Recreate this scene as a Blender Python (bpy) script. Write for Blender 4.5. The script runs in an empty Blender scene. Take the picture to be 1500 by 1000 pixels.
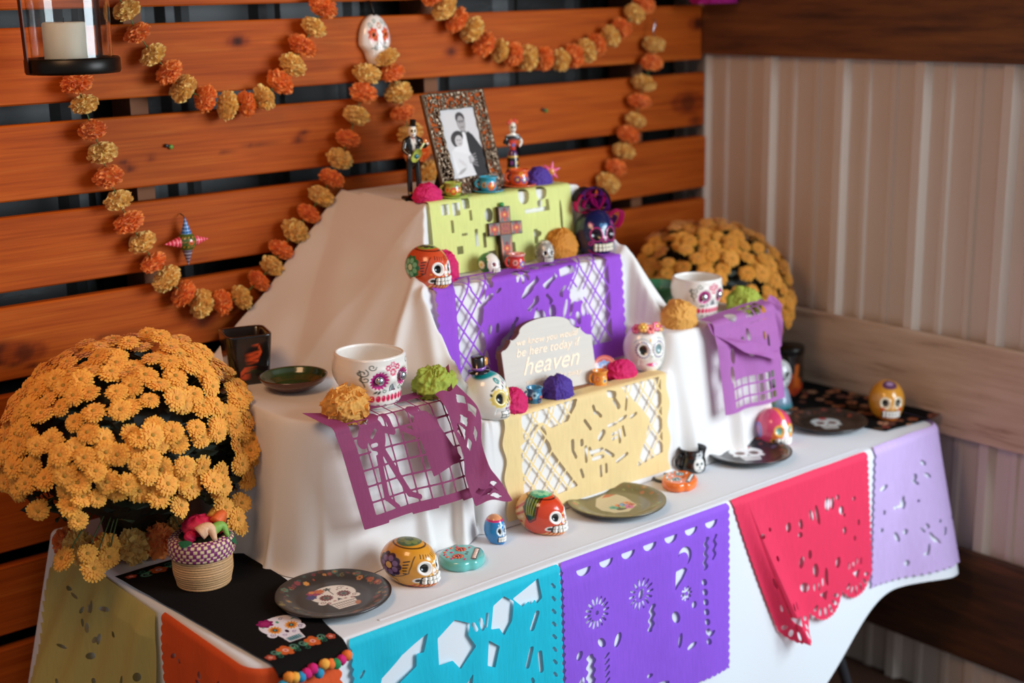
import bpy, bmesh, math, random
import numpy as np
from mathutils import Vector, Matrix, noise as mnoise

rng = np.random.default_rng(7)
random.seed(7)
PI = math.pi
scene = bpy.context.scene

# ------------------------------------------------------------------ camera
YAW, PITCH, ROLL = 0.69362, 0.24772, 0.01908
cy_, sy_, cp_, sp_ = math.cos(YAW), math.sin(YAW), math.cos(PITCH), math.sin(PITCH)
fwd = Vector((sy_ * cp_, cy_ * cp_, -sp_))
rgt = Vector((cy_, -sy_, 0))
dwn = fwd.cross(rgt)
cr_, sr_ = math.cos(ROLL), math.sin(ROLL)
rgt2 = cr_ * rgt + sr_ * dwn
dwn2 = -sr_ * rgt + cr_ * dwn
cam_data = bpy.data.cameras.new('camera')
cam = bpy.data.objects.new('camera', cam_data)
scene.collection.objects.link(cam)
cam.matrix_world = Matrix(((rgt2.x, -dwn2.x, -fwd.x, 0), (rgt2.y, -dwn2.y, -fwd.y, 0),
                           (rgt2.z, -dwn2.z, -fwd.z, 1.76), (0, 0, 0, 1)))
cam_data.sensor_width = 36
cam_data.lens = 2054.7 / 1500 * 36
cam_data.clip_start = 0.05
cam_data.dof.use_dof = True
cam_data.dof.focus_distance = 2.5
cam_data.dof.aperture_fstop = 2.0
scene.camera = cam

# ------------------------------------------------------------------ world, lights, exposure
scene.view_settings.view_transform = 'Standard'
scene.view_settings.look = 'None'
scene.view_settings.gamma = 1
scene.view_settings.use_curve_mapping = False
scene.view_settings.exposure = 0.0
world = bpy.data.worlds.new('world')
scene.world = world
world.use_nodes = True
world.node_tree.nodes['Background'].inputs[0].default_value = (0.90, 0.94, 1.0, 1)
world.node_tree.nodes['Background'].inputs[1].default_value = 0.30


def area_light(name, loc, target, size, power, color, size_y=None):
    d = bpy.data.lights.new(name, 'AREA')
    d.energy = power
    d.color = color
    d.size = size
    if size_y:
        d.shape = 'RECTANGLE'
        d.size_y = size_y
    o = bpy.data.objects.new(name, d)
    scene.collection.objects.link(o)
    o.location = loc
    o.rotation_euler = (Vector(target) - Vector(loc)).to_track_quat('-Z', 'Y').to_euler()
    return o


area_light('door_daylight', (3.10, -0.50, 1.95), (1.90, 2.1, 0.85), 1.7, 118, (0.80, 0.91, 1.0), 1.6)
area_light('ceiling_lamp', (0.30, 1.72, 2.48), (1.4, 2.5, 1.2), 0.6, 12.5, (1.0, 0.57, 0.30))

# ------------------------------------------------------------------ helpers
T = 0.74                                   # table top height


def lin(h):
    h = h.lstrip('#')
    v = [int(h[i:i + 2], 16) / 255 for i in (0, 2, 4)]
    return tuple(c / 12.92 if c <= 0.04045 else ((c + 0.055) / 1.055) ** 2.4 for c in v)


def L(c):
    return np.array(lin(c) if isinstance(c, str) else c, float)


def new_mesh(name, V, F, mat=None, col=None, smooth=True):
    me = bpy.data.meshes.new(name)
    V = np.asarray(V, float)
    if isinstance(F, np.ndarray):
        F = F.tolist()
    me.from_pydata(V.tolist(), [], F)
    if col is not None:
        a = me.color_attributes.new('Col', 'FLOAT_COLOR', 'POINT')
        c = np.ones((len(V), 4), np.float32)
        c[:, :3] = col
        a.data.foreach_set('color', c.ravel())
    if smooth:
        me.polygons.foreach_set('use_smooth', [True] * len(me.polygons))
    for m in (mat if isinstance(mat, (list, tuple)) else [mat]):
        if m is not None:
            me.materials.append(m)
    me.update()
    return me


def put(name, me, parent=None, loc=(0, 0, 0), rot=(0, 0, 0), scale=None, kind=None, label=None):
    o = bpy.data.objects.new(name, me)
    scene.collection.objects.link(o)
    o.location = loc
    o.rotation_euler = rot
    if scale is not None:
        o.scale = (scale,) * 3 if np.isscalar(scale) else scale
    if parent is not None:
        o.parent = parent
    if kind:
        o['kind'] = kind
    if label:
        o['label'] = label
    return o


def obj(name, V, F, mat=None, parent=None, loc=(0, 0, 0), rot=(0, 0, 0), col=None, smooth=True, kind=None, label=None):
    return put(name, new_mesh(name, V, F, mat, col, smooth), parent, loc, rot, None, kind, label)


def tag(o, label, cat, group=None):
    o['label'] = label
    o['category'] = cat
    if group:
        o['group'] = group
    return o


def thing(name, label, cat, loc=(0, 0, 0), rotz=0, group=None):
    o = bpy.data.objects.new(name, None)
    scene.collection.objects.link(o)
    o.location = loc
    o.rotation_euler = (0, 0, rotz)
    o.empty_display_size = 0.05
    return tag(o, label, cat, group)


class MB:
    """collects shapes (verts, faces, colours) into one mesh"""

    def __init__(self):
        self.V, self.F, self.C, self.n = [], [], [], 0

    def add(self, V, F, col=(1, 1, 1)):
        V = np.asarray(V, float)
        F = F.tolist() if isinstance(F, np.ndarray) else F
        self.F += [[i + self.n for i in f] for f in F]
        self.V.append(V)
        c = np.empty((len(V), 3))
        c[:] = L(col) if isinstance(col, str) else col
        self.C.append(c)
        self.n += len(V)
        return self

    def mesh(self, name, mat, smooth=True):
        return new_mesh(name, np.vstack(self.V), self.F, mat, np.vstack(self.C), smooth)

    def build(self, name, mat, parent=None, loc=(0, 0, 0), rot=(0, 0, 0), smooth=True, kind=None, label=None):
        return put(name, self.mesh(name, mat, smooth), parent, loc, rot, None, kind, label)


def grid_faces(nr, nc, wrap=False):
    r = np.arange(nr - 1)[:, None]
    c = np.arange(nc if wrap else nc - 1)[None, :]
    c2 = (c + 1) % nc
    a = r * nc + c
    b = r * nc + c2
    return np.stack([a, b, b + nc, a + nc], -1).reshape(-1, 4)


def sphere_grid(nu, nv):
    """unit sphere, rows from bottom to top"""
    t = np.linspace(-PI / 2 + 1e-3, PI / 2 - 1e-3, nv)[:, None]
    p = np.linspace(0, 2 * PI, nu, endpoint=False)[None, :]
    V = np.stack([np.cos(t) * np.cos(p), np.cos(t) * np.sin(p), np.sin(t) + 0 * p], -1).reshape(-1, 3)
    F = grid_faces(nv, nu, True).tolist()
    F.append(list(range(nu))[::-1])
    F.append(list(range((nv - 1) * nu, nv * nu)))
    return V, F


def lathe(prof, n=48, cap0=True, cap1=True):
    prof = np.asarray(prof, float)
    p = np.linspace(0, 2 * PI, n, endpoint=False)[None, :]
    V = np.stack([prof[:, :1] * np.cos(p), prof[:, :1] * np.sin(p), prof[:, 1:2] + 0 * p], -1).reshape(-1, 3)
    F = grid_faces(len(prof), n, True).tolist()
    if cap0:
        F.append(list(range(n))[::-1])
    if cap1:
        F.append(list(range((len(prof) - 1) * n, len(prof) * n)))
    return V, F


def tube(pts, r, n=8, closed=False):
    pts = np.asarray(pts, float)
    m = len(pts)
    r = np.broadcast_to(np.asarray(r, float), (m,))
    tan = np.gradient(pts, axis=0)
    tan /= np.linalg.norm(tan, axis=1)[:, None] + 1e-12
    up = np.array([0.0, 0, 1]) if abs(tan[0][2]) < 0.9 else np.array([1.0, 0, 0])
    V = []
    a = np.linspace(0, 2 * PI, n, endpoint=False)
    nrm = np.cross(up, tan[0])
    nrm /= np.linalg.norm(nrm)
    for i in range(m):
        nrm = nrm - tan[i] * nrm.dot(tan[i])
        nrm /= np.linalg.norm(nrm) + 1e-12
        b = np.cross(tan[i], nrm)
        V.append(pts[i] + r[i] * (np.cos(a)[:, None] * nrm + np.sin(a)[:, None] * b))
    F = grid_faces(m, n, True).tolist()
    F.append(list(range(n))[::-1])
    F.append(list(range((m - 1) * n, m * n)))
    return np.vstack(V), F


def box(x0, x1, y0, y1, z0, z1, bev=0.0):
    """box with chamfered vertical and horizontal edges"""
    if bev <= 0:
        V = [(x, y, z) for z in (z0, z1) for x, y in ((x0, y0), (x1, y0), (x1, y1), (x0, y1))]
        return V, [[3, 2, 1, 0], [4, 5, 6, 7], [0, 1, 5, 4], [1, 2, 6, 5], [2, 3, 7, 6], [3, 0, 4, 7]]
    b = bev

    def ring(i, z):
        return [(x0 + i + b, y0 + i, z), (x1 - i - b, y0 + i, z), (x1 - i, y0 + i + b, z), (x1 - i, y1 - i - b, z),
                (x1 - i - b, y1 - i, z), (x0 + i + b, y1 - i, z), (x0 + i, y1 - i - b, z), (x0 + i, y0 + i + b, z)]
    V = ring(b, z0) + ring(0, z0 + b) + ring(0, z1 - b) + ring(b, z1)
    F = [list(range(8))[::-1], list(range(24, 32))]
    for k in range(3):
        for i in range(8):
            F.append([k * 8 + i, k * 8 + (i + 1) % 8, k * 8 + 8 + (i + 1) % 8, k * 8 + 8 + i])
    return V, F


def sm(a, b, x):
    t = np.clip((x - a) / (b - a), 0, 1)
    return t * t * (3 - 2 * t)


# ---- painting pigment on dense meshes: every call lays one colour over a shape in 2-D coordinates
class Paint:
    def __init__(self, u, v, base, mask=None, aa=0.0):
        self.u, self.v = np.asarray(u, float), np.asarray(v, float)
        self.c = np.empty((len(self.u), 3))
        self.c[:] = L(base) if isinstance(base, str) else base
        self.mask = np.ones(len(self.u)) if mask is None else mask.astype(float)
        self.aa = aa + 1e-6

    def lay(self, d, col):
        a = (np.clip(0.5 - d / (2 * self.aa), 0, 1) * self.mask)[:, None]
        self.c = self.c * (1 - a) + L(col) * a
        return self

    def disc(self, x, y, r, col, b=None, rot=0):
        b = b or r
        du, dv = self.u - x, self.v - y
        c, s = math.cos(rot), math.sin(rot)
        p, q = c * du + s * dv, -s * du + c * dv
        return self.lay((np.sqrt((p / r) ** 2 + (q / b) ** 2) - 1) * min(r, b), col)

    def ring(self, x, y, r, w, col):
        return self.lay(np.abs(np.hypot(self.u - x, self.v - y) - r) - w / 2, col)

    def line(self, pts, w, col):
        d = np.full(len(self.u), 9.0)
        for (x0, y0), (x1, y1) in zip(pts[:-1], pts[1:]):
            d = np.minimum(d, seg_d(self.u, self.v, x0, y0, x1, y1))
        return self.lay(d - w / 2, col)

    def flower(self, x, y, r, n, col, ccol=None, core=0.35, rot=0.0, depth=0.25, asp=1.0, dirn=0.0):
        du, dv = self.u - x, self.v - y
        c, s = math.cos(dirn), math.sin(dirn)
        p, q = c * du + s * dv, (-s * du + c * dv) / asp
        a, d = np.arctan2(q, p) + rot, np.hypot(p, q)
        self.lay(d - r * (1 - depth + depth * np.abs(np.cos(a * n / 2))), col)
        if ccol is not None:
            self.lay(d - r * core, ccol)
        return self

    def petals(self, x, y, r, pr, n, col, rot=0.0):
        for k in range(n):
            a = rot + 2 * PI * k / n
            self.disc(x + r * math.cos(a), y + r * math.sin(a), pr, col)
        return self

    def poly(self, pts, col):
        return self.lay(poly_d(self.u, self.v, pts), col)

    def curl(self, x, y, r, col, w, turns=1.2, a0=0.0, sgn=1):
        t = np.linspace(0, 1, 14)
        a = a0 + sgn * t * turns * 2 * PI
        rr = r * (1 - 0.75 * t)
        return self.line(list(zip(x + rr * np.cos(a), y + rr * np.sin(a))), w, col)


def seg_d(u, v, x0, y0, x1, y1):
    dx, dy = x1 - x0, y1 - y0
    t = np.clip(((u - x0) * dx + (v - y0) * dy) / (dx * dx + dy * dy + 1e-15), 0, 1)
    return np.hypot(u - x0 - t * dx, v - y0 - t * dy)


def poly_d(u, v, pts):
    d = np.full(np.shape(u), 9.0)
    ins = np.zeros(np.shape(u), bool)
    n = len(pts)
    for i in range(n):
        (x0, y0), (x1, y1) = pts[i], pts[(i + 1) % n]
        d = np.minimum(d, seg_d(u, v, x0, y0, x1, y1))
        if y0 != y1:
            cr = ((y0 > v) != (y1 > v)) & (u < (x1 - x0) * (v - y0) / (y1 - y0) + x0)
            ins ^= cr
    return np.where(ins, -d, d)


# ---- cut sheets: signed distances, then marching squares, so cut-outs are real holes
def h_circ(U, V, x, y, r):
    return np.hypot(U - x, V - y) - r


def h_ell(U, V, x, y, a, b, rot=0.0):
    c, s = math.cos(rot), math.sin(rot)
    p, q = c * (U - x) + s * (V - y), -s * (U - x) + c * (V - y)
    return (np.sqrt((p / a) ** 2 + (q / b) ** 2) - 1) * min(a, b)


def h_cap(U, V, x0, y0, x1, y1, r):
    return seg_d(U, V, x0, y0, x1, y1) - r


def h_lat(U, V, s, lw, region, rot=PI / 4, asp=1.0):
    c, sn = math.cos(rot), math.sin(rot)
    V2 = V / asp
    p, q = c * U + sn * V2, -sn * U + c * V2
    dp = np.abs((p / s) % 1 - 0.5) * s
    dq = np.abs((q / s) % 1 - 0.5) * s
    hole = np.maximum(dp, dq) - (s - lw) / 2
    return np.maximum(hole, region)


def h_rect(U, V, x0, x1, y0, y1):
    return np.maximum(np.maximum(x0 - U, U - x1), np.maximum(y0 - V, V - y1))


def cut_mesh(W, H, nu, nv, field):
    """grid W x H keeping field > 0; returns UV points and faces"""
    us, vs = np.linspace(0, W, nu), np.linspace(0, H, nv)
    U, V = np.meshgrid(us, vs)
    f = field(U, V)
    ins = f > 0
    idx = -np.ones(f.shape, int)
    idx[ins] = np.arange(ins.sum())
    pts = list(zip(U[ins].tolist(), V[ins].tolist()))
    faces = []
    cnt = ins[:-1, :-1].astype(int) + ins[1:, :-1] + ins[:-1, 1:] + ins[1:, 1:]
    full = np.argwhere(cnt == 4)
    i, j = full[:, 0], full[:, 1]
    faces = np.stack([idx[i, j], idx[i + 1, j], idx[i + 1, j + 1], idx[i, j + 1]], -1).tolist()
    ek = {}

    def cross(a, b):
        k = (a, b) if a < b else (b, a)
        if k not in ek:
            fa, fb = f[k[0]], f[k[1]]
            t = fa / (fa - fb)
            t = min(max(t, 0.02), 0.98)
            ek[k] = len(pts)
            pts.append((U[k[0]] + (U[k[1]] - U[k[0]]) * t, V[k[0]] + (V[k[1]] - V[k[0]]) * t))
        return ek[k]
    for i, j in np.argwhere((cnt > 0) & (cnt < 4)).tolist():
        cs = [(i, j), (i + 1, j), (i + 1, j + 1), (i, j + 1)]
        poly = []
        for k in range(4):
            a, b = cs[k], cs[(k + 1) % 4]
            if ins[a]:
                poly.append(int(idx[a]))
            if ins[a] != ins[b]:
                poly.append(cross(a, b))
        if len(poly) >= 3:
            faces.append(poly)
    return np.array(pts), faces


def wob(x, seed, f=1.0):
    """cheap smooth 1-D noise, about -1..1"""
    r = np.random.default_rng(seed)
    o = 0
    for k in range(5):
        o = o + r.uniform(0.4, 1) * np.sin(x * f * r.uniform(0.6, 2.6) + r.uniform(0, 6.28))
    return o / 2.6


def wob2(x, y, seed, f=1.0):
    r = np.random.default_rng(seed)
    o = 0
    for k in range(7):
        a = r.uniform(0, 6.28)
        w = f * r.uniform(0.6, 2.2)
        o = o + np.sin((x * math.cos(a) + y * math.sin(a)) * w + r.uniform(0, 6.28))
    return o / 4


# ------------------------------------------------------------------ materials
def nodes_mat(name):
    m = bpy.data.materials.new(name)
    m.use_nodes = True
    nt = m.node_tree
    return m, nt, nt.nodes['Principled BSDF']


def bump(nt, bs, height_socket, strength=0.3, dist=0.002):
    b = nt.nodes.new('ShaderNodeBump')
    b.inputs['Strength'].default_value = strength
    b.inputs['Distance'].default_value = dist
    nt.links.new(height_socket, b.inputs['Height'])
    nt.links.new(b.outputs[0], bs.inputs['Normal'])


def tex_noise(nt, scale, stretch=(1, 1, 1), detail=3, rough=0.5):
    tc = nt.nodes.new('ShaderNodeTexCoord')
    mp = nt.nodes.new('ShaderNodeMapping')
    mp.inputs['Scale'].default_value = stretch
    nz = nt.nodes.new('ShaderNodeTexNoise')
    nz.inputs['Scale'].default_value = scale
    nz.inputs['Detail'].default_value = detail
    nz.inputs['Roughness'].default_value = rough
    nt.links.new(tc.outputs['Object'], mp.inputs[0])
    nt.links.new(mp.outputs[0], nz.inputs['Vector'])
    return nz


def ramp(nt, sock, stops):
    r = nt.nodes.new('ShaderNodeValToRGB')
    e = r.color_ramp.elements
    while len(e) < len(stops):
        e.new(0.5)
    for el, (p, c) in zip(e, stops):
        el.position = p
        el.color = (*lin(c), 1)
    nt.links.new(sock, r.inputs[0])
    return r.outputs[0]


def simple_mat(name, color, rough=0.5, metal=0.0, coat=0.0, nscale=60, namp=0.12, bstr=0.1, stretch=(1, 1, 1), bdist=0.001):
    m, nt, bs = nodes_mat(name)
    nz = tex_noise(nt, nscale, stretch)
    mx = nt.nodes.new('ShaderNodeMix')
    mx.data_type = 'RGBA'
    c = L(color)
    mx.inputs['A'].default_value = (*(c * (1 - namp)), 1)
    mx.inputs['B'].default_value = (*np.minimum(c * (1 + namp), 1), 1)
    nt.links.new(nz.outputs[0], mx.inputs['Factor'])
    nt.links.new(mx.outputs['Result'], bs.inputs['Base Color'])
    bs.inputs['Roughness'].default_value = rough
    bs.inputs['Metallic'].default_value = metal
    bs.inputs['Coat Weight'].default_value = coat
    bs.inputs['Coat Roughness'].default_value = 0.08
    if bstr:
        bump(nt, bs, nz.outputs[0], bstr, bdist)
    return m


def paint_mat(name, rough=0.4, coat=0.0, bstr=0.0, nscale=80, namp=0.0, sheen=0.0, transl=0.0, stretch=(1, 1, 1)):
    """colour from the painted pigment attribute"""
    m, nt, bs = nodes_mat(name)
    at = nt.nodes.new('ShaderNodeAttribute')
    at.attribute_name = 'Col'
    out = at.outputs['Color']
    nz = tex_noise(nt, nscale, stretch)
    if namp:
        mx = nt.nodes.new('ShaderNodeMix')
        mx.data_type = 'RGBA'
        mx.blend_type = 'MULTIPLY'
        mx.inputs['Factor'].default_value = 1
        rp = nt.nodes.new('ShaderNodeMapRange')
        rp.inputs['To Min'].default_value = 1 - namp
        rp.inputs['To Max'].default_value = 1 + namp * 0.4
        nt.links.new(nz.outputs[0], rp.inputs[0])
        nt.links.new(out, mx.inputs['A'])
        nt.links.new(rp.outputs[0], mx.inputs['B'])
        out = mx.outputs['Result']
    nt.links.new(out, bs.inputs['Base Color'])
    bs.inputs['Roughness'].default_value = rough
    bs.inputs['Coat Weight'].default_value = coat
    bs.inputs['Coat Roughness'].default_value = 0.06
    bs.inputs['Sheen Weight'].default_value = sheen
    if bstr:
        bump(nt, bs, nz.outputs[0], bstr, 0.001)
    if transl:
        tr = nt.nodes.new('ShaderNodeBsdfTranslucent')
        nt.links.new(out, tr.inputs[0])
        ms = nt.nodes.new('ShaderNodeMixShader')
        ms.inputs[0].default_value = transl
        nt.links.new(bs.outputs[0], ms.inputs[1])
        nt.links.new(tr.outputs[0], ms.inputs[2])
        nt.links.new(ms.outputs[0], nt.nodes['Material Output'].inputs[0])
    return m


M = {}
M['ceramic'] = paint_mat('glazed_ceramic', 0.22, 0.6, 0.04, 40)
M['matte_paint'] = paint_mat('matte_paint', 0.55, 0.0, 0.1, 60, 0.08)
M['plate'] = paint_mat('lacquered_plate', 0.32, 0.35, 0.0)
M['petal'] = paint_mat('petal', 0.7, 0, 0.0, sheen=0.2, transl=0.22)
M['tissue'] = paint_mat('tissue_paper', 0.75, 0, 0.25, 120, 0.1, transl=0.2)
M['leaf'] = paint_mat('leaf', 0.6, 0, 0, transl=0.1)
M['felt'] = paint_mat('felt', 0.95, 0, 0.5, 400, 0.2, sheen=0.4)
M['raffia'] = paint_mat('raffia', 0.6, 0, 0.6, 260, 0.25)
M['runner'] = paint_mat('runner_cloth', 0.95, 0, 0.2, 600, 0.15)
M['runner'].node_tree.nodes['Principled BSDF'].inputs['Specular IOR Level'].default_value = 0.12
M['print'] = paint_mat('photo_print', 0.35, 0.2, 0)
M['white_tooth'] = simple_mat('tooth_glaze', '#f2efe8', 0.25, 0, 0.5, 80, 0.05, 0)
M['white_cloth'] = simple_mat('white_cloth', '#e4e8ec', 0.9, 0, 0, 900, 0.03, 0.25, bdist=0.0006)
M['altar_cloth'] = simple_mat('altar_cloth', '#e6e2de', 0.85, 0, 0, 1100, 0.03, 0.25, bdist=0.0006)
M['black_metal'] = simple_mat('black_metal', '#17130f', 0.35, 0.6, 0, 40, 0.2, 0.1)
M['grey_metal'] = simple_mat('grey_metal', '#4a4c52', 0.4, 0.7, 0, 40, 0.1, 0.1)
M['pewter'] = simple_mat('pewter', '#75624f', 0.35, 0.75, 0, 90, 0.3, 0.3)
M['candle_wax'] = simple_mat('candle_wax', '#d8cfbc', 0.5, 0, 0, 20, 0.06, 0.05)
M['chrome'] = simple_mat('silver_gem', '#c9d2d8', 0.12, 0.9, 0, 50, 0.1, 0.0)
# ------------------------------------------------------------------ setting: slatted plank wall, steel wall, floor
YW, XW = 2.61, 2.885


def plank_material():
    m, nt, bs = nodes_mat('cedar_plank')
    at = nt.nodes.new('ShaderNodeAttribute')
    at.attribute_name = 'Col'
    oi = nt.nodes.new('ShaderNodeObjectInfo')
    tc = nt.nodes.new('ShaderNodeTexCoord')
    ad = nt.nodes.new('ShaderNodeVectorMath')
    ad.operation = 'ADD'
    sc = nt.nodes.new('ShaderNodeVectorMath')
    sc.operation = 'SCALE'
    sc.inputs[0].default_value = (7, 3, 11)
    nt.links.new(oi.outputs['Random'], sc.inputs['Scale'])
    nt.links.new(tc.outputs['Object'], ad.inputs[0])
    nt.links.new(sc.outputs[0], ad.inputs[1])
    mp = nt.nodes.new('ShaderNodeMapping')
    mp.inputs['Scale'].default_value = (1.1, 6, 26)
    nt.links.new(ad.outputs[0], mp.inputs[0])
    nz = nt.nodes.new('ShaderNodeTexNoise')
    nz.inputs['Scale'].default_value = 2.6
    nz.inputs['Detail'].default_value = 6
    nz.inputs['Distortion'].default_value = 0.9
    nt.links.new(mp.outputs[0], nz.inputs['Vector'])
    mp2 = nt.nodes.new('ShaderNodeMapping')
    mp2.inputs['Scale'].default_value = (2.2, 40, 150)
    nt.links.new(ad.outputs[0], mp2.inputs[0])
    n2 = nt.nodes.new('ShaderNodeTexNoise')
    n2.inputs['Scale'].default_value = 2.0
    n2.inputs['Detail'].default_value = 3
    nt.links.new(mp2.outputs[0], n2.inputs['Vector'])
    col = ramp(nt, nz.outputs[0], [(0.25, '#9a4008'), (0.45, '#af4f0f'), (0.6, '#b85714'), (0.78, '#c26724')])
    fine = ramp(nt, n2.outputs[0], [(0.3, '#dcd4cc'), (0.7, '#ffffff')])
    m1 = nt.nodes.new('ShaderNodeMix')
    m1.data_type = 'RGBA'
    m1.blend_type = 'MULTIPLY'
    m1.inputs['Factor'].default_value = 0.8
    nt.links.new(col, m1.inputs['A'])
    nt.links.new(fine, m1.inputs['B'])
    m2 = nt.nodes.new('ShaderNodeMix')
    m2.data_type = 'RGBA'
    m2.blend_type = 'MULTIPLY'
    m2.inputs['Factor'].default_value = 1
    nt.links.new(m1.outputs['Result'], m2.inputs['A'])
    nt.links.new(at.outputs['Color'], m2.inputs['B'])
    nt.links.new(m2.outputs['Result'], bs.inputs['Base Color'])
    bs.inputs['Roughness'].default_value = 0.6
    bs.inputs['Specular IOR Level'].default_value = 0.15
    bump(nt, bs, n2.outputs[0], 0.10, 0.001)
    return m


def board_material(name, stops, rough=0.7):
    m, nt, bs = nodes_mat(name)
    nz = tex_noise(nt, 3.0, (9, 1.3, 14), 8, 0.6)
    nt.links.new(ramp(nt, nz.outputs[0], stops), bs.inputs['Base Color'])
    bs.inputs['Roughness'].default_value = rough
    bump(nt, bs, nz.outputs[0], 0.3, 0.003)
    return m


M['plank'] = plank_material()
M['board_dark'] = board_material('dark_board', [(0.3, '#44220b'), (0.5, '#693a17'), (0.75, '#86501f')])
M['board_pale'] = board_material('weathered_board', [(0.24, '#8a6a54'), (0.42, '#c4a68e'), (0.6, '#d0b49c'), (0.8, '#dac4b0')], 0.8)
M['board_low'] = board_material('low_board', [(0.3, '#2d1608'), (0.5, '#4a2811'), (0.75, '#6a3c18')])
M['steel_panel'] = simple_mat('taupe_steel', '#d6c8bb', 0.5, 0, 0, 4, 0.05, 0.02)
M['stud_wood'] = simple_mat('stud_wood', '#7a4a2c', 0.8, 0, 0, 12, 0.3, 0.2, (1, 1, 0.1))
M['floor'] = simple_mat('brown_floor', '#4a2c1c', 0.75, 0, 0, 5, 0.35, 0.2, (1, 5, 1))


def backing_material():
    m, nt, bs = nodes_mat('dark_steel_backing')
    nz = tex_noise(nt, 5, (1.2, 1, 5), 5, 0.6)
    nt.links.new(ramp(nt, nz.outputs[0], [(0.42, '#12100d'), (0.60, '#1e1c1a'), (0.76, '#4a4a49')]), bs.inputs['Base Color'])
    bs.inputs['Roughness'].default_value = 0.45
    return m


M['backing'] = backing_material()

# floor and the plank wall's backing sheet (a ribbed dark steel skin behind the slats)
fl = obj('floor', *box(-1.5, 3.6, -1.5, 3.0, -0.05, 0.0), M['floor'], smooth=False)
fl['kind'] = 'structure'
px = np.arange(-0.3, 3.12, 0.02)
prof_y = YW + 0.135 - 0.012 * np.clip(np.cos(px / 0.2286 * 2 * PI) * 3 - 1.8, 0, 1)
V = np.vstack([np.c_[px, prof_y, 0 * px], np.c_[px, prof_y, 0 * px + 2.6]])
n = len(px)
F = [[i, i + 1, n + i + 1, n + i] for i in range(n - 1)]
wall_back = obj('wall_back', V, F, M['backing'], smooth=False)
wall_back['kind'] = 'structure'
for x in (0.55, 1.225, 1.95, 2.62):
    obj('stud', *box(x, x + 0.038, YW + 0.034, YW + 0.12, 0, 2.5), M['stud_wood'], wall_back, smooth=False)

# one board per slat; knots and cracks are pigment
levels = [1.876, 1.703, 1.527, 1.357, 1.187, 1.016, 0.846, 0.676, 0.506, 0.336, 0.166]
ends = [2.85, 2.85, 2.863, 2.872, 2.874, 2.87, 2.862, 2.87, 2.86, 2.87, 2.86]
knots = {1: [(1.455, 1.662, 0.011, 1.0), (2.005, 1.617, 0.009, 0.9), (2.835, 1.655, 0.016, 0.9), (0.92, 1.61, 0.008, .8)],
         2: [(1.197, 1.426, 0.006, 0.9), (1.185, 1.437, 0.005, .8), (1.245, 1.443, 0.004, .7), (2.80, 1.45, 0.026, 0.5), (2.83, 1.40, 0.012, .4),
             (1.60, 1.465, 0.006, 0.7), (1.585, 1.45, 0.007, 0.7)],
         4: [(0.905, 1.10, 0.022, 0.75), (0.95, 1.095, 0.018, 0.6), (1.33, 1.092, 0.012, 0.6)]}
cracks = {2: [((1.40, 1.44), (1.47, 1.447), 0.003), ((1.47, 1.447), (1.56, 1.452), 0.0018), ((1.115, 1.437), (1.19, 1.437), 0.003)],
          4: [((0.885, 1.085), (0.99, 1.06), 0.005), ((1.10, 1.10), (1.45, 1.11), 0.002)],
          5: []}
for k, (zt, xe) in enumerate(zip(levels, ends)):
    h = 0.141
    xs = np.linspace(0.3, xe, 330)
    zs = np.array([0.0, 0.003] + list(np.linspace(0.012, h - 0.012, 15)) + [h - 0.003, h])
    X, Z = np.meshgrid(xs, zs)
    edge = np.minimum(Z, h - Z)
    Y = np.where(edge < 0.001, 0.003, 0.0) + 0.0008 * wob(X, k, 3)
    Vf = np.stack([X, Y, Z], -1).reshape(-1, 3)
    p = Paint(Vf[:, 0], Vf[:, 2] + zt - h, (1, 1, 1), aa=0.003)
    nx, nz_ = len(xs), len(zs)
    if k in knots:
        for (x, z, r, s) in knots[k]:
            p.disc(x, z, r * 2.6, tuple(np.array([0.62, 0.5, 0.42])), r * 1.2)
            dk = np.array([0.10, 0.07, 0.08]) * s + (1 - s) * np.array([0.6, .5, .45])
            p.disc(x, z, r, tuple(dk), r * 0.85)
    for c in cracks.get(k, []):
        p.line([c[0], c[1]], c[2], (0.18, 0.12, 0.10))
    Fp = grid_faces(nz_, nx).tolist()
    nf = len(Vf)
    # back and sides
    Vb = [(0.3, 0.022, 0), (xe, 0.022, 0), (xe, 0.022, h), (0.3, 0.022, h)]
    V = np.vstack([Vf, Vb])
    top = (nz_ - 1) * nx
    Fp += [[nf + 1, nf + 0, nf + 3, nf + 2]]
    Fp += [list(range(0, nx))[::-1] + [nf, nf + 1]]
    Fp += [list(range(top, top + nx)) + [nf + 2, nf + 3]]
    Fp += [[i * nx + nx - 1 for i in range(nz_)][::-1] + [nf + 2, nf + 1], [i * nx for i in range(nz_)] + [nf + 3, nf]]
    me = new_mesh('plank', V, Fp, M['plank'], np.vstack([p.c, np.ones((4, 3))]), False)
    put('plank', me, wall_back, (0, YW, zt - h))

# corner trim and corrugated right wall
yy = [0.35]
zz = []
prof = []
base = 2.395
for k in range(-2, 11):
    c = base - k * 0.2286
    for d, hgt in ((0.027, 0), (0.014, 0.018), (-0.010, 0.018), (-0.023, 0), (-0.058, 0), (-0.064, 0.006), (-0.078, 0.006), (-0.084, 0),
                   (-0.134, 0), (-0.140, 0.006), (-0.154, 0.006), (-0.160, 0)):
        y = c + d
        if 1.45 < y < 2.745:
            prof.append((y, XW - hgt))
prof = [(2.745, XW)] + sorted(prof, key=lambda t: -t[0]) + [(1.45, XW)]
P_ = np.array(prof)
n = len(P_)
V = np.vstack([np.c_[P_[:, 1], P_[:, 0], np.zeros(n)], np.c_[P_[:, 1], P_[:, 0], np.full(n, 2.6)]])
F = [[i, n + i, n + i + 1, i + 1] for i in range(n - 1)]
wall_right = obj('wall_right', V, F, M['steel_panel'], smooth=False)
wall_right['kind'] = 'structure'
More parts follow.
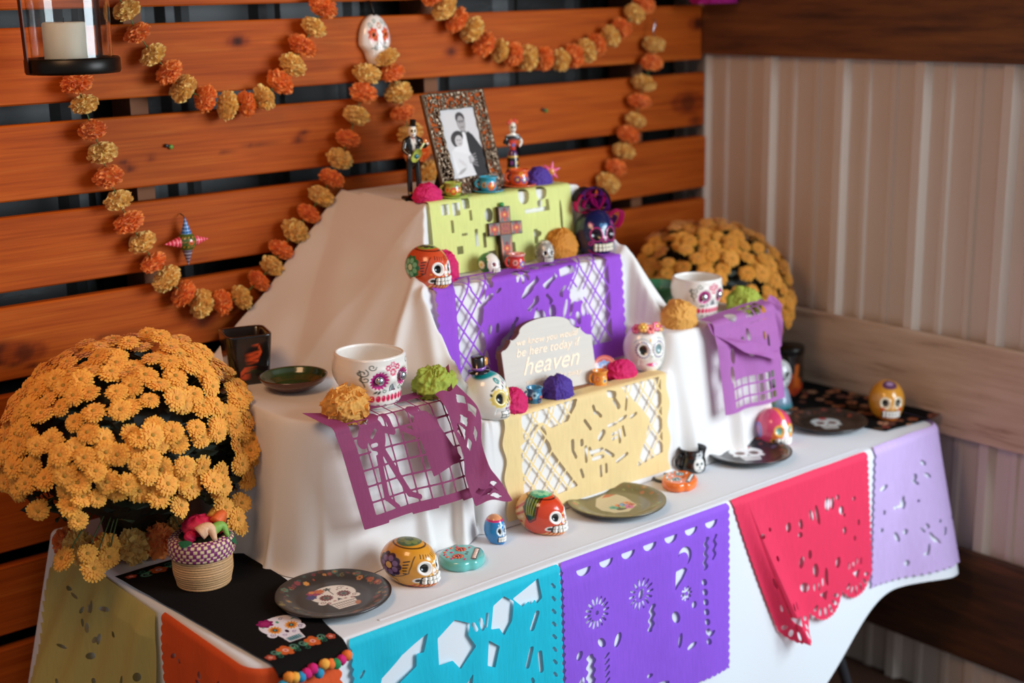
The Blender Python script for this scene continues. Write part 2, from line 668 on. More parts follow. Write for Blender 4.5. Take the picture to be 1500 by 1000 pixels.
for nm, z0, z1, mt in (('board', 1.575, 1.86, 'board_dark'), ('board', 0.697, 0.934, 'board_pale'), ('board', 0.140, 0.420, 'board_low')):
    obj(nm, *box(2.847, 2.866, 1.43, 2.607, z0, z1, 0.002), M[mt], wall_right, smooth=False)
tr = obj('trim_1', *box(2.862, 2.883, YW + 0.002, YW + 0.03, 0, 1.574), simple_mat('corner_trim', '#8d8074', 0.5, nscale=8), smooth=False)
tr['kind'] = 'structure'
jb = obj('trim_2', *box(2.84, 2.92, 1.385, 1.429, 0, 2.6, 0.003), M['board_dark'], smooth=False)
jb['kind'] = 'structure'
ce = obj('ceiling', *box(-1.5, 3.0, 0.9, 2.9, 2.85, 2.9), M['board_dark'], smooth=False)
ce['kind'] = 'structure'
# ------------------------------------------------------------------ folding table under its cloth
TX0, TX1, TY0, TY1, TR = 0.95, 2.80, 1.778, 2.575, 0.05
tbl = thing('folding_table', 'long folding table with bent grey steel legs hidden under the white cloth', 'table', (1.875, 2.176, 0))
V, F = box(TX0 + .024 - 1.875, TX1 - .024 - 1.875, TY0 + .024 - 2.176, TY1 - .024 - 2.176, T - 0.045, T - 0.004, 0.006)
obj('tabletop', V, F, M['candle_wax'], tbl, smooth=False)
for sx in (-1, 1):
    for sy in (-1, 1):
        x, y = sx * 0.575, sy * 0.32
        pts = [(x, y, T - 0.046), (x + sx * 0.01, y, 0.5), (x + sx * 0.045, y, 0.30), (x + sx * 0.09, y, 0.19), (x + sx * 0.13, y, 0.10), (x + sx * 0.16, y, 0.0)]
        t = np.linspace(0, 1, 30)
        P0 = np.array(pts)
        q = np.stack([np.interp(t, np.linspace(0, 1, 6), P0[:, i]) for i in range(3)], -1)
        for _ in range(4):
            q[1:-1] = (q[:-2] + q[1:-1] * 2 + q[2:]) / 4
        V, F = tube(q, 0.0125, 10)
        obj('leg', V, F, M['grey_metal'], tbl)

# perimeter path, counted from the back-left corner, round the front, to the back-right corner
S_L = TY1 - TY0 - TR
S_C = TR * PI / 2
S_F = TX1 - TX0 - 2 * TR
S_TOT = 2 * S_L + 2 * S_C + S_F


def perim(s):
    s = np.asarray(s, float)
    x, y = np.empty_like(s), np.empty_like(s)
    nx, ny = np.empty_like(s), np.empty_like(s)
    a = s < S_L
    x[a], y[a], nx[a], ny[a] = TX0, TY1 - s[a], -1, 0
    b = (s >= S_L) & (s < S_L + S_C)
    t = (s[b] - S_L) / TR
    nx[b], ny[b] = -np.cos(t), -np.sin(t)
    x[b], y[b] = TX0 + TR - TR * np.cos(t), TY0 + TR - TR * np.sin(t)
    c = (s >= S_L + S_C) & (s < S_L + S_C + S_F)
    x[c], y[c], nx[c], ny[c] = TX0 + TR + s[c] - S_L - S_C, TY0, 0, -1
    d = (s >= S_L + S_C + S_F) & (s < S_L + 2 * S_C + S_F)
    t = (s[d] - S_L - S_C - S_F) / TR
    nx[d], ny[d] = np.sin(t), -np.cos(t)
    x[d], y[d] = TX1 - TR + TR * np.sin(t), TY0 + TR - TR * np.cos(t)
    e = s >= S_L + 2 * S_C + S_F
    x[e], y[e], nx[e], ny[e] = TX1, TY0 + TR + s[e] - (S_L + 2 * S_C + S_F), 1, 0
    return x, y, nx, ny


def s_of_x(x):
    return S_L + S_C + x - TX0 - TR


RE = 0.014


def flare(s):
    f = 0.02 + 0.018 * wob(s, 5, 9)
    f = f + 0.24 * np.exp(-((s - 0.05) / 0.2) ** 2)                      # back of the left side
    f = f + 0.05 * np.exp(-((s - S_L - S_C / 2) / 0.12) ** 2)
    f = f + 0.20 * np.exp(-((s - (S_L + 1.1 * S_C + S_F)) / 0.11) ** 2)   # right front corner
    f = f * (1 - sm(S_L + 1.15 * S_C + S_F, S_L + 2.0 * S_C + S_F, s) * 0.93)
    return f


def skirt(s, d, off=0.0):
    """point on the hanging cloth: s along the edge, d down over the edge, off = gap outward"""
    s, d = np.broadcast_arrays(np.asarray(s, float), np.asarray(d, float))
    x, y, nx, ny = perim(s.ravel())
    x, y, nx, ny = (a.reshape(s.shape) for a in (x, y, nx, ny))
    q = RE * PI / 2
    a = np.clip(d / RE, 0, PI / 2)
    dd = np.maximum(d - q, 0)
    out = np.where(d < 0, -RE + d, -RE + (RE + off) * np.sin(a)) + flare(s) * dd
    z = np.where(d < 0, T + off, T - RE + (RE + off) * np.cos(a)) - dd * np.sqrt(1 - np.clip(flare(s), 0, .6) ** 2)
    return np.stack([x + nx * out, y + ny * out, z], -1)


def hang(s):
    h = 0.60 + 0.02 * wob(s, 9, 6)
    xs = s - S_L - S_C + TX0 + TR
    h = h - 0.25 * sm(2.15, 2.62, xs)
    return h


ns, nd = 520, 46
ss = np.linspace(0, S_TOT, ns)
u = np.concatenate([np.linspace(-0.03, 0, 3), np.linspace(0.003, RE * PI / 2, 6)])
rows = [skirt(ss, np.full(ns, k)) for k in u]
for k in np.linspace(0, 1, nd - len(u) + 1)[1:]:
    rows.append(skirt(ss, RE * PI / 2 + k * hang(ss)))
V = np.vstack(rows)
F = grid_faces(len(rows), ns).tolist()
nv_ = len(V)
V = np.vstack([V, V[:ns]])
F.append(list(range(nv_, nv_ + ns)))                                      # the flat top
cl = obj('tablecloth', V, F, M['white_cloth'])
cl.data.polygons[len(F) - 1].use_smooth = False
tag(cl, 'big white cloth covering the table and hanging down its front behind the cut-paper banners', 'tablecloth')
# ironed crease along the table's front edge, part of the cloth
xs = np.linspace(1.2, 2.5, 60)
V, F = [], []
for i, x in enumerate(xs):
    yv = 1.806 + 0.0012 * math.sin(x * 9)
    V += [(x, yv - 0.004, T + 0.0002), (x, yv, T + 0.0016), (x, yv + 0.004, T + 0.0002)]
for i in range(len(xs) - 1):
    for k in (0, 1):
        F.append([i * 3 + k, i * 3 + 3 + k, i * 3 + 4 + k, i * 3 + 1 + k])
obj('crease', V, F, M['white_cloth'], cl)

# ------------------------------------------------------------------ altar: stacked boxes under one draped cloth
Z1, Z2, Z3, ZL, ZR = 0.957, 1.187, 1.335, 1.020, 1.037
res = 0.0032
gx = np.arange(1.10, 2.60, res)
gy = np.arange(1.885, 2.572, res)
GX, GY = np.meshgrid(gx, gy)
HT = np.full(GX.shape, -1.0)


def drape_box(x0, x1, y0, y1, h, wx0, wx1, wy0, fold=1.0, seed=1, cr=0.0, pool=0.03):
    """top plateau; each side falls over a width that ripples, so the side hangs in folds"""
    global HT
    along_f = GX
    dL, dR, dF = x0 + cr - GX, GX - x1 + cr, y0 + cr - GY
    dx = np.maximum(np.maximum(dL, dR), 0)
    dyv = np.maximum(dF, 0)
    ang = np.arctan2(dyv, dx + 1e-9)
    w_side = np.where(dL > dR, wx0, wx1)
    w = w_side * np.cos(ang) ** 2 + wy0 * np.sin(ang) ** 2
    par = np.where(ang > PI / 4, GX, GY + 3)
    w = w * (1 + fold * (0.72 * wob(par, seed, 13) + 0.16 * wob(par, seed + 1, 34)))
    w = np.maximum(w, 0.012)
    d = np.hypot(dx, dyv) - cr
    t = d / w
    z = np.where(t <= 1, h - (h - T - 0.012) * np.clip(t, 0, 1), T + 0.012 - 0.012 * (d - w) / pool)
    r = 0.010
    z = np.where(d <= 0, h, z)
    z = np.where(GY > y1, -1, z)
    HT = np.maximum(HT, z)


def ramp_tri(a, b, c):
    """a taut piece of cloth spanning three points"""
    global HT
    (x0, y0, z0), (x1, y1, z1), (x2, y2, z2) = a, b, c
    det = (y1 - y2) * (x0 - x2) + (x2 - x1) * (y0 - y2)
    l0 = ((y1 - y2) * (GX - x2) + (x2 - x1) * (GY - y2)) / det
    l1 = ((y2 - y0) * (GX - x2) + (x0 - x2) * (GY - y2)) / det
    l2 = 1 - l0 - l1
    ok = (l0 >= -0.01) & (l1 >= -0.01) & (l2 >= -0.01)
    HT = np.where(ok, np.maximum(HT, l0 * z0 + l1 * z1 + l2 * z2), HT)


drape_box(1.212, 1.588, 2.004, 2.58, ZL, 0.032, 0.02, 0.022, 0.9, 3, 0.125, 0.014)
drape_box(2.105, 2.425, 2.004, 2.58, ZR, 0.03, 0.022, 0.022, 1.0, 13, 0.03, 0.016)
drape_box(1.585, 2.105, 1.992, 2.58, Z1, 0.02, 0.02, 0.010, 0.0, 23, pool=0.008)
drape_box(1.575, 2.125, 2.155, 2.58, Z2, 0.03, 0.03, 0.016, 0.0, 33)
drape_box(1.672, 2.085, 2.272, 2.58, Z3, 0.03, 0.03, 0.016, 0.0, 43)
for fx, fy, bx, by, wv in ((1.235, 2.30, 1.172, 2.335, .030), (1.228, 2.215, 1.142, 2.225, .034), (1.250, 2.125, 1.160, 2.115, .030), (1.30, 2.035, 1.262, 1.985, .026), (1.43, 2.012, 1.432, 1.962, .024), (1.535, 2.012, 1.50, 1.955, .026),
                           (2.14, 2.012, 2.15, 1.955, .03), (2.30, 2.012, 2.31, 1.958, .022), (2.40, 2.02, 2.425, 1.968, .022)):
    tx, ty = (0, 1) if bx < fx - .04 else ((.7, -.7) if bx < fx - .02 else (1, 0))
    hh_ = (ZL if fx < 1.8 else ZR) - .004
    ramp_tri((fx - tx * wv, fy - ty * wv, hh_), (fx + tx * wv, fy + ty * wv, hh_), (bx, by, T + .008))
a3, b3 = (1.672, 2.272, Z3), (1.665, 2.575, Z3 + .008)
ramp_tri(b3, a3, (1.385, 2.36, ZL))
ramp_tri(b3, (1.385, 2.36, ZL), (1.31, 2.575, ZL))
ramp_tri(a3, (1.575, 2.155, Z2), (1.435, 2.20, ZL))
ramp_tri(a3, (1.435, 2.20, ZL), (1.385, 2.36, ZL))
ramp_tri((1.575, 2.155, Z2), (1.588, 2.012, ZL), (1.475, 2.15, ZL))
ramp_tri((1.575, 2.155, Z2), (1.475, 2.15, ZL), (1.435, 2.20, ZL))
ramp_tri((2.085, 2.272, Z3), (2.085, 2.575, Z3), (2.30, 2.575, ZR))
ramp_tri((2.085, 2.272, Z3), (2.30, 2.575, ZR), (2.29, 2.30, ZR))
ramp_tri((2.125, 2.155, Z2), (2.085, 2.272, Z3), (2.29, 2.30, ZR))
ramp_tri((2.125, 2.155, Z2), (2.29, 2.30, ZR), (2.245, 2.13, ZR))
ramp_tri((2.125, 2.155, Z2), (2.245, 2.13, ZR), (2.15, 2.02, Z1 + .05))
# soft sags and wrinkles, only on cloth that no object rests on
slope = ((HT > ZL + .012) & (GX < 1.60) & (HT < Z3 - .01)) | ((HT > ZR + .012) & (GX > 2.115) & (HT < Z3 - .01))
HT = HT + np.where(slope, 0.006 * wob2(GX, GY, 4, 26) - 0.004, 0)


def blur(a, n):
    for _ in range(n):
        p = np.pad(a, 1, 'edge')
        a = (p[:-2, 1:-1] + p[2:, 1:-1] + p[1:-1, :-2] + p[1:-1, 2:] + 4 * p[1:-1, 1:-1]) / 8
    return a


low = HT < T
HB = np.maximum(HT, T - 0.01)
HT2 = blur(HB, 8)
mid = (GX > 1.60) & (GX < 2.095)
HT2 = np.where(mid, blur(HB, 2), HT2)
# long diagonal swag ridges where the cloth is pulled from the second step to the left box


def ridge(x0, y0, x1, y1, wdt, amp):
    global HT2
    dd = seg_d(GX, GY, x0, y0, x1, y1)
    HT2 = HT2 + amp * np.exp(-(dd / wdt) ** 2)


ridge(1.60, 2.20, 1.40, 2.12, 0.012, 0.020)
ridge(1.57, 2.155, 1.52, 2.03, 0.014, 0.016)
ridge(1.64, 2.27, 1.36, 2.25, 0.03, 0.008)
ridge(2.13, 2.16, 2.22, 2.08, 0.014, 0.018)


def height_at(x, y):
    """bilinear height of the draped surface"""
    fx = np.clip((np.asarray(x) - gx[0]) / res, 0, len(gx) - 1.001)
    fy = np.clip((np.asarray(y) - gy[0]) / res, 0, len(gy) - 1.001)
    i, j = fy.astype(int), fx.astype(int)
    u, v = fx - j, fy - i
    return (HT2[i, j] * (1 - u) + HT2[i, j + 1] * u) * (1 - v) + (HT2[i + 1, j] * (1 - u) + HT2[i + 1, j + 1] * u) * v


P_, F = cut_mesh(gx[-1] - gx[0], gy[-1] - gy[0], len(gx), len(gy), lambda U, V: HT2 - (T + 0.0015))
ax, ay = P_[:, 0] + gx[0], P_[:, 1] + gy[0]
ac = obj('altar_cloth', np.stack([ax, ay, height_at(ax, ay)], -1), [f[::-1] if len(f) != 4 else [f[0], f[3], f[2], f[1]] for f in F], M['altar_cloth'])
tag(ac, 'cream white cloth draped over the stacked steps of the altar', 'cloth')


def ground(x, y):
    """height of the altar cloth at a point"""
    i = int(round((y - gy[0]) / res))
    j = int(round((x - gx[0]) / res))
    return float(HT2[i, j])


# ------------------------------------------------------------------ cut-paper banners
def paper_mat(name, color):
    m, nt, bs = nodes_mat(name)
    nz = tex_noise(nt, 30, (6, 6, 1), 3)
    mx = nt.nodes.new('ShaderNodeMix')
    mx.data_type = 'RGBA'
    c = L(color)
    mx.inputs['A'].default_value = (*(c * 0.9), 1)
    mx.inputs['B'].default_value = (*np.minimum(c * 1.08, 1), 1)
    nt.links.new(nz.outputs[0], mx.inputs['Factor'])
    nt.links.new(mx.outputs['Result'], bs.inputs['Base Color'])
    bs.inputs['Roughness'].default_value = 0.75
    bump(nt, bs, nz.outputs[0], 0.35, 0.002)
    tr = nt.nodes.new('ShaderNodeBsdfTranslucent')
    nt.links.new(mx.outputs['Result'], tr.inputs[0])
    ms = nt.nodes.new('ShaderNodeMixShader')
    ms.inputs[0].default_value = 0.18
    nt.links.new(bs.outputs[0], ms.inputs[1])
    nt.links.new(tr.outputs[0], ms.inputs[2])
    nt.links.new(ms.outputs[0], nt.nodes['Material Output'].inputs[0])
    return m


def banner(name, label, color, W, H, field, fmap, res=0.0022, group='cut paper banners', grow=0.0007):
    P, F = cut_mesh(W, H, int(W / res), int(H / res), lambda U, V: field(U, V) - grow)
    V = fmap(P[:, 0], P[:, 1])
    o = obj(name, V, F, paper_mat(name + '_' + color.strip('#'), color))
    return tag(o, label, 'banner', group)


def mins(*a):
    r = a[0]
    for k in a[1:]:
        r = np.minimum(r, k)
    return r


def scallop_edges(U, V, W, H, p=0.016, a=0.005, top=False):
    f = mins(U - a + a * 1.0 * np.abs(np.sin(V / p * PI)), W - U - a + a * np.abs(np.sin(V / p * PI)),
             H - V - a + a * np.abs(np.sin(U / p * PI)))
    return f


BW, BH = 0.46, 0.36


def front_map(x0, s_extra=0.0, d0=0.010, off=0.004, seed=0, lift=0.0):
    def fm(U, V):
        s = s_of_x(x0) + U
        o = off + 0.0025 * (1 + wob(U, seed, 30)) * np.clip(V / 0.05, 0, 1) + lift * np.clip(V, 0, 1) ** 1.3
        return skirt(s, d0 + V, o)
    return fm


def f_purple(U, V):
    f = scallop_edges(U, V, BW, BH)
    for k in range(7):
        x = 0.055 + k * 0.058
        f = mins(f, np.maximum(h_ell(U, V, x, 0.022, 0.017, 0.013), 0.022 - V + 0.0))
    for cx, cy, r0, r1, n in ((0.085, 0.118, .018, .030, 16), (0.205, 0.118, .018, .031, 14), (0.33, 0.155, .007, .014, 10)):
        for k in range(n):
            a = 2 * PI * k / n
            f = mins(f, h_cap(U, V, cx + r0 * math.cos(a), cy + r0 * math.sin(a), cx + r1 * math.cos(a), cy + r1 * math.sin(a), 0.0017))
    f = mins(f, h_ell(U, V, 0.205, 0.118, .006, .010, .3), h_circ(U, V, 0.085, .118, .004))
    moon = np.maximum(h_circ(U, V, 0.325, 0.075, 0.020), -h_circ(U, V, 0.319, 0.082, 0.018))
    f = mins(f, moon, poly_d(U, V, [(0.30, .10), (.325, .098), (.332, .104), (.322, .118), (.298, .138)]))
    xs = np.linspace(0.045, 0.115, 6)
    for x0, y0, y1, r in ((0.387, .055, .115, .0045), (0.412, .055, .10, .0035), (0.066, .205, .285, .009), (0.236, .155, .20, .006)):
        f = mins(f, h_cap(U + 0.003 * np.sin(V * 320), V, x0, y0, x0 - 0.004, y1, r))
    for k in range(7):
        f = mins(f, h_ell(U, V, 0.38 + 0.002 * k, 0.145 + k * 0.022, 0.0055, 0.008, -.7))
        f = mins(f, h_cap(U, V, 0.103, 0.215 + k * 0.013, 0.113, 0.21 + k * 0.013, 0.002))
    for x, y, a, b, r in ((.095, .182, .012, .007, .8), (.14, .192, .008, .014, .5), (.30, .196, .009, .014, -.6), (.038, .19, .006, .009, .6), (.04, .25, .006, .014, .3),
                          (.312, .25, .005, .014, .2), (.345, .272, .012, .005, -.3), (.40, .262, .009, .004, -.4), (.23, .30, .007, .004, 0), (.18, .31, .009, .006, .3), (.26, .33, .02, .006, 0),
                          (.352, .185, .006, .007, 0)):
        f = mins(f, h_ell(U, V, x, y, a, b, r))
    return f


def f_cyan(U, V):
    W, H = BW, BH
    f = mins(scallop_edges(U, V, W, H), V + 1)
    polys = [[(.06, .085), (.10, .055), (.155, .035), (.145, .065), (.13, .062), (.128, .085), (.095, .10), (.065, .125), (.052, .115)],
             [(.175, .05), (.215, .03), (.245, .045), (.24, .065), (.255, .09), (.222, .122), (.205, .10), (.175, .098)],
             [(.30, .03), (.325, .02), (.345, .035), (.34, .07), (.322, .092), (.312, .075), (.292, .07)],
             [(.345, .03), (.405, .01), (.412, .048), (.40, .055), (.395, .045), (.385, .052), (.38, .044), (.365, .05)],
             [(.285, .09), (.31, .11), (.298, .145), (.28, .135)],
             [(.225, .165), (.247, .14), (.235, .205), (.215, .215)],
             [(.05, .205), (.10, .18), (.12, .20), (.105, .235), (.07, .245)], [(.14, .23), (.19, .21), (.2, .26), (.165, .285)],
             [(.27, .25), (.31, .23), (.33, .27), (.30, .29)]]
    for p in polys:
        f = mins(f, poly_d(U, V, p))
    for x0, y0, x1, y1, r in ((.252, .048, .258, .06, .003), (.268, .045, .272, .062, .0035), (.284, .04, .280, .06, .003), (.40, .075, .388, .10, .005), (.09, .14, .085, .155, .007), (.095, .16, .098, .17, .004),
                              (.385, .14, .375, .17, .0045), (.405, .155, .408, .19, .0045), (.27, .175, .276, .172, .003), (.385, .20, .388, .206, .003)):
        f = mins(f, h_cap(U, V, x0, y0, x1, y1, r))
    for k in range(12):
        f = mins(f, h_cap(U, V, 0.437, 0.03 + k * 0.025, 0.443, 0.037 + k * 0.025, 0.0022))
        f = mins(f, h_cap(U, V, 0.025, 0.06 + k * 0.025, 0.018, 0.067 + k * 0.025, 0.0022))
    return f


def f_red(U, V):
    W, H = BW, BH
    lobe = W / 3
    bot = H - 0.012 - 0.040 * (1 - np.abs(np.sin(U / lobe * PI))) ** 1.3
    f = mins(U - .005 + .005 * np.abs(np.sin(V / .016 * PI)), W - U - .005 + .005 * np.abs(np.sin(V / .016 * PI)), bot - V + .004 * np.abs(np.sin(U / .014 * PI)))
    r = np.random.default_rng(5)
    for x, y, a, b, ro in ((.305, .085, .007, .016, .25), (.323, .088, .007, .014, .25), (.17, .10, .007, .011, .5), (.21, .105, .006, .011, .2), (.248, .095, .005, .012, 0), (.268, .10, .0055, .022, 0),
                           (.352, .115, .008, .010, 0), (.20, .128, .007, .006, 0), (.355, .168, .006, .009, .2), (.40, .10, .005, .005, 0), (.41, .165, .004, .007, 0), (.345, .08, .005, .006, 0),
                           (.18, .19, .007, .014, .7), (.215, .182, .006, .010, .4), (.222, .225, .010, .016, .3), (.165, .248, .016, .011, .2), (.255, .25, .006, .018, .3), (.31, .235, .009, .013, .6),
                           (.08, .09, .006, .005, 0), (.11, .085, .004, .004, 0), (.10, .15, .005, .006, 0), (.06, .20, .006, .012, 0), (.36, .13, .004, .004, 0), (.39, .20, .004, .006, 0)):
        f = mins(f, h_ell(U, V, x, y, a, b, ro))
    for k in range(3):
        cx = lobe * (k + .5)
        for q in range(6):
            a = PI * (0.1 + 0.8 * q / 5)
            f = mins(f, h_ell(U, V, cx + .048 * math.cos(a), H - .062 + .034 * math.sin(a), .010, .0045, a))
        f = mins(f, poly_d(U, V, [(cx - .016, H - .075), (cx + .016, H - .075), (cx + .002, H - .055)]))
        for q in range(4):
            f = mins(f, h_ell(U, V, cx - .03 + q * .018, H - .10 + .006 * (q % 2), .003, .008, .3))
    return f


def slit_field(seed, W, H, n, saw=False):
    def f(U, V):
        r = np.random.default_rng(seed)
        g = scallop_edges(U, V, W, H, 0.018, 0.006)
        if saw:
            g = mins(U - 0.010 * ((V / 0.022) % 1), W - U - .003, H - V - 0.012 * np.abs(((U / 0.03) % 1) - .5) * 2)
        for k in range(n):
            x, y = r.uniform(.03, W - .03), r.uniform(.05, H - .03)
            a = r.uniform(0, PI)
            l = r.uniform(.004, .016)
            g = mins(g, h_ell(U, V, x, y, l, r.uniform(.003, .007), a))
        return g
    return f


banner('paper_banner', 'cyan cut-paper banner with large bat-like cut-outs on the table front', '#05c6de', BW, BH, f_cyan, front_map(1.120, seed=1))
banner('paper_banner', 'violet cut-paper banner with half-moon slots and starbursts, on the middle of the table front', '#9a5ce6', BW, BH, f_purple, front_map(1.580, seed=2))


def red_map(U, V):
    t = np.clip(V / BH, 0, 1)
    x0, x1 = 2.048 + 0.17 * t ** 1.1, 2.500 + 0.035 * t
    u = U / BW
    w = np.where(u < 0.16, u * 0.55, 0.088 + (u - 0.16) * (1 - 0.088) / 0.84)
    x = x0 + (x1 - x0) * w
    o = 0.005 + t * (0.035 * np.exp(-((u - 0.16) / 0.09) ** 2) + 0.018 * (u > .16) * (1 - u)) + 0.0015 * wob(U, 3, 30)
    return skirt(s_of_x(x), 0.008 + V * (1.05 - 0.12 * u), o)


banner('paper_banner', 'red cut-paper banner with lobed lower edge on the right of the table front', '#f4345e', BW, BH, f_red, red_map)


def lilac_map(U, V):
    return skirt(s_of_x(2.524) + U, 0.006 + V, 0.005 + 0.002 * (1 + wob(U, 6, 25)))


banner('paper_banner', 'pale lilac cut-paper banner at the right end of the table', '#d3b8ea', BW, 0.335, slit_field(21, BW, 0.335, 42), lilac_map)


def olive_map(U, V):
    return skirt(0.045 + U, 0.020 + V, 0.005 + 0.009 * (1 + wob(U + V * .4, 7, 30)) * np.clip(V / .05, 0, 1))


banner('paper_banner', 'olive yellow cut-paper banner with sawtooth edge on the left end of the table', '#cfc070', 0.425, 0.36, slit_field(33, 0.425, 0.36, 34, True), olive_map)


def orange_map(U, V):
    return skirt(0.488 + U, 0.012 + V, 0.005 + 0.003 * (1 + wob(U, 8, 26)) * np.clip(V / .05, 0, 1))


banner('paper_banner', 'orange cut-paper banner wrapping the front left corner of the table', '#ee5a1c', 0.44, 0.36, slit_field(47, 0.44, 0.36, 46), orange_map)


# --- banners on the altar steps
def step_map(x0, yf, zt, back=0.03, lean=0.012, seed=0, skew=0.0, R=0.012, off=0.003, wave=0.002):
    """lies on a step for `back`, rolls over the edge at y = yf, hangs down"""
    def fm(U, V):
        q = R * PI / 2
        v = V - back
        a = np.clip(v / R, 0, PI / 2)
        dd = np.maximum(v - q, 0)
        y = np.where(v < 0, yf + R - v, yf + R - R * np.sin(a)) - lean * dd / 0.2 - off - wave * (1 + wob(U, seed, 28)) * np.clip(dd / .03, 0, 1)
        z = zt - np.where(v < 0, 0, R - R * np.cos(a)) - dd + off * (v < q)
        return np.stack([x0 + U + skew * V, y, z], -1)
    return fm


def f_lime(U, V):
    W, H = 0.385, 0.185
    f = mins(U, W - U, H - V, V + .001)
    for x0, x1, y0, y1 in ((.03, .048, .045, .062), (.058, .076, .045, .066), (.085, .102, .038, .055), (.05, .056, .075, .10), (.10, .106, .06, .08), (.11, .117, .10, .135), (.25, .31, .075, .083), (.31, .318, .06, .083),
                           (.13, .137, .11, .14), (.06, .075, .13, .145), (.14, .16, .15, .165), (.20, .215, .14, .17), (.27, .28, .12, .15), (.075, .09, .105, .109)):
        f = mins(f, h_rect(U, V, x0, x1, y0, y1))
    for x, y, a, b in ((.15, .075, .010, .014), (.25, .047, .014, .016), (.30, .045, .014, .013), (.292, .066, .007, .007), (.35, .10, .003, .03), (.28, .13, .01, .006), (.32, .14, .008, .012), (.17, .13, .005, .012)):
        f = mins(f, h_ell(U, V, x, y, a, b))
    return f


banner('paper_banner', 'pale lime cut-paper banner hanging from the top step of the altar', '#e3e88e', 0.385, 0.185, f_lime,
       step_map(1.672, 2.267, Z3 + .002, 0.03, 0.020, 4, off=0.004, wave=.001))


def f_purple2(U, V):
    W, H = 0.51, 0.275
    f = mins(U - .006 + .006 * np.abs(np.sin(V / .02 * PI)), W - U - .006 + .006 * np.abs(np.sin(V / .02 * PI)), H - V, V + .001)
    lr = poly_d(U, V, [(.05, .012), (.20, .012), (.16, .04), (.125, .07), (.11, .14), (.12, .20), (.13, .25), (.05, .26)])
    rr = poly_d(U, V, [(.40, .012), (.465, .012), (.465, .23), (.40, .23), (.41, .17), (.385, .13), (.345, .10), (.375, .06)])
    f = mins(f, h_lat(U, V, .030, .0050, lr, asp=1.35), h_lat(U, V, .030, .0050, rr, asp=1.35))
    for k in range(8):
        a = 2 * PI * k / 8
        f = mins(f, h_ell(U, V, .225 + .016 * math.cos(a), .05 + .013 * math.sin(a), .007, .0035, a))
    for x0, y0, x1, y1, r in ((.225, .095, .26, .07, .006), (.24, .125, .262, .105, .0045), (.285, .085, .31, .07, .0055), (.155, .19, .19, .16, .0055), (.19, .16, .20, .14, .004),
                              (.33, .065, .36, .06, .006), (.325, .11, .335, .095, .004), (.29, .105, .296, .12, .004)):
        f = mins(f, h_cap(U + .003 * np.sin(V * 260), V, x0, y0, x1, y1, r))
    for x, y, a, b, ro in ((.275, .035, .009, .014, .5), (.315, .032, .018, .008, 0), (.36, .025, .013, .006, .2), (.265, .15, .013, .018, .2), (.30, .14, .009, .014, 0), (.335, .14, .004, .018, .3), (.352, .14, .004, .016, .3),
                           (.25, .15, .003, .022, .3), (.37, .165, .006, .013, -.2), (.385, .15, .005, .013, 0), (.398, .15, .004, .011, 0), (.37, .115, .02, .014, 0), (.34, .175, .02, .012, 0), (.14, .06, .007, .005, .6), (.135, .085, .01, .005, -.5),
                           (.12, .095, .009, .004, -.5), (.16, .075, .007, .003, -.5), (.13, .15, .004, .009, .3), (.15, .15, .004, .009, .2), (.145, .20, .004, .012, .3), (.165, .21, .004, .012, -.2), (.15, .23, .004, .01, .2)):
        f = mins(f, h_ell(U, V, x, y, a, b, ro))
    return f


banner('paper_banner', 'purple cut-paper banner with lattice sides hanging behind the white sign', '#a04fd6', 0.51, 0.27, f_purple2,
       step_map(1.592, 2.151, Z2 + .002, 0.045, 0.015, 5, off=0.004, wave=.001))


def f_yellow(U, V):
    W, H = 0.46, 0.245
    f = mins(U - .004 + .004 * np.sin(V * 90), W - U - .004 + .004 * np.sin(V * 80), H - V, V + .001)
    lr = poly_d(U, V, [(.045, .10), (.105, .07), (.125, .13), (.155, .17), (.19, .215), (.05, .225)])
    tl = poly_d(U, V, [(.05, .045), (.20, .04), (.17, .075), (.125, .08), (.10, .062), (.055, .10)])
    rr = poly_d(U, V, [(.32, .04), (.435, .04), (.435, .20), (.36, .215), (.385, .16), (.40, .12), (.37, .085)])
    for g, s in ((lr, .026), (tl, .030), (rr, .030)):
        f = mins(f, h_lat(U, V, s, .0045, g, asp=1.3))
    for x0, y0, x1, y1, r in ((.215, .085, .23, .105, .003), (.255, .13, .265, .12, .006), (.18, .14, .188, .155, .003), (.235, .155, .26, .155, .0035), (.235, .17, .262, .17, .0035), (.27, .16, .29, .175, .0035),
                              (.215, .14, .215, .17, .003), (.225, .145, .232, .16, .003), (.31, .125, .31, .15, .003), (.32, .12, .325, .14, .0025), (.28, .11, .30, .108, .003), (.31, .105, .33, .10, .003), (.345, .105, .36, .10, .003),
                              (.29, .13, .30, .128, .0025), (.29, .14, .30, .138, .0025), (.30, .19, .33, .18, .003), (.18, .12, .18, .135, .004), (.205, .125, .205, .132, .004), (.25, .075, .26, .085, .003), (.30, .06, .31, .075, .005),
                              (.285, .045, .30, .05, .005), (.24, .06, .245, .075, .003), (.335, .06, .33, .085, .0025), (.255, .19, .255, .21, .003), (.27, .19, .27, .205, .003), (.20, .185, .205, .20, .003)):
        f = mins(f, h_cap(U, V, x0, y0, x1, y1, r))
    return f


banner('paper_banner', 'pale yellow cut-paper banner with lattice corners on the lowest middle step', '#fbdb9c', 0.46, 0.245, f_yellow,
       step_map(1.619, 1.988, Z1 + .002, 0.030, 0.009, 6, off=0.004, wave=.001))


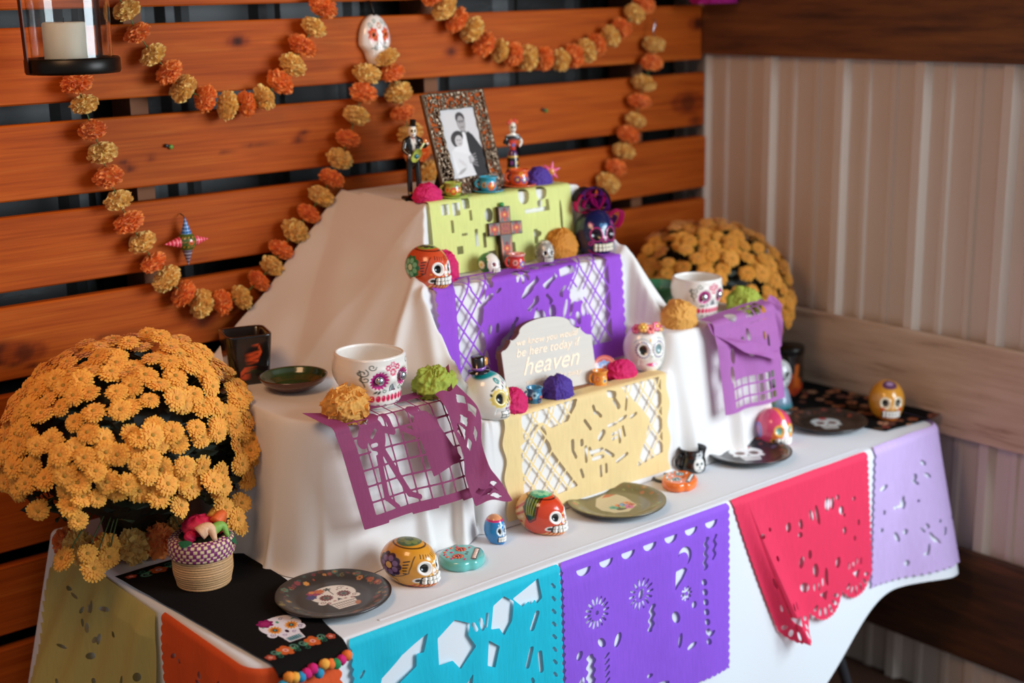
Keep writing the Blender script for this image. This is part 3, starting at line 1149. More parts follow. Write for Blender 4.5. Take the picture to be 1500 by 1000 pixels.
def f_maroon(U, V):
    W, H = 0.33, 0.245
    f = mins(U, W - U, H - V - .004 * np.floor((U / .06) % 2), V + .001)
    inner = h_rect(U, V, .035, W - .02, .022, H - .022)
    body = mins(h_ell(U, V, .085, .085, .022, .035, .2), h_circ(U, V, .095, .045, .014), h_cap(U, V, .08, .10, .07, .20, .007), h_cap(U, V, .09, .11, .125, .205, .007),
                h_cap(U, V, .09, .07, .125, .085, .007), h_cap(U, V, .07, .20, .09, .222, .006), h_cap(U, V, .125, .205, .145, .215, .006), h_cap(U, V, .125, .085, .12, .05, .006),
                h_cap(U, V, .05, .09, .065, .07, .012))
    lady = mins(h_ell(U, V, .20, .09, .028, .03), h_circ(U, V, .185, .055, .013), poly_d(U, V, [(.175, .09), (.225, .085), (.265, .165), (.185, .185), (.18, .13)]), h_cap(U, V, .175, .10, .15, .085, .006))
    s = .0285
    dp = np.abs((U / s) % 1 - .5) * s
    dq = np.abs(((V + .01) / (s * 1.05)) % 1 - .5) * s * 1.05
    hole = np.maximum(dp - (s - .005) / 2, dq - (s * 1.05 - .005) / 2)
    g = np.maximum(np.maximum(hole, inner), -mins(body, lady))
    for x0, y0, x1, y1, r in ((.075, .085, .088, .075, .0025), (.07, .10, .08, .10, .003), (.066, .112, .074, .115, .003)):
        g = mins(g, h_cap(U, V, x0, y0, x1, y1, r))
    return mins(f, g)


def maroon_map(U, V):
    """left corner curls up, right side folds over itself in loose pleats"""
    back, R = 0.045, 0.014
    v = V - back
    q = R * PI / 2
    a = np.clip(v / R, 0, PI / 2)
    dd = np.maximum(v - q, 0)
    u = U / 0.33
    fold = np.clip((u - 0.80) / 0.20, 0, 1)
    x = 1.236 + U * 0.93 + 0.155 * V * np.clip(1.0 - 0.2 * u, 0, 1)
    x = x - 0.05 * fold * np.sin(PI * np.clip(V / 0.25, 0, 1)) * 1.2
    yf = 1.990
    lean = 0.034
    y = np.where(v < 0, yf + R - v, yf + R - R * np.sin(a)) - lean * dd / 0.2 - 0.006
    pl = 0.006 * (1 + wob(U, 31, 20)) + 0.012 * fold * (1 + np.sin(V * 60))
    y = y - pl * np.clip(dd / .03, 0, 1)
    z = ZL + 0.004 - np.where(v < 0, 0, R - R * np.cos(a)) - dd * 0.97
    curl = np.clip(1 - u / 0.12, 0, 1) * np.clip(1 - V / 0.05, 0, 1)
    z = z + 0.012 * curl + np.clip(-v, 0, 1) * 0.10
    x = x - 0.02 * curl
    z = z + np.clip(-v / .045, 0, 1) * (.004 + 0.028 * fold) + fold * .012 * np.clip(1 - dd / .1, 0, 1)
    return np.stack([x, y, z], -1)


mb_ = banner('paper_banner', 'maroon cut-paper banner with dancing figures on the left box of the altar', '#8c3560', 0.33, 0.245, f_maroon, maroon_map, 0.002)


def flap_mesh(pts_left, pts_right, nu=14, crink=0.004, seed=0, holes=(), n=40):
    A, B = np.array(pts_left, float), np.array(pts_right, float)
    t = np.linspace(0, 1, n)
    k = np.linspace(0, 1, len(A))
    a = np.stack([np.interp(t, k, A[:, i]) for i in range(3)], -1)
    b = np.stack([np.interp(t, k, B[:, i]) for i in range(3)], -1)
    for _ in range(6 * (n // 40) ** 2):
        for q in (a, b):
            q[1:-1] = (q[:-2] + 2 * q[1:-1] + q[2:]) / 4
    w = np.linspace(0, 1, nu)[None, :, None]
    G = a[:, None] * (1 - w) + b[:, None] * w
    tt, ww = np.meshgrid(t, np.linspace(0, 1, nu), indexing='ij')
    G[..., 1] -= crink * (1 + np.sin(tt * 17 + ww * 4 + seed))
    G[..., 2] += crink * np.sin(tt * 11 + ww * 7 + seed)
    Fq = grid_faces(n, nu)
    tc, wc = tt.ravel()[Fq].mean(1), ww.ravel()[Fq].mean(1)
    keep = np.ones(len(Fq), bool)
    for (t0, w0, ra, rb) in holes:
        keep &= (np.abs((tc - t0) / ra) + np.abs((wc - w0) / rb)) > 1
    return G.reshape(-1, 3), Fq[keep]


mm = bpy.data.materials['paper_banner_8c3560']
V, F = flap_mesh([(1.462, 1.985, 1.042), (1.474, 1.958, 1.000), (1.486, 1.946, 0.950), (1.493, 1.940, 0.895), (1.493, 1.934, 0.857), (1.506, 1.926, .833)],
                 [(1.525, 2.00, 1.042), (1.550, 1.968, 1.000), (1.535, 1.94, 0.95), (1.540, 1.934, 0.89), (1.574, 1.93, 0.858), (1.585, 1.922, 0.826)], 48, 0.004, 0,
                 ((.80, .30, .045, .16), (.80, .72, .04, .14), (.87, .48, .05, .2), (.945, .62, .035, .14), (.10, .75, .05, .14), (.20, .80, .05, .12), (.30, .25, .06, .12), (.42, .35, .05, .12), (.36, .7, .05, .1), (.24, .45, .05, .1)), 120)
obj('folded_flap', V, F, mm, mb_)


def f_orchid(U, V):
    W, H = 0.24, 0.245
    f = mins(U, W - U, H - V - .006 * np.floor((U / .05) % 2), V + .001)
    for x, y, a, b in ((.075, .035, .016, .014), (.10, .085, .006, .008), (.12, .075, .006, .012), (.125, .11, .011, .011), (.175, .085, .006, .008), (.19, .10, .004, .014), (.05, .11, .01, .016), (.04, .15, .008, .018)):
        f = mins(f, h_ell(U, V, x, y, a, b))
    inner = mins(h_rect(U, V, .125, .20, .012, .055), h_rect(U, V, .04, .20, .165, .225))
    s = .026
    dp = np.abs((U / s) % 1 - .5) * s
    dq = np.abs((V / s) % 1 - .5) * s
    return mins(f, np.maximum(np.maximum(dp, dq) - (s - .006) / 2, inner))


def orchid_map(U, V):
    u = U / .24
    U = U * .86
    fm = step_map(2.205, 1.984, ZR + .006, 0.03, 0.022, 16, 0.07, 0.014, 0.008, 0.006)
    P = fm(U, V)
    P[:, 2] += 0.016 * u * (V < 0.12) * (1 - V / .12)
    return P


ob_ = banner('paper_banner', 'orchid purple cut-paper banner drooping from the right box of the altar', '#b068ae', 0.235, 0.235, f_orchid, orchid_map, 0.002)
om = bpy.data.materials['paper_banner_b068ae']
V, F = flap_mesh([(2.200, 2.00, 1.052), (2.27, 1.965, 1.012), (2.335, 1.955, 0.985), (2.39, 1.952, 0.968)],
                 [(2.207, 1.975, 1.022), (2.27, 1.945, 0.985), (2.33, 1.94, 0.958), (2.39, 1.94, 0.945)], 10, 0.003)
obj('folded_flap', V, F, om, ob_)
V, F = flap_mesh([(2.410, 1.985, 0.96), (2.410, 1.99, 1.03), (2.410, 2.00, 1.066), (2.430, 2.01, 1.076)],
                 [(2.432, 1.972, 0.96), (2.434, 1.975, 1.03), (2.434, 1.98, 1.056), (2.450, 1.99, 1.052)], 8, 0.002)
obj('folded_flap', V, F, om, ob_)
# ------------------------------------------------------------------ painted clay skulls
def pz(z):
    return z


def skull_mesh(w, l, h, nu, nv):
    """clay skull facing -Y, origin under its base; returns verts, faces, unit directions"""
    D, F = sphere_grid(nu, nv)
    dx, dy, dz = D[:, 0], D[:, 1], D[:, 2]
    rh = np.sqrt(np.maximum(1 - dz * dz, 1e-6))
    e = 3.3
    k = np.where(dz < 0, (1 - np.abs(dz) ** e) ** (1 / e) / rh, 1.0)
    k = 1 + (np.minimum(k, 1.6) - 1) * sm(-.35, .5, -dy)
    x, y, z = dx * 0.5 * (1 + (k - 1) * .5), dy * 0.5 * k, dz * 0.5
    f = sm(0.05, 0.75, -dy)
    low = sm(-0.02, -0.85, dz)
    top = sm(0.2, 1.0, dz)
    x = x * (1 - 0.20 * f * low) * (1 - 0.06 * sm(.3, 1, -dy))
    y = np.where(dy < 0, y * (1 + 0.24 * low), y * (1 - 0.16 * low))
    y = np.where(dy < 0, y * (1 - 0.02 * top), y)
    # brow and forehead slope, cheek bones
    X, Z = x, z
    fr = (dy < -0.05).astype(float)
    for s in (-1, 1):
        r = np.hypot((X - s * 0.185) / 1.0, (Z - 0.03) / 1.0)
        y += fr * (0.055 * np.exp(-(r / 0.085) ** 2) - 0.022 * np.exp(-((r - 0.125) / 0.035) ** 2))
        r = np.hypot(X - s * 0.30, Z + 0.12)
        y -= fr * 0.02 * np.exp(-(r / 0.08) ** 2)
    y -= fr * 0.030 * np.exp(-(np.hypot(X, (Z + 0.085) / 1.3) / 0.055) ** 2)
    y += fr * 0.030 * np.exp(-((Z + 0.235) / 0.055) ** 2) * (np.abs(X) < .28)
    z = np.maximum(z, -0.43 + 0.02 * (1 - np.hypot(x, y)))
    V = np.stack([x * w, y * l, (z + 0.43) / 0.93 * h], -1)
    return V, F, D, x, z


def skull_teeth(mb, V, D, xn, zn, w, l, h, rows, n, wid, colr):
    """little bevelled tooth blocks following the jaw curve"""
    fr = D[:, 1] < -0.05
    for (z0, z1) in rows:
        zc = (z0 + z1) / 2
        for k in range(n):
            xa, xb = -wid + 2 * wid * k / n, -wid + 2 * wid * (k + 1) / n
            xc = (xa + xb) / 2
            d = (xn - xc) ** 2 + (zn - zc) ** 2 + np.where(fr, 0, 9)
            yb = V[np.argsort(d)[:6], 1].mean() + 0.02 * l
            g = (xb - xa) * 0.07
            Vb, Fb = box((xa + g) * w, (xb - g) * w, yb - 0.055 * l, yb + 0.02 * l, (z0 + 0.43 + .004) / .93 * h, (z1 + 0.43 - .004) / .93 * h, 0.008 * w)
            mb.add(Vb, Fb, colr)


def skull(name, label, loc, rotz, dims, pal, hi=False, group='painted clay skulls', n_teeth=6, extra=None, seed=0, mat='ceramic'):
    w, l, h = dims
    nu, nv = (300, 190) if hi else (150, 96)
    V, F, D, xn, zn = skull_mesh(w, l, h, nu, nv)
    dx, dy, dz = D[:, 0], D[:, 1], D[:, 2]
    base = np.empty((len(V), 3))
    base[:] = L(pal['base'])
    if pal.get('back'):
        a = sm(-.05, .05, dy - 0.1 + 0.4 * dz)[:, None]
        base = base * (1 - a) + L(pal['back']) * a
    aa = 0.004 if hi else 0.009
    # sides: (y, z) coordinates, both sides
    sd = Paint(D[:, 1], D[:, 2], base, np.abs(dx) > 0.35, 0.014 if hi else .03)
    if pal.get('side'):
        c0, c1, c2 = pal['side']
        sd.flower(0.20, 0.10, 0.52, 10, c0, None, depth=.12)
        sd.petals(0.20, 0.10, 0.29, 0.115, 7, c1)
        sd.disc(0.20, 0.10, 0.135, c2)
        for k in range(5):
            sd.line([(-0.36, 0.34 - k * 0.12), (-0.52 + .02 * k, 0.38 - k * 0.13)], 0.05, pal['ink'])
        sd.line([(-0.62, 0.55), (-0.60, 0.2), (-0.52, -0.12), (-0.3, -0.25), (0.1, -0.4)], 0.03, pal['ink'])
        sd.line([(0.7, -0.45), (0.2, -0.46), (-0.05, -0.50), (-0.10, -0.9)], 0.03, pal['ink'])
    if pal.get('stripes'):
        c0, c1 = pal['stripes']
        back = (dy > -0.15)
        st = Paint(D[:, 1], D[:, 2], sd.c, (np.abs(dx) > 0.2) & back, 0.02)
        for k in range(6):
            st.line([(0.1 + k * .06, 0.75 - k * 0.25), (0.95, -0.02 - k * 0.12)], 0.10, c0 if k % 2 else c1)
        sd.c = st.c
    if pal.get('wing'):
        c0, c1 = pal['wing']
        st = Paint(D[:, 1], D[:, 2], sd.c, (np.abs(dx) > 0.05) & (dz > -0.3), 0.02)
        st.poly([(-0.30, 0.98), (0.30, 0.98), (0.28, 0.45), (-0.05, -0.15), (-0.28, 0.05)], c0)
        for k in range(4):
            st.line([(-0.2 + k * .13, 0.85), (-0.16 + k * .08, 0.15)], 0.035, c1)
        st.line([(-0.33, 1.0), (-0.33, 0.3), (-0.30, 0.0), (-0.05, -0.2), (0.3, 0.45)], 0.05, pal['ink'])
        sd.c = st.c
    # crown
    cr = Paint(D[:, 0], D[:, 1], sd.c, dz > 0.45, 0.02)
    if pal.get('crown'):
        c0, c1 = pal['crown']
        cr.disc(0, -0.05, 0.50, c0, 0.42)
        cr.petals(0, -0.05, 0.26, 0.12, 7, c1)
        cr.disc(0, -0.05, 0.14, pal['crown'][0])
        cr.ring(0, -0.05, 0.56, 0.05, pal['ink'])
    # face
    front = (dy < -0.08)
    p = Paint(xn, zn, cr.c, front, aa)
    if pal.get('face'):
        p.disc(0, -0.12, 0.36, pal['face'], 0.36)
    for s in (-1, 1):
        for q in range(pal.get('dots', 0)):
            a = PI * (0.9 + 1.2 * q / 8)
            p.disc(s * 0.185 + 0.19 * math.cos(a) * s, 0.03 + 0.19 * math.sin(a), 0.018, pal['dotc'])
        if pal.get('brow'):
            for q in range(4):
                p.line([(s * (.06 + .05 * q), 0.20 + .01 * q), (s * (.03 + .05 * q), 0.27 + .01 * q)], 0.014, pal['brow'])
        if pal.get('petal_eye'):
            p.flower(s * 0.185, 0.03, 0.175, 14, pal['petal_eye'], None, depth=.25)
        if pal.get('ring', '#ffffff'):
            p.disc(s * 0.185, 0.03, 0.140, pal.get('ring', '#f6f2ea'), 0.150)
        er = pal.get('eye_r', .08)
        p.disc(s * 0.185, 0.028, er, pal.get('eye', '#0b0908'), er * 1.14)
        # jaw joint
        if pal.get('joint', True):
            p.disc(s * 0.30, -0.225, 0.062, pal.get('ring', '#f6f2ea') or '#f6f2ea')
            p.disc(s * 0.30, -0.228, 0.036, '#0b0908')
    p.disc(0, -0.085, 0.058, pal.get('nose', '#f6f2ea'), 0.07)
    p.disc(0, -0.09, 0.022, pal.get('nosec', pal['base']))
    p.lay(np.maximum(np.abs(zn + 0.238) - 0.088, np.abs(xn) - 0.268), pal.get('gum', '#0d0a0a'))
    if pal.get('chin'):
        ca = np.arctan2(xn, 0.36)
        p.lay(np.maximum(np.maximum(np.abs(((xn / 0.055) % 1) - 0.5) * 0.055 - 0.0145, zn + 0.322), np.abs(xn) - .34), pal['chin'])
    if extra:
        extra(p, D, V, xn, zn)
    root = thing(name, label, 'skull', loc, rotz, group)
    obj('skull_body', V, F, M[mat], root, col=p.c)
    mb = MB()
    skull_teeth(mb, V, D, xn, zn, w, l, h, ((-0.238, -0.158), (-0.318, -0.240)), n_teeth, 0.245, pal.get('tooth', '#f4f1ea'))
    mb.build('teeth', M[mat], root, smooth=False, kind='stuff')
    return root


INK = '#1a1210'
skull('painted_skull', 'orange skull with dark purple side flower and red-lined chin, front left of the table', (1.337, 1.906, T), 0.24, (0.086, 0.112, 0.078),
      dict(base='#e09a2e', ink=INK, side=('#3b1c40', '#8d6ea0', '#eec07a'), crown=('#4c6a44', '#7c8a4a'), dots=5, dotc='#f3e7cc', brow=INK, chin='#c42e1c', nosec='#d9872a'), True)
skull('painted_skull', 'red-orange skull with green wing on its crown and striped back, beside the olive plate', (1.664, 1.926, T), 0.24, (0.080, 0.104, 0.079),
      dict(base='#d9431f', back='#e3a55c', ink=INK, stripes=('#f0c088', '#c9482a'), wing=('#2f4a20', '#a9b84a'), crown=('#2fa27c', '#8fd6a0'), dots=5, dotc='#f3c36a', chin='#f0bd72', nosec='#f0bd72'), True)
skull('painted_skull', 'orange-red skull with green flowered temple on the left end of the second altar step', (1.612, 2.196, Z2 + .002), 0.16, (0.078, 0.098, 0.083),
      dict(base='#d5502a', ink=INK, side=('#217a50', '#7ec9a2', '#cfe7c0'), crown=('#8a9a3c', '#2e3a1c'), dots=7, dotc='#f2a83e', brow=INK, chin='#f0b558', nosec='#e9c37a'), True)


def pink_extra(p, D, V, xn, zn):
    p.poly([(-.05, .5), (.05, .5), (.05, .0), (.12, -.16), (-.12, -.16), (-.05, .0)], '#f7e9ee')
    q = Paint(D[:, 1], D[:, 2], p.c, (np.abs(D[:, 0]) > .4) & (D[:, 1] > -.45), .02)
    q.disc(0.15, -.05, .36, '#8f84c8', .42)
    q.disc(0.18, -.05, .2, '#c98fb8', .28)
    p.c = q.c
    q = Paint(D[:, 0], D[:, 1], p.c, D[:, 2] > .6, .02)
    q.line([(0, -1), (0, 1)], .22, '#f28a2e')
    p.c = q.c


skull('painted_skull', 'pink and orange skull with a white stripe down its face behind the glossy plate', (2.400, 1.962, T), -0.22, (0.080, 0.09, 0.083),
      dict(base='#d9446e', face='#ef6a24', ink='#7a2440', chin='#f4c9d2', ring='#f0ae4a', eye='#7fb5a6', nosec='#e8a0b0', gum='#e2c7c0'), extra=pink_extra)


def far_extra(p, D, V, xn, zn):
    q = Paint(D[:, 0], D[:, 1], p.c, D[:, 2] > .45, .03)
    q.disc(0, -.42, .42, '#5b3457', .3)
    q.disc(0, -.42, .2, '#a886ac', .13)
    p.c = q.c
    for s in (-1, 1):
        p.disc(s * .25, -.12, .07, '#e2622a', .05)


skull('painted_skull', 'mustard orange skull at the far right corner on the black floral cloth', (2.745, 1.903, T + .003), -0.66, (0.083, 0.09, 0.091),
      dict(base='#d9952c', ink=INK, chin='#c24a1c', nose='#e9b36a', nosec='#d07a22', ring='#f3e3c2', joint=False), extra=far_extra)


def cobalt_extra(p, D, V, xn, zn):
    p.poly([(-.04, .0), (.04, .0), (.07, -.13), (-.07, -.13)], '#c2266a')
    p.poly([(-.02, -.02), (.02, -.02), (.04, -.11), (-.04, -.11)], '#2a1430')
    for s in (-1, 1):
        p.curl(s * .30, -.16, .06, '#d33b86', .016)
        p.curl(s * .05, .20, .05, '#5aa0d8', .014)
        p.curl(s * .28, .24, .05, '#c23a90', .014, sgn=-1)
        p.line([(s * .32, -.3), (s * .25, -.36), (s * .1, -.38)], .02, '#c2305e')


bs_ = skull('painted_skull', 'dark cobalt skull with pink outlined eyes and a ribbon bow on the second step', (2.092, 2.225, Z2), -0.28, (0.092, 0.094, 0.098),
            dict(base='#101b48', back='#123038', ink='#0a0c20', ring='#d02f80', eye_r=.118, eye='#120a12', nose='#101b48', nosec='#101b48', joint=False, tooth='#e8e0c8'), extra=cobalt_extra)
mbr = MB()
for a, colr, Rr, dy in ((2.75, '#d21a7c', .042, 0), (2.2, '#1a1018', .046, .012), (1.75, '#5f2590', .044, -.004), (1.2, '#e0227e', .040, .004), (.75, '#1a1018', .048, .012), (.35, '#7a2a9a', .038, 0), (-.35, '#e8257e', .040, -.006), (-.75, '#6a2a86', .030, .006), (2.5, '#b0187a', .030, -.01), (1.5, '#c21a86', .030, -.012)):
    t = np.linspace(0, 1, 26)
    dx_, dz_ = math.cos(a), math.sin(a)
    loop = np.stack([Rr * (dx_ * np.sin(t * PI) - dz_ * .50 * np.sin(2 * PI * t)), dy + .010 * np.sin(t * PI), Rr * (dz_ * np.sin(t * PI) + dx_ * .50 * np.sin(2 * PI * t)) + .100], -1)
    if a < 0:
        loop += np.array([.030, 0, -.018])
    off = np.array([0, 0.0125, 0.0])
    n_ = len(loop)
    mbr.add(np.vstack([loop - off, loop + off]), [[i, i + 1, n_ + i + 1, n_ + i] for i in range(n_ - 1)], colr)
mbr.build('ribbon_bow', M['tissue'], bs_)


def grey_extra(p, D, V, xn, zn):
    q = Paint(D[:, 0], D[:, 1], p.c, D[:, 2] > .3, .03)
    q.petals(0, 0, .45, .16, 8, '#d9d2c2')
    p.c = q.c
    for s in (-1, 1):
        p.curl(s * .2, .25, .07, '#efe8da', .02)
        p.curl(s * .32, -.1, .06, '#3a332c', .02)


skull('painted_skull', 'small grey and black skull beside the orange paper flower on the second step', (1.938, 2.218, Z2), -0.25, (0.042, 0.048, 0.05),
      dict(base='#9a948a', back='#35302c', ink='#221d1a', ring='#cfc8ba', side=('#4a443e', '#b8b0a2', '#e0d8c8'), tooth='#d8d2c4', nose='#5a544c', joint=False), extra=grey_extra, group='small painted skulls')


def green_extra(p, D, V, xn, zn):
    q = Paint(D[:, 1], D[:, 2], p.c, (np.abs(D[:, 0]) > .25) & (D[:, 1] > -.5), .03)
    q.disc(.15, .0, .8, '#1d6a34', .8)
    q.petals(.1, .0, .26, .12, 8, '#f2ead0')
    q.disc(.1, .0, .15, '#e9c860')
    p.c = q.c


skull('painted_skull', 'tiny green skull with a cream daisy on its side left of the wooden cross', (1.785, 2.218, Z2), 0.15, (0.040, 0.05, 0.043),
      dict(base='#efe7dc', back='#1d6a34', ink='#1c3a22', tooth='#f0eade', nosec='#b8473a', eye='#7a2430', joint=False), extra=green_extra, group='small painted skulls')


def blue_extra(p, D, V, xn, zn):
    q = Paint(D[:, 0], D[:, 1], p.c, D[:, 2] > .62, .03)
    q.disc(0, 0, 1.0, '#d3256a', 1.0)
    p.c = q.c
    q = Paint(D[:, 0], D[:, 1], p.c, D[:, 2] > .74, .03)
    q.disc(0, 0, 1.0, '#e59a68', 1.0)
    p.c = q.c
    for s in (-1, 1):
        p.disc(s * .06, .2, .03, '#cfe3ee')
        p.disc(s * .18, .22, .03, '#cfe3ee')


skull('painted_skull', 'tiny bright blue skull with a pink cap by the hem of the cloth', (1.560, 1.938, T), 0.10, (0.038, 0.045, 0.056),
      dict(base='#1f7fbe', ink='#0d3a5e', dots=4, dotc='#9fd0ea', ring='#dbe7ea', nosec='#e0b050', joint=False), extra=blue_extra, group='small painted skulls')


# ------------------------------------------------------------------ white porcelain skulls
def flower_ring(parent, name, w, l, z, cols, n, r):
    for k in range(n):
        a = PI * (1.2 + 0.6 * k / (n - 1))
        mb = MB()
        c = cols[k % len(cols)]
        for q in range(6):
            b = 2 * PI * q / 6
            V, F = sphere_grid(8, 6)
            V = V * np.array([r * .55, r * .3, r * .55]) + np.array([r * .62 * math.cos(b), 0, r * .62 * math.sin(b)])
            mb.add(V, F, c)
        V, F = sphere_grid(8, 6)
        mb.add(V * r * .4 + np.array([0, -r * .2, 0]), F, '#c8304a' if k % 2 == 0 else '#f6d24a')
        mb.build(name, M['ceramic'], parent, (w * .36 * math.cos(a), l * .40 * math.sin(a), z + 0.004 * (k % 2)), (-.5, 0, a + PI / 2))


def wskull_extra_R(p, D, V, xn, zn):
    for s in (-1, 1):
        for q in range(18):
            a = 2 * PI * q / 18
            p.disc(s * .19 + .145 * math.cos(a), .03 + .155 * math.sin(a), .017, '#4b3b86')
        p.disc(s * .19, .03, .095, '#cdbf9c', .105)
        p.disc(s * .19, .03, .085, '#1c1512' if s < 0 else '#7f9a9c', .098)
        t = np.linspace(-.9, .9, 8)
        p.line(list(zip(s * .19 + .21 * np.sin(t), .03 + .22 * np.cos(t))), .014, '#8fa0ac')
    p.disc(0, .22, .035, '#f1b66a')
    p.poly([(-.02, -.08), (.02, -.08), (0, -.13)], '#2f8a4a')
    p.disc(0, -.265, .13, '#e13f74', .035)
    p.line([(-.12, -.265), (.12, -.265)], .012, '#a82650')


def white_skull(name, label, loc, rotz, dims, extra):
    w, l, h = dims
    V, F, D, xn, zn = skull_mesh(w, l, h, 190, 120)
    p = Paint(xn, zn, '#ece6dc', D[:, 1] < -.05, .008)
    extra(p, D, V, xn, zn)
    root = thing(name, label, 'skull', loc, rotz, 'white porcelain skulls')
    obj('skull_body', V, F, M['ceramic'], root, col=p.c)
    return root


wr = white_skull('porcelain_skull', 'white skull with a crown of coral flowers at the right end of the lowest step', (2.082, 2.060, Z1 + .003), -0.42, (0.092, 0.085, 0.098), wskull_extra_R)
flower_ring(wr, 'crown_flower', .092, .085, 0.092, ['#ea6a86', '#f2b45a', '#ee7c72'], 5, 0.010)


def wskull_extra_L(p, D, V, xn, zn):
    for s in (-1, 1):
        p.flower(s * .19, .02, .20, 12, '#efd98a', None, depth=.2)
        p.ring(s * .19, .02, .16, .02, '#e6c85a')
        p.disc(s * .19, .02, .085, '#15181c', .105)
        p.line([(s * .08, .2), (s * .2, .26), (s * .32, .18)], .022, '#2a3a3c')
        p.curl(s * .12, .34, .06, '#1f8f90', .03)
    q = Paint(D[:, 1], D[:, 2], p.c, D[:, 2] > .62, .03)
    q.disc(0, 1, .6, '#1f9a98', .25)
    p.c = q.c
    p.line([(.0, -.02), (-.03, -.12)], .018, '#1d2a28')
    p.line([(.02, -.02), (.03, -.12)], .018, '#1d2a28')
    for k in range(3):
        p.disc(-.06 + .06 * k, -.19, .022, '#7a2f7c', .03)
    for a in np.linspace(-.17, .17, 5):
        p.line([(a, -.24), (a, -.36)], .014, '#12312a')
    for z in (-.24, -.30, -.36):
        p.line([(-.17, z), (.17, z)], .014, '#12312a')
    for x, z, c in ((.02, .3, '#7a2f7c'), (-.05, .24, '#1d2a28'), (.06, .2, '#c2a23a'), (.35, .1, '#1d2a28'), (-.35, .1, '#1d2a28')):
        p.disc(x, z, .018, c, .03)


wl = white_skull('porcelain_skull', 'white skull in a small black top hat half hidden by the draped cloth', (1.617, 2.028, Z1), 0.30, (0.080, 0.098, 0.092), wskull_extra_L)
mh = MB()
V, F = lathe([(0.001, 0), (.021, 0), (.021, .002), (.0125, .003), (.0135, .030), (.012, .031), (.001, .031)], 28)
mh.add(V, F, '#17131a')
V, F = lathe([(.0128, .005), (.0142, .005), (.0142, .011), (.0130, .011)], 28, False, False)
mh.add(V, F, '#8f5bb0')
V, F = box(.004, .0155, -.013, -.004, .010, .026, .002)
mh.add(V, F, '#e0963c')
mh.build('top_hat', M['ceramic'], wl, (-0.02, 0.0, 0.094), (0.0, -0.12, 0))


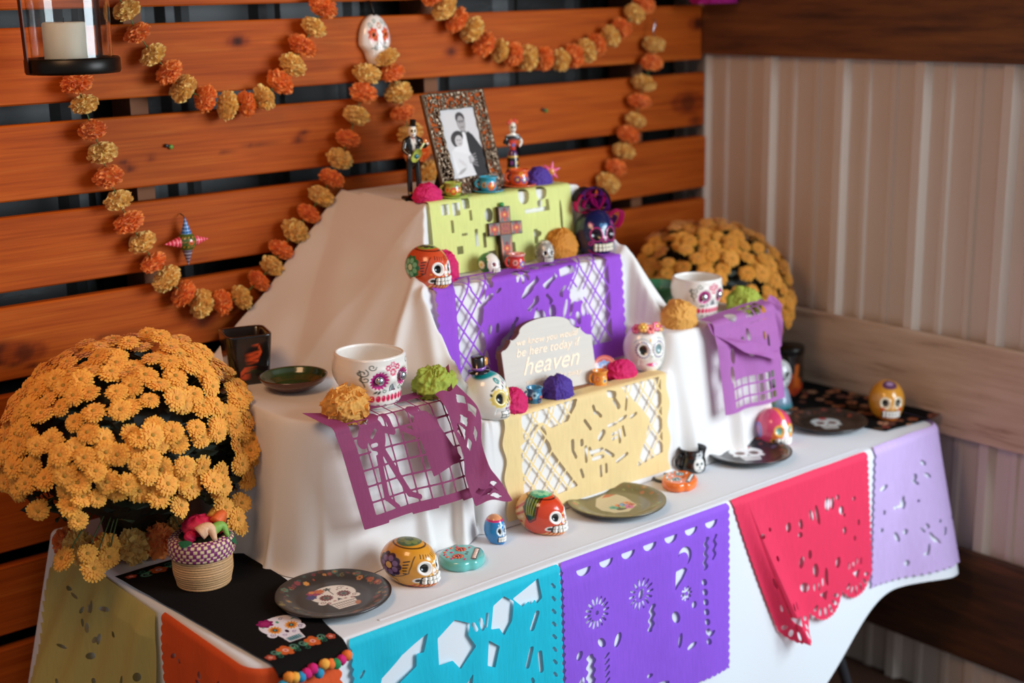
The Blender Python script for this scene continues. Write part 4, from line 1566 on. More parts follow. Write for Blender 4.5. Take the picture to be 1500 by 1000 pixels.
# ------------------------------------------------------------------ skull mugs (open porcelain cups with a skull face)
def skull_mug(label, loc, rotz, W=0.122, Lm=0.135, H=0.088):
    nu, nz_ = 220, 110
    zc = [0, .06, .15, .28, .42, .56, .70, .85, 1.0]
    a_ = [.30, .33, .355, .375, .43, .475, .485, .475, .45]
    f_ = [.33, .37, .39, .395, .40, .43, .43, .435, .44]
    b_ = [.22, .27, .33, .40, .46, .50, .51, .50, .47]
    zz_ = np.linspace(0, 1, nz_)
    A, Fv, B = (np.interp(zz_, zc, q) for q in (a_, f_, b_))
    for q in (A, Fv, B):
        for _ in range(30):
            q[1:-1] = (q[:-2] + 2 * q[1:-1] + q[2:]) / 4
    th = np.linspace(0, 2 * PI, nu, endpoint=False)
    c, s = np.cos(th), np.sin(th)
    sg = lambda v, e: np.sign(v) * np.abs(v) ** e
    X = A[:, None] * sg(s, .85)[None]
    Y = np.where(c[None] > 0, -Fv[:, None] * sg(c, .8)[None], -B[:, None] * c[None])
    Zn = zz_[:, None] + 0 * X
    fr = (c[None] > 0.05)
    for sgn in (-1, 1):
        r = np.hypot((X - sgn * .20), (Zn - .60) * .72)
        Y = Y + fr * (.060 * np.exp(-(r / .10) ** 2) - .012 * np.exp(-((r - .15) / .04) ** 2))
        r = np.hypot(X - sgn * .34, (Zn - .34) * .72)
        Y = Y + fr * .03 * np.exp(-(r / .09) ** 2)
    r = np.hypot(X, (Zn - .44) * .6)
    Y = Y + fr * (.035 * np.exp(-(r / .05) ** 2))
    r = np.hypot(X, (Zn - .52) * .5)
    Y = Y - fr * .02 * np.exp(-(r / .06) ** 2)
    out = np.stack([X * W, Y * Lm, Zn * H], -1)
    xn, znn = X.ravel(), Zn.ravel()
    frm = np.broadcast_to(fr, X.shape).ravel()
    p = Paint(xn, znn * .72, '#eee6dc', frm, .006)
    for sgn in (-1, 1):
        p.flower(sgn * .20, .43, .135, 16, '#c2207c', None, depth=.22)
        p.disc(sgn * .20, .43, .085, '#8f1a6a')
        p.disc(sgn * .20, .43, .055, '#5a1850')
        p.curl(sgn * .40, .56, .06, '#2f4438', .013, 1.2, 1.0, sgn)
        p.curl(sgn * .38, .47, .05, '#2f4438', .012, 1.1, 2.0, -sgn)
        p.curl(sgn * .30, .64, .05, '#2f4438', .012, 1.1, 0.0, sgn)
        p.line([(sgn * .42, .60), (sgn * .41, .45), (sgn * .37, .36)], .011, '#2f4438')
        p.curl(sgn * .13, .28, .035, '#2f6a58', .012, 1, 0, sgn)
        p.disc(sgn * .2, .26, .015, '#2f4438', .03, .5 * sgn)
        p.disc(sgn * .24, .265, .013, '#2f4438', .026, .7 * sgn)
        p.curl(sgn * .10, .06, .03, '#2f4438', .011, 1, 0, sgn)
        p.curl(sgn * .2, .055, .025, '#2f4438', .011, 1, 2, sgn)
        p.petals(sgn * .08, .60, .03, .016, 6, '#d2406a')
    p.petals(0, .53, .04, .018, 7, '#dc4c6c')
    p.petals(.0, .64, .03, .015, 6, '#e06a88')
    for k in range(9):
        xk = -.27 + .0675 * k
        p.disc(xk, .165, .030, '#d2184e', .048)
        p.disc(xk - .008, .185, .008, '#f0668a', .012)
    ninner = 26
    rows_in = []
    zi = np.linspace(1, .30, ninner)
    Ai, Fi, Bi = (np.interp(zi, zz_, q) - .045 for q in (A, Fv, B))
    for k in range(ninner):
        xi = Ai[k] * sg(s, .85)
        yi = np.where(c > 0, -Fi[k] * sg(c, .8), -Bi[k] * c)
        rows_in.append(np.stack([xi * W, yi * Lm, np.full(nu, zi[k] * H + (.0015 if k == 0 else 0))], -1))
    rim = (out[-1] + rows_in[0]) / 2
    rim[:, 2] = H + .003
    allr = np.concatenate([out, rim[None], np.array(rows_in)], 0)
    nr = allr.shape[0]
    V = allr.reshape(-1, 3)
    F = grid_faces(nr, nu, True).tolist()
    F = [f[::-1] for f in F]
    F.append(list(range(nu)))
    F.append(list(range((nr - 1) * nu, nr * nu))[::-1])
    col = np.vstack([p.c, np.tile(L('#f3efe8'), ((nr - nz_) * nu, 1))])
    root = thing('skull_mug', label, 'mug', loc, rotz, 'white skull mugs')
    obj('cup', V, F, M['ceramic'], root, col=col)
    for sgn in (-1, 1):
        V, F = sphere_grid(14, 8)
        V = V * np.array([.008, .005, .008])
        obj('gem', V, F, M['chrome'], root, (sgn * .20 * W, -.405 * Lm, .60 * H))
    V = [(-.006, 0, 0), (.006, 0, 0), (0, 0, .014), (0, -.005, .005), (-.006, .004, 0), (.006, .004, 0), (0, .004, .014)]
    obj('nose_gem', V, [[0, 1, 3], [1, 2, 3], [2, 0, 3], [0, 4, 5, 1], [1, 5, 6, 2], [2, 6, 4, 0]], M['chrome'], root, (0, -.415 * Lm, .37 * H), smooth=False)
    return root


skull_mug('white skull mug with magenta flower eyes on the left box beside the maroon banner', (1.388, 2.078, ZL + .001), 0.10, .132, .148, .094)
skull_mug('white open-topped skull mug with magenta flower eyes on the right box of the altar', (2.280, 2.092, ZR + .001), -0.05, 0.112, 0.12, 0.085)


# ------------------------------------------------------------------ painted ceramic cookies (flat skull plaques)
def cookie(label, loc, rotz, w, l, h, base, dark, accents):
    nr, nu = 40, 120
    th = np.linspace(0, 2 * PI, nu, endpoint=False)
    # skull outline seen from above: cranium towards +Y, jaw towards -Y
    R = 0.5 * (1 - .10 * np.exp(-((np.sin(th) + .45) / .14) ** 2) + .03 * np.cos(2 * th) - .04 * (np.sin(th) < -.75))
    for _ in range(3):
        R = (np.roll(R, 1) + 2 * R + np.roll(R, -1)) / 4
    rings = [(1.0 - .10, 0), (1.0 - .02, .12), (1.0, .4), (.98, .75), (.93, .95), (.86, 1.0)] + [(q, 1.0 + .05 * (1 - q)) for q in np.linspace(.82, .02, 34)]
    V = np.vstack([np.stack([R * q * np.cos(th) * w, R * q * np.sin(th) * l, np.full(nu, z * h)], -1) for q, z in rings])
    F = grid_faces(len(rings), nu, True).tolist()
    F.append(list(range(nu))[::-1])
    F.append(list(range((len(rings) - 1) * nu, len(rings) * nu)))
    x, y = V[:, 0] / w, V[:, 1] / l
    p = Paint(x, y, base, V[:, 2] > .9 * h, .01)
    root = thing('skull_plaque', label, 'ornament', loc, rotz, 'flat ceramic skull plaques')
    a0, a1, a2 = accents
    mb = MB()

    def dab(cx, cy, r, hh, colr, ry=None):
        Vd, Fd = sphere_grid(12, 7)
        mb.add(Vd * np.array([r * w, (ry or r) * l, hh]) + np.array([cx * w, cy * l, h * 1.02]), Fd, colr)
    for s in (-1, 1):
        p.disc(s * .18, .06, .12, dark)
        for k in range(9):
            a = 2 * PI * k / 9
            dab(s * .18 + .085 * math.cos(a), .06 + .085 * math.sin(a), .032, .0016, a0)
        for k in range(5):
            a = 2 * PI * k / 5
            dab(s * .18 + .04 * math.cos(a), .06 + .04 * math.sin(a), .024, .0022, a1 if k % 2 else dark)
        dab(s * .18, .06, .02, .003, a0)
        dab(s * .30, -.10, .05, .0014, a1, .025)
        dab(s * .05, -.09, .022, .0014, dark, .04)
    for k in range(6):
        dab(-.20 + .08 * k, -.27, .034, .002, a2, .045)
    p.line([(-.25, -.27), (.25, -.27)], .12, dark)
    for k in range(7):
        a = PI * (.15 + .7 * k / 6)
        dab(.34 * math.cos(a), .36 * math.sin(a), .05, .0016, a0 if k % 2 else a1, .035)
    dab(0, .22, .04, .0016, a1)
    obj('plaque_body', V, F, M['ceramic'], root, col=p.c)
    mb.build('raised_paint', M['ceramic'], root, kind='stuff')
    return root


cookie('turquoise flat skull plaque with orange swirl eyes beside the orange skull', (1.452, 1.900, T), 0.75, 0.090, 0.090, 0.019, '#64bdb6', '#43302c', ('#e2622e', '#c84a6a', '#f0d2c2'))
cookie('orange flat skull plaque with black and white eyes right of the olive plate', (2.040, 1.912, T), 0.55, 0.092, 0.078, 0.019, '#f0752a', '#262026', ('#8fb5b8', '#eee8e0', '#dfe6e6'))


# ------------------------------------------------------------------ decorated plates
def plate(label, loc, rotz, R, base, rimc, paintfun, hi=True, mat='plate'):
    nr, nu = (90, 260) if hi else (60, 160)
    rr = np.concatenate([np.linspace(.001, 1.0, nr)])
    zt = np.where(rr < .62, 0.006, 0.006 + .010 * sm(.62, .98, rr))
    prof_t = np.c_[rr * R, zt]
    prof_b = np.c_[np.array([1.0, .985, .70, .62, .60, .001]) * R, np.array([.0135, .0115, .003, .0, .0, .0])]
    th = np.linspace(0, 2 * PI, nu, endpoint=False)
    prof = np.vstack([prof_t, prof_b])
    V = np.stack([prof[:, :1] * np.cos(th), prof[:, :1] * np.sin(th), prof[:, 1:] + 0 * th], -1).reshape(-1, 3)
    F = grid_faces(len(prof), nu, True).tolist()
    F = [f for f in F]
    F.append(list(range(nu))[::-1])
    F.append(list(range((len(prof) - 1) * nu, len(prof) * nu)))
    nt_ = nr * nu
    p = Paint(V[:, 0] / R, V[:, 1] / R, base, np.arange(len(V)) < nt_, .008)
    paintfun(p)
    p.c[nt_:] = L(rimc)
    o = obj('plate', V, F, M[mat], None, loc, (0, 0, rotz), p.c)
    return tag(o, label, 'plate', 'decorated plates')


def skull_print(p, s=1.0, ang=0.0, cx=0, cy=0, detail=True, flowers=None, white='#e9dccd'):
    u0, v0 = p.u.copy(), p.v.copy()
    c, sn = math.cos(ang), math.sin(ang)
    p.u = (c * (u0 - cx) + sn * (v0 - cy)) / s
    p.v = (-sn * (u0 - cx) + c * (v0 - cy)) / s
    p.disc(0, .14, .40, white, .34)
    p.poly([(-.27, .05), (.27, .05), (.235, -.22), (.19, -.46), (-.19, -.46), (-.235, -.22)], white)
    for k in (-1, 1):
        p.disc(k * .31, -.10, .075, white)
        p.flower(k * .165, .06, .125, 14, '#6e1f24', '#6d7466', .45)
        p.disc(k * .165, .06, .03, '#30302a')
        if detail:
            p.curl(k * .22, .30, .07, '#8a6a5c', .016, 1.1, 0, k)
            p.curl(k * .30, -.08, .05, '#7a3a34', .014, 1.1, 0, k)
            p.disc(k * .1, -.13, .03, '#9a3a34', .018)
            p.disc(k * .14, .26, .018, '#7a3a34')
            p.disc(k * .30, .2, .018, '#7a3a34')
            p.petals(k * .22, -.16, .025, .014, 5, '#8a3a34')
    p.poly([(0, -.04), (.05, -.15), (0, -.13), (-.05, -.15)], '#2a211c')
    if detail:
        p.line([(0, .12), (0, .30)], .018, '#4a3a30')
        p.flower(0, .36, .07, 5, '#3d4238', None, depth=.6)
    p.line([(-.21, -.24), (.21, -.24)], .02, '#3d2c26')
    p.line([(-.19, -.33), (.19, -.33)], .014, '#3d2c26')
    p.line([(-.18, -.41), (.18, -.41)], .014, '#5a4238')
    for k in range(9):
        x = -.17 + .0425 * k
        p.line([(x, -.25), (x, -.40)], .010, '#8a7060')
    if flowers:
        for fx, fy, fr, fc in flowers:
            p.flower(fx, fy, fr, 7, fc, None, depth=.3)
    p.u, p.v = u0, v0


def rim_flora(p, seed, n, cols, r0=.74, r1=.93):
    r_ = np.random.default_rng(seed)
    for k in range(n):
        a = 2 * PI * (k + r_.uniform(-.3, .3)) / n
        r = r_.uniform(r0, r1)
        c = cols[int(r_.integers(len(cols)))]
        x, y = r * math.cos(a), r * math.sin(a)
        t = r_.integers(3)
        if t == 0:
            p.flower(x, y, r_.uniform(.045, .075), 6, c, cols[int(r_.integers(len(cols)))], .4)
        elif t == 1:
            p.disc(x, y, r_.uniform(.02, .045), c, r_.uniform(.012, .02), r_.uniform(0, 3))
        else:
            p.curl(x, y, r_.uniform(.03, .05), c, .014, 1.1, r_.uniform(0, 6))


def plate1(p):
    p.ring(0, 0, .985, .03, '#1c1512')
    rim_flora(p, 3, 64, ['#a2442c', '#7a6a3c', '#b8642e', '#4a6a52', '#8a2f3a', '#c8843c', '#3f5a50', '#6f3a2c'])
    skull_print(p, 1.02, -0.10, .05, -.02, True, [(-.26, .34, .13, '#9a1c50'), (-.36, .22, .10, '#3a2a6a'), (-.14, .36, .09, '#c8642e'), (-.27, .40, .06, '#d07a2e')])
    p.disc(.21, -.44, .08, '#b86a3a', .05, .9)


plate('matte black plate printed with a cream sugar skull and floral rim, beside the black runner', (1.186, 1.920, T + .001), 0.0, 0.100, '#2b201a', '#120d0b', plate1)


def plate2(p):
    rim_flora(p, 8, 54, ['#8a6a3a', '#a2643a', '#6f7a4a', '#98a060', '#b06a4a', '#5f7a5a'])
    p.poly([(-.50, -.02), (-.40, .22), (-.05, .48), (.25, .50), (.42, .30), (.40, .08), (.30, -.14), (.20, -.36), (-.2, -.46), (-.42, -.30)], '#cdbf9c')
    p.poly([(.05, .42), (.26, .49), (.41, .32), (.2, .34)], '#c05a30')
    for k in range(8):
        p.line([(-.45 + .10 * k, -.30 - .02 * k), (-.40 + .10 * k, .10 + .03 * k)], .012, '#b4a584')
    p.disc(-.02, -.20, .26, '#2a2622', .13, .2)
    for x, y, r, c in ((-.22, -.10, .10, '#2fa08a'), (-.06, -.10, .08, '#e2763a'), (.03, -.16, .10, '#5a9ac8'), (.16, -.14, .09, '#e08a5a'), (.02, -.30, .11, '#d0569a'), (.15, -.26, .08, '#c04a3a'), (-.08, -.22, .06, '#8fb86a')):
        p.flower(x, y, r, 6, c, '#3a2a40', .25)


plate('olive green plate with a cream skull and bright flowers at its centre', (1.857, 1.914, T + .001), 0.15, 0.100, '#6d6440', '#191411', plate2)


def plate3(p):
    rim_flora(p, 12, 40, ['#a23a24', '#c2602e', '#5a2a3a', '#3a4a6a', '#8a2f2a'], .72, .92)
    skull_print(p, .98, -.55, -.02, 0, False, [(-.1, .44, .1, '#d05a3a'), (.1, .44, .1, '#c23a4a')], '#eef2f2')


plate('glossy black plate with a white skull, under the pink and orange skull', (2.286, 1.938, T + .001), 0.0, 0.096, '#15161c', '#0c0f12', plate3, False, 'plate')


def plate4(p):
    rim_flora(p, 15, 40, ['#8a3a24', '#5a3a2a', '#3a3a3a', '#7a2f2a'], .72, .92)
    skull_print(p, .92, -.62, -.02, -.02, False, [(0, .42, .12, '#b02a3a')], '#cdd6d6')


plate('black plate with a white skull at the far right next to the black floral cloth', (2.590, 1.958, T + .001), 0.0, 0.094, '#1d1614', '#0c0a0a', plate4, False)

# small upright saucer on the lowest step
nr_, nu_ = 30, 72
prof = [(q * .026, .004 * q * q + .0015) for q in np.linspace(.02, 1, nr_)] + [(.0262, .0035), (.016, 0), (.0004, 0)]
V, F = lathe(prof, nu_)
p = Paint(V[:, 0] / .026, V[:, 1] / .026, '#e06a62', None, .02)
p.ring(0, 0, .8, .1, '#f0988a')
p.petals(0, 0, .45, .18, 8, '#8fb2e0')
p.petals(0, 0, .24, .12, 6, '#c9d4ee')
p.disc(0, 0, .16, '#e9826a')
o = obj('saucer', V, F, M['ceramic'], None, (1.958, 2.055, Z1 + .0265), (1.25, 0, -0.45), p.c)
tag(o, 'coral saucer with a pale blue flower standing upright behind the tiny orange cup', 'saucer')
# ------------------------------------------------------------------ flowers
def rand_rot():
    return Matrix.Rotation(random.uniform(0, 6.28), 4, 'Z')


def fib(n):
    k = np.arange(n) + .5
    ph = np.arccos(1 - 2 * k / n)
    th = PI * (1 + 5 ** .5) * k
    return np.stack([np.cos(th) * np.sin(ph), np.sin(th) * np.sin(ph), np.cos(ph)], -1)


def frame_of(d):
    d = np.asarray(d, float) / np.linalg.norm(d)
    a = np.array([0, 0, 1.0]) if abs(d[2]) < .9 else np.array([1.0, 0, 0])
    t = np.cross(a, d)
    t /= np.linalg.norm(t)
    return t, np.cross(d, t), d


def marigold_mesh(name, colr, seed, R=1.0):
    """round ruffled fabric marigold made of short frilled petals"""
    r = np.random.default_rng(seed)
    mb = MB()
    c0 = L(colr)
    for d in fib(170):
        d = d + r.normal(0, .10, 3)
        t, b, n = frame_of(d)
        a = r.uniform(0, 6.28)
        t, b = t * math.cos(a) + b * math.sin(a), -t * math.sin(a) + b * math.cos(a)
        rad = R * r.uniform(.86, 1.06)
        w = r.uniform(.13, .22)
        V = []
        for k, (h, ww) in enumerate(((.35, .3), (.72, .8), (1.0, 1.0))):
            for q in (-1, 0, 1):
                V.append(n * rad * (h + (.06 * (q == 0) if k == 2 else 0)) + t * q * w * ww + b * r.uniform(-.07, .07) * (k + .3))
        F = [[k * 3 + q, k * 3 + q + 1, k * 3 + q + 4, k * 3 + q + 3] for k in (0, 1) for q in (0, 1)]
        mb.add(V, F, np.clip(c0 * r.uniform(.82, 1.15), 0, 1))
    V, F = sphere_grid(14, 9)
    mb.add(V * R * .72, F, c0 * .9)
    return mb.mesh(name, M['petal'], False)


ORG, YEL = '#ff9a48', '#fbd27a'
mari = {('o', k): marigold_mesh('marigold', ORG, 10 + k) for k in range(2)}
mari.update({('y', k): marigold_mesh('marigold', YEL, 20 + k) for k in range(2)})
M['green_wire'] = simple_mat('green_wire', '#4d6a2c', 0.6)
GARL = 'strings of orange and yellow marigolds'


def garland(label, pts, first, r=0.0290, squash=0.66, y=YW - 0.031, hidden=()):
    """pts are (x, z) on the plank wall, one flower each"""
    root = thing('marigold_garland', label, 'garland', (pts[0][0], y, pts[0][1]), 0, GARL)
    P0 = np.array([(x, y, z) for x, z in pts]) - np.array([pts[0][0], y, pts[0][1]])
    path = np.vstack([P0, np.array([(x - pts[0][0], 0, z - pts[0][1]) for x, z in hidden])]) if hidden else P0
    tt = np.linspace(0, 1, len(path))
    q = np.linspace(0, 1, len(path) * 5)
    Pc = np.stack([np.interp(q, tt, path[:, i]) for i in range(3)], -1)
    V, F = tube(Pc, 0.0012, 6)
    obj('cord', V, F, M['green_wire'], root)
    for i, p in enumerate(P0):
        a, b = P0[max(i - 1, 0)], P0[min(i + 1, len(P0) - 1)]
        d = Vector((b - a).tolist()).normalized()
        qd = d.to_track_quat('Z', 'Y')
        me = mari[('oy'[(i + first) % 2], i // 2 % 2)]
        o = put('marigold', me, root, (p[0], p[1] + random.uniform(-.002, .002), p[2]))
        o.rotation_euler = (qd.to_matrix().to_4x4() @ rand_rot()).to_euler()
        s = r * random.uniform(.92, 1.08)
        o.scale = (s, s, s * squash * random.uniform(.9, 1.1))
    return root


g1 = [(1.178, 1.772), (1.204, 1.73), (1.221, 1.687), (1.25, 1.645), (1.282, 1.61), (1.31, 1.576), (1.356, 1.554), (1.404, 1.536), (1.448, 1.537), (1.49, 1.547), (1.531, 1.577), (1.563, 1.61), (1.59, 1.648), (1.619, 1.685), (1.644, 1.726), (1.665, 1.768)]
g2 = [(1.076, 1.688), (1.083, 1.643), (1.092, 1.599), (1.102, 1.559), (1.114, 1.51), (1.129, 1.465), (1.137, 1.419), (1.154, 1.371), (1.171, 1.326), (1.195, 1.283), (1.216, 1.239), (1.241, 1.202), (1.275, 1.166), (1.315, 1.139), (1.362, 1.134), (1.407, 1.138), (1.451, 1.167), (1.485, 1.194), (1.51, 1.226), (1.546, 1.262), (1.583, 1.294), (1.616, 1.329), (1.644, 1.365), (1.668, 1.405), (1.693, 1.446), (1.715, 1.495), (1.736, 1.542), (1.75, 1.582)]
g3 = [(1.80, 1.615), (1.815, 1.581), (1.832, 1.537), (1.841, 1.492), (1.858, 1.445), (1.878, 1.397), (1.905, 1.355)]
g4 = [(1.935, 1.745), (1.964, 1.716), (1.998, 1.689), (2.041, 1.667), (2.076, 1.633), (2.123, 1.616), (2.166, 1.606), (2.21, 1.595), (2.262, 1.591), (2.313, 1.585), (2.358, 1.593), (2.399, 1.604), (2.435, 1.617), (2.48, 1.636), (2.522, 1.654), (2.566, 1.688), (2.597, 1.712), (2.62, 1.75)]
g5 = [(2.637, 1.61), (2.628, 1.564), (2.601, 1.515), (2.586, 1.469), (2.569, 1.422), (2.545, 1.387), (2.528, 1.347), (2.503, 1.307), (2.472, 1.27), (2.44, 1.235)]
garland('short upper-left marigold garland curving below the top edge beside the lantern', g1, 0)
garland('long left marigold garland looping down from the lantern to the wall skull ornament', g2, 0)
garland('short marigold strand hanging behind the picture frame from the wall skull ornament', g3, 1)
garland('upper right marigold garland sagging between two planks above the altar', g4, 0)
garland('rightmost marigold garland hanging down the planks behind the ribboned cobalt skull', g5, 1)
# clear hook and thread at the head of the right garland
root = bpy.data.objects['marigold_garland.004']
V, F = tube([(0, 0, .018), (-.004, 0, .035), (.002, 0.0, .05), (.006, 0, .058), (.004, .012, .062)], .0016, 6)
obj('hook', V, F, M['chrome'], root)

# marigold row round the foot of the left flower pot
root = thing('marigold_garland', 'blurred marigold row on the table at the foot of the left chrysanthemums', 'garland', (0.99, 2.33, T), 0, GARL)
spots = [(-0.068, 0.095, 'o', .028), (-0.062, 0.050, 'y', .032), (-0.030, 0.010, 'o', .030), (0.012, -0.022, 'y', .034), (0.060, -0.030, 'o', .035), (0.112, -0.012, 'y', .032)]
V, F = tube([(x, y, s) for x, y, c, s in spots], .0014, 6)
obj('cord', V, F, M['green_wire'], root)
for k, (x, y, c, s) in enumerate(spots):
    o = put('marigold', mari[(c, k % 2)], root, (x, y, s * 1.0), (random.uniform(0, 6), PI / 2, random.uniform(0, 1)))
    o.scale = (s * 1.05, s * .9, s * .85)


# ------------------------------------------------------------------ potted chrysanthemums
def mum_mesh(name, seed, colr='#ffbd4c'):
    r = np.random.default_rng(seed)
    mb = MB()
    c0 = L(colr)
    for layer, (n, rad, lift, up) in enumerate(((24, 1.0, .04, .0), (21, .86, .09, .07), (16, .66, .13, .13), (10, .42, .16, .12))):
        for k in range(n):
            a = 2 * PI * (k + r.uniform(-.25, .25)) / n + layer
            rr = rad * r.uniform(.88, 1.08)
            w = .105 * r.uniform(.85, 1.1)
            z0, z1 = lift, lift + up * r.uniform(.5, 1.3) - .08 * (layer == 0) * r.uniform(0, 1.6)
            ca, sa = math.cos(a), math.sin(a)
            V = []
            for t, ww, dz in ((.12, .4, 0), (.55, .9, .035), (.88, 1.0, .02), (1.0, .6, -.01)):
                z = z0 + (z1 - z0) * t
                for q in (-1, 1):
                    V.append((rr * t * ca - q * w * ww * sa, rr * t * sa + q * w * ww * ca, z + dz + .025 * 1))
            F = [[0, 1, 3, 2], [2, 3, 5, 4], [4, 5, 7, 6]]
            mb.add(V, F, np.clip(c0 * r.uniform(.88, 1.1) * (1, .97 - .03 * layer, .9), 0, 1))
    V, F = sphere_grid(8, 5)
    mb.add(V * np.array([.17, .17, .10]) + np.array([0, 0, .24]), F, '#b98a24')
    V, F = lathe([(.03, -.30), (.06, -.10), (.30, .0), (.34, .03)], 8, True, True)
    mb.add(V, F, '#3c4a20')
    return mb.mesh(name, M['petal'], False)


mums = [mum_mesh('flower_head', 40 + k) for k in range(4)]
mums_b = [mum_mesh('flower_head', 50 + k, '#eaa93c') for k in range(3)]


def chrysanthemum(label, base, cen, rad, n, fr, meshes, seed, zmin, gaps=(), extra=()):
    r = np.random.default_rng(seed)
    root = thing('potted_chrysanthemum', label, 'flowers', base, 0, 'potted yellow chrysanthemums')
    c = np.array(cen) - np.array(base)
    # nursery pot
    ph = 0.13
    V, F = lathe([(.001, 0), (.062, 0), (.078, ph - .012), (.081, ph - .012), (.082, ph), (.076, ph), (.072, ph - .02), (.001, ph - .02)], 36)
    obj('pot', V, F, simple_mat('dark_pot', '#1d1a14', .6), root)
    # leafy core
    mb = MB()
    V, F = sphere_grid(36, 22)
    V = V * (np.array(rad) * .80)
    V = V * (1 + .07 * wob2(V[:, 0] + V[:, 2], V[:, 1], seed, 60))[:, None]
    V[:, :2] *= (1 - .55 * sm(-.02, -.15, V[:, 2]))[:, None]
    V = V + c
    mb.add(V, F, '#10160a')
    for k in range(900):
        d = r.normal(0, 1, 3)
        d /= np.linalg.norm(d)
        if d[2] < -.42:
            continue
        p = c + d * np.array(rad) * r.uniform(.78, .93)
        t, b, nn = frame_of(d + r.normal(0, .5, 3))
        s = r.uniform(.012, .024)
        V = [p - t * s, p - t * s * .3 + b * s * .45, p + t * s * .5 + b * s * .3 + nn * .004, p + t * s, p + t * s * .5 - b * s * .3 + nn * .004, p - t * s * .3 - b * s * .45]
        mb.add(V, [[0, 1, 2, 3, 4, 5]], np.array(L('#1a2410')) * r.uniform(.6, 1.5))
    mb.build('foliage', M['leaf'], root, kind='stuff', smooth=False)
    stems = MB()
    placed = []
    tries = 0
    while len(placed) < n and tries < 60000:
        tries += 1
        d = r.normal(0, 1, 3)
        d /= np.linalg.norm(d)
        if d[2] < zmin - r.exponential(.05):
            continue
        if d[1] > .45 and d[2] < .75:
            continue
        p = c + d * np.array(rad) * r.uniform(.95, 1.04)
        if any(np.linalg.norm(d - g[:3]) < g[3] for g in gaps):
            continue
        ok = True
        gap = fr * r.uniform(.8, 1.65)
        for q in placed:
            if (p[0] - q[0]) ** 2 + (p[1] - q[1]) ** 2 + (p[2] - q[2]) ** 2 < gap ** 2:
                ok = False
                break
        if not ok:
            continue
        placed.append((*p, *d))
    for e in extra:
        d = np.array(e[3:6], float)
        placed.append((*(np.array(e[:3]) - np.array(base)), *(d / np.linalg.norm(d))))
    for k, q in enumerate(placed):
        p, d = np.array(q[:3]), np.array(q[3:])
        d = d + np.array([0, 0, .35]) + np.array([-.1, -.25, 0]) + r.normal(0, .24, 3)
        qd = Vector(d.tolist()).to_track_quat('Z', 'Y')
        o = put('flower_head', meshes[k % len(meshes)], root, p.tolist())
        o.rotation_euler = (qd.to_matrix().to_4x4() @ rand_rot()).to_euler()
        s = fr * r.uniform(.85, 1.12)
        o.scale = (s, s, s)
        if k % 3 == 0 or k >= len(placed) - len(extra):
            e0 = p - d / np.linalg.norm(d) * fr * .25
            e1 = c + (p - c) * .55
            Vt, Ft = tube([e0, (e0 * 2 + e1) / 3 + [0, 0, .004], e1], .0014, 5)
            stems.add(Vt, Ft, '#4a5a2a')
    stems.build('stems', M['leaf'], root, kind='stuff')
    return root


ex = [(0.868, 2.30, .79, -.6, -.6, .3), (0.90, 2.27, .80, -.3, -.8, .4), (.935, 2.262, .785, -.2, -.9, .4), (.905, 2.262, .772, -.3, -.9, .1), (.945, 2.285, .80, 0, -.7, .6), (1.065, 2.215, .795, .1, -.9, .3),
      (1.02, 2.14, .895, .0, -.9, .2), (1.155, 2.17, .857, .2, -.9, .3), (1.105, 2.14, .87, .1, -.9, .4), (1.125, 2.135, .845, .2, -.9, .0), (1.18, 2.19, .89, .3, -.9, .2), (1.20, 2.24, .85, .5, -.8, .0), (1.14, 2.15, .822, .2, -.9, -.1), (1.235, 2.30, .92, .7, -.6, .1)]
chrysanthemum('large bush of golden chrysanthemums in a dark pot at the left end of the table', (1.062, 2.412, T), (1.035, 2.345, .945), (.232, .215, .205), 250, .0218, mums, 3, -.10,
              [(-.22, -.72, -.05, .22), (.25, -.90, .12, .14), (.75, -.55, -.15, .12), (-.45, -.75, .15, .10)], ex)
chrysanthemum('blurred bush of golden chrysanthemums in the corner behind the right box of the altar', (2.60, 2.36, T), (2.605, 2.36, .975), (.225, .205, .20), 225, .0215, mums_b, 5, -.25)


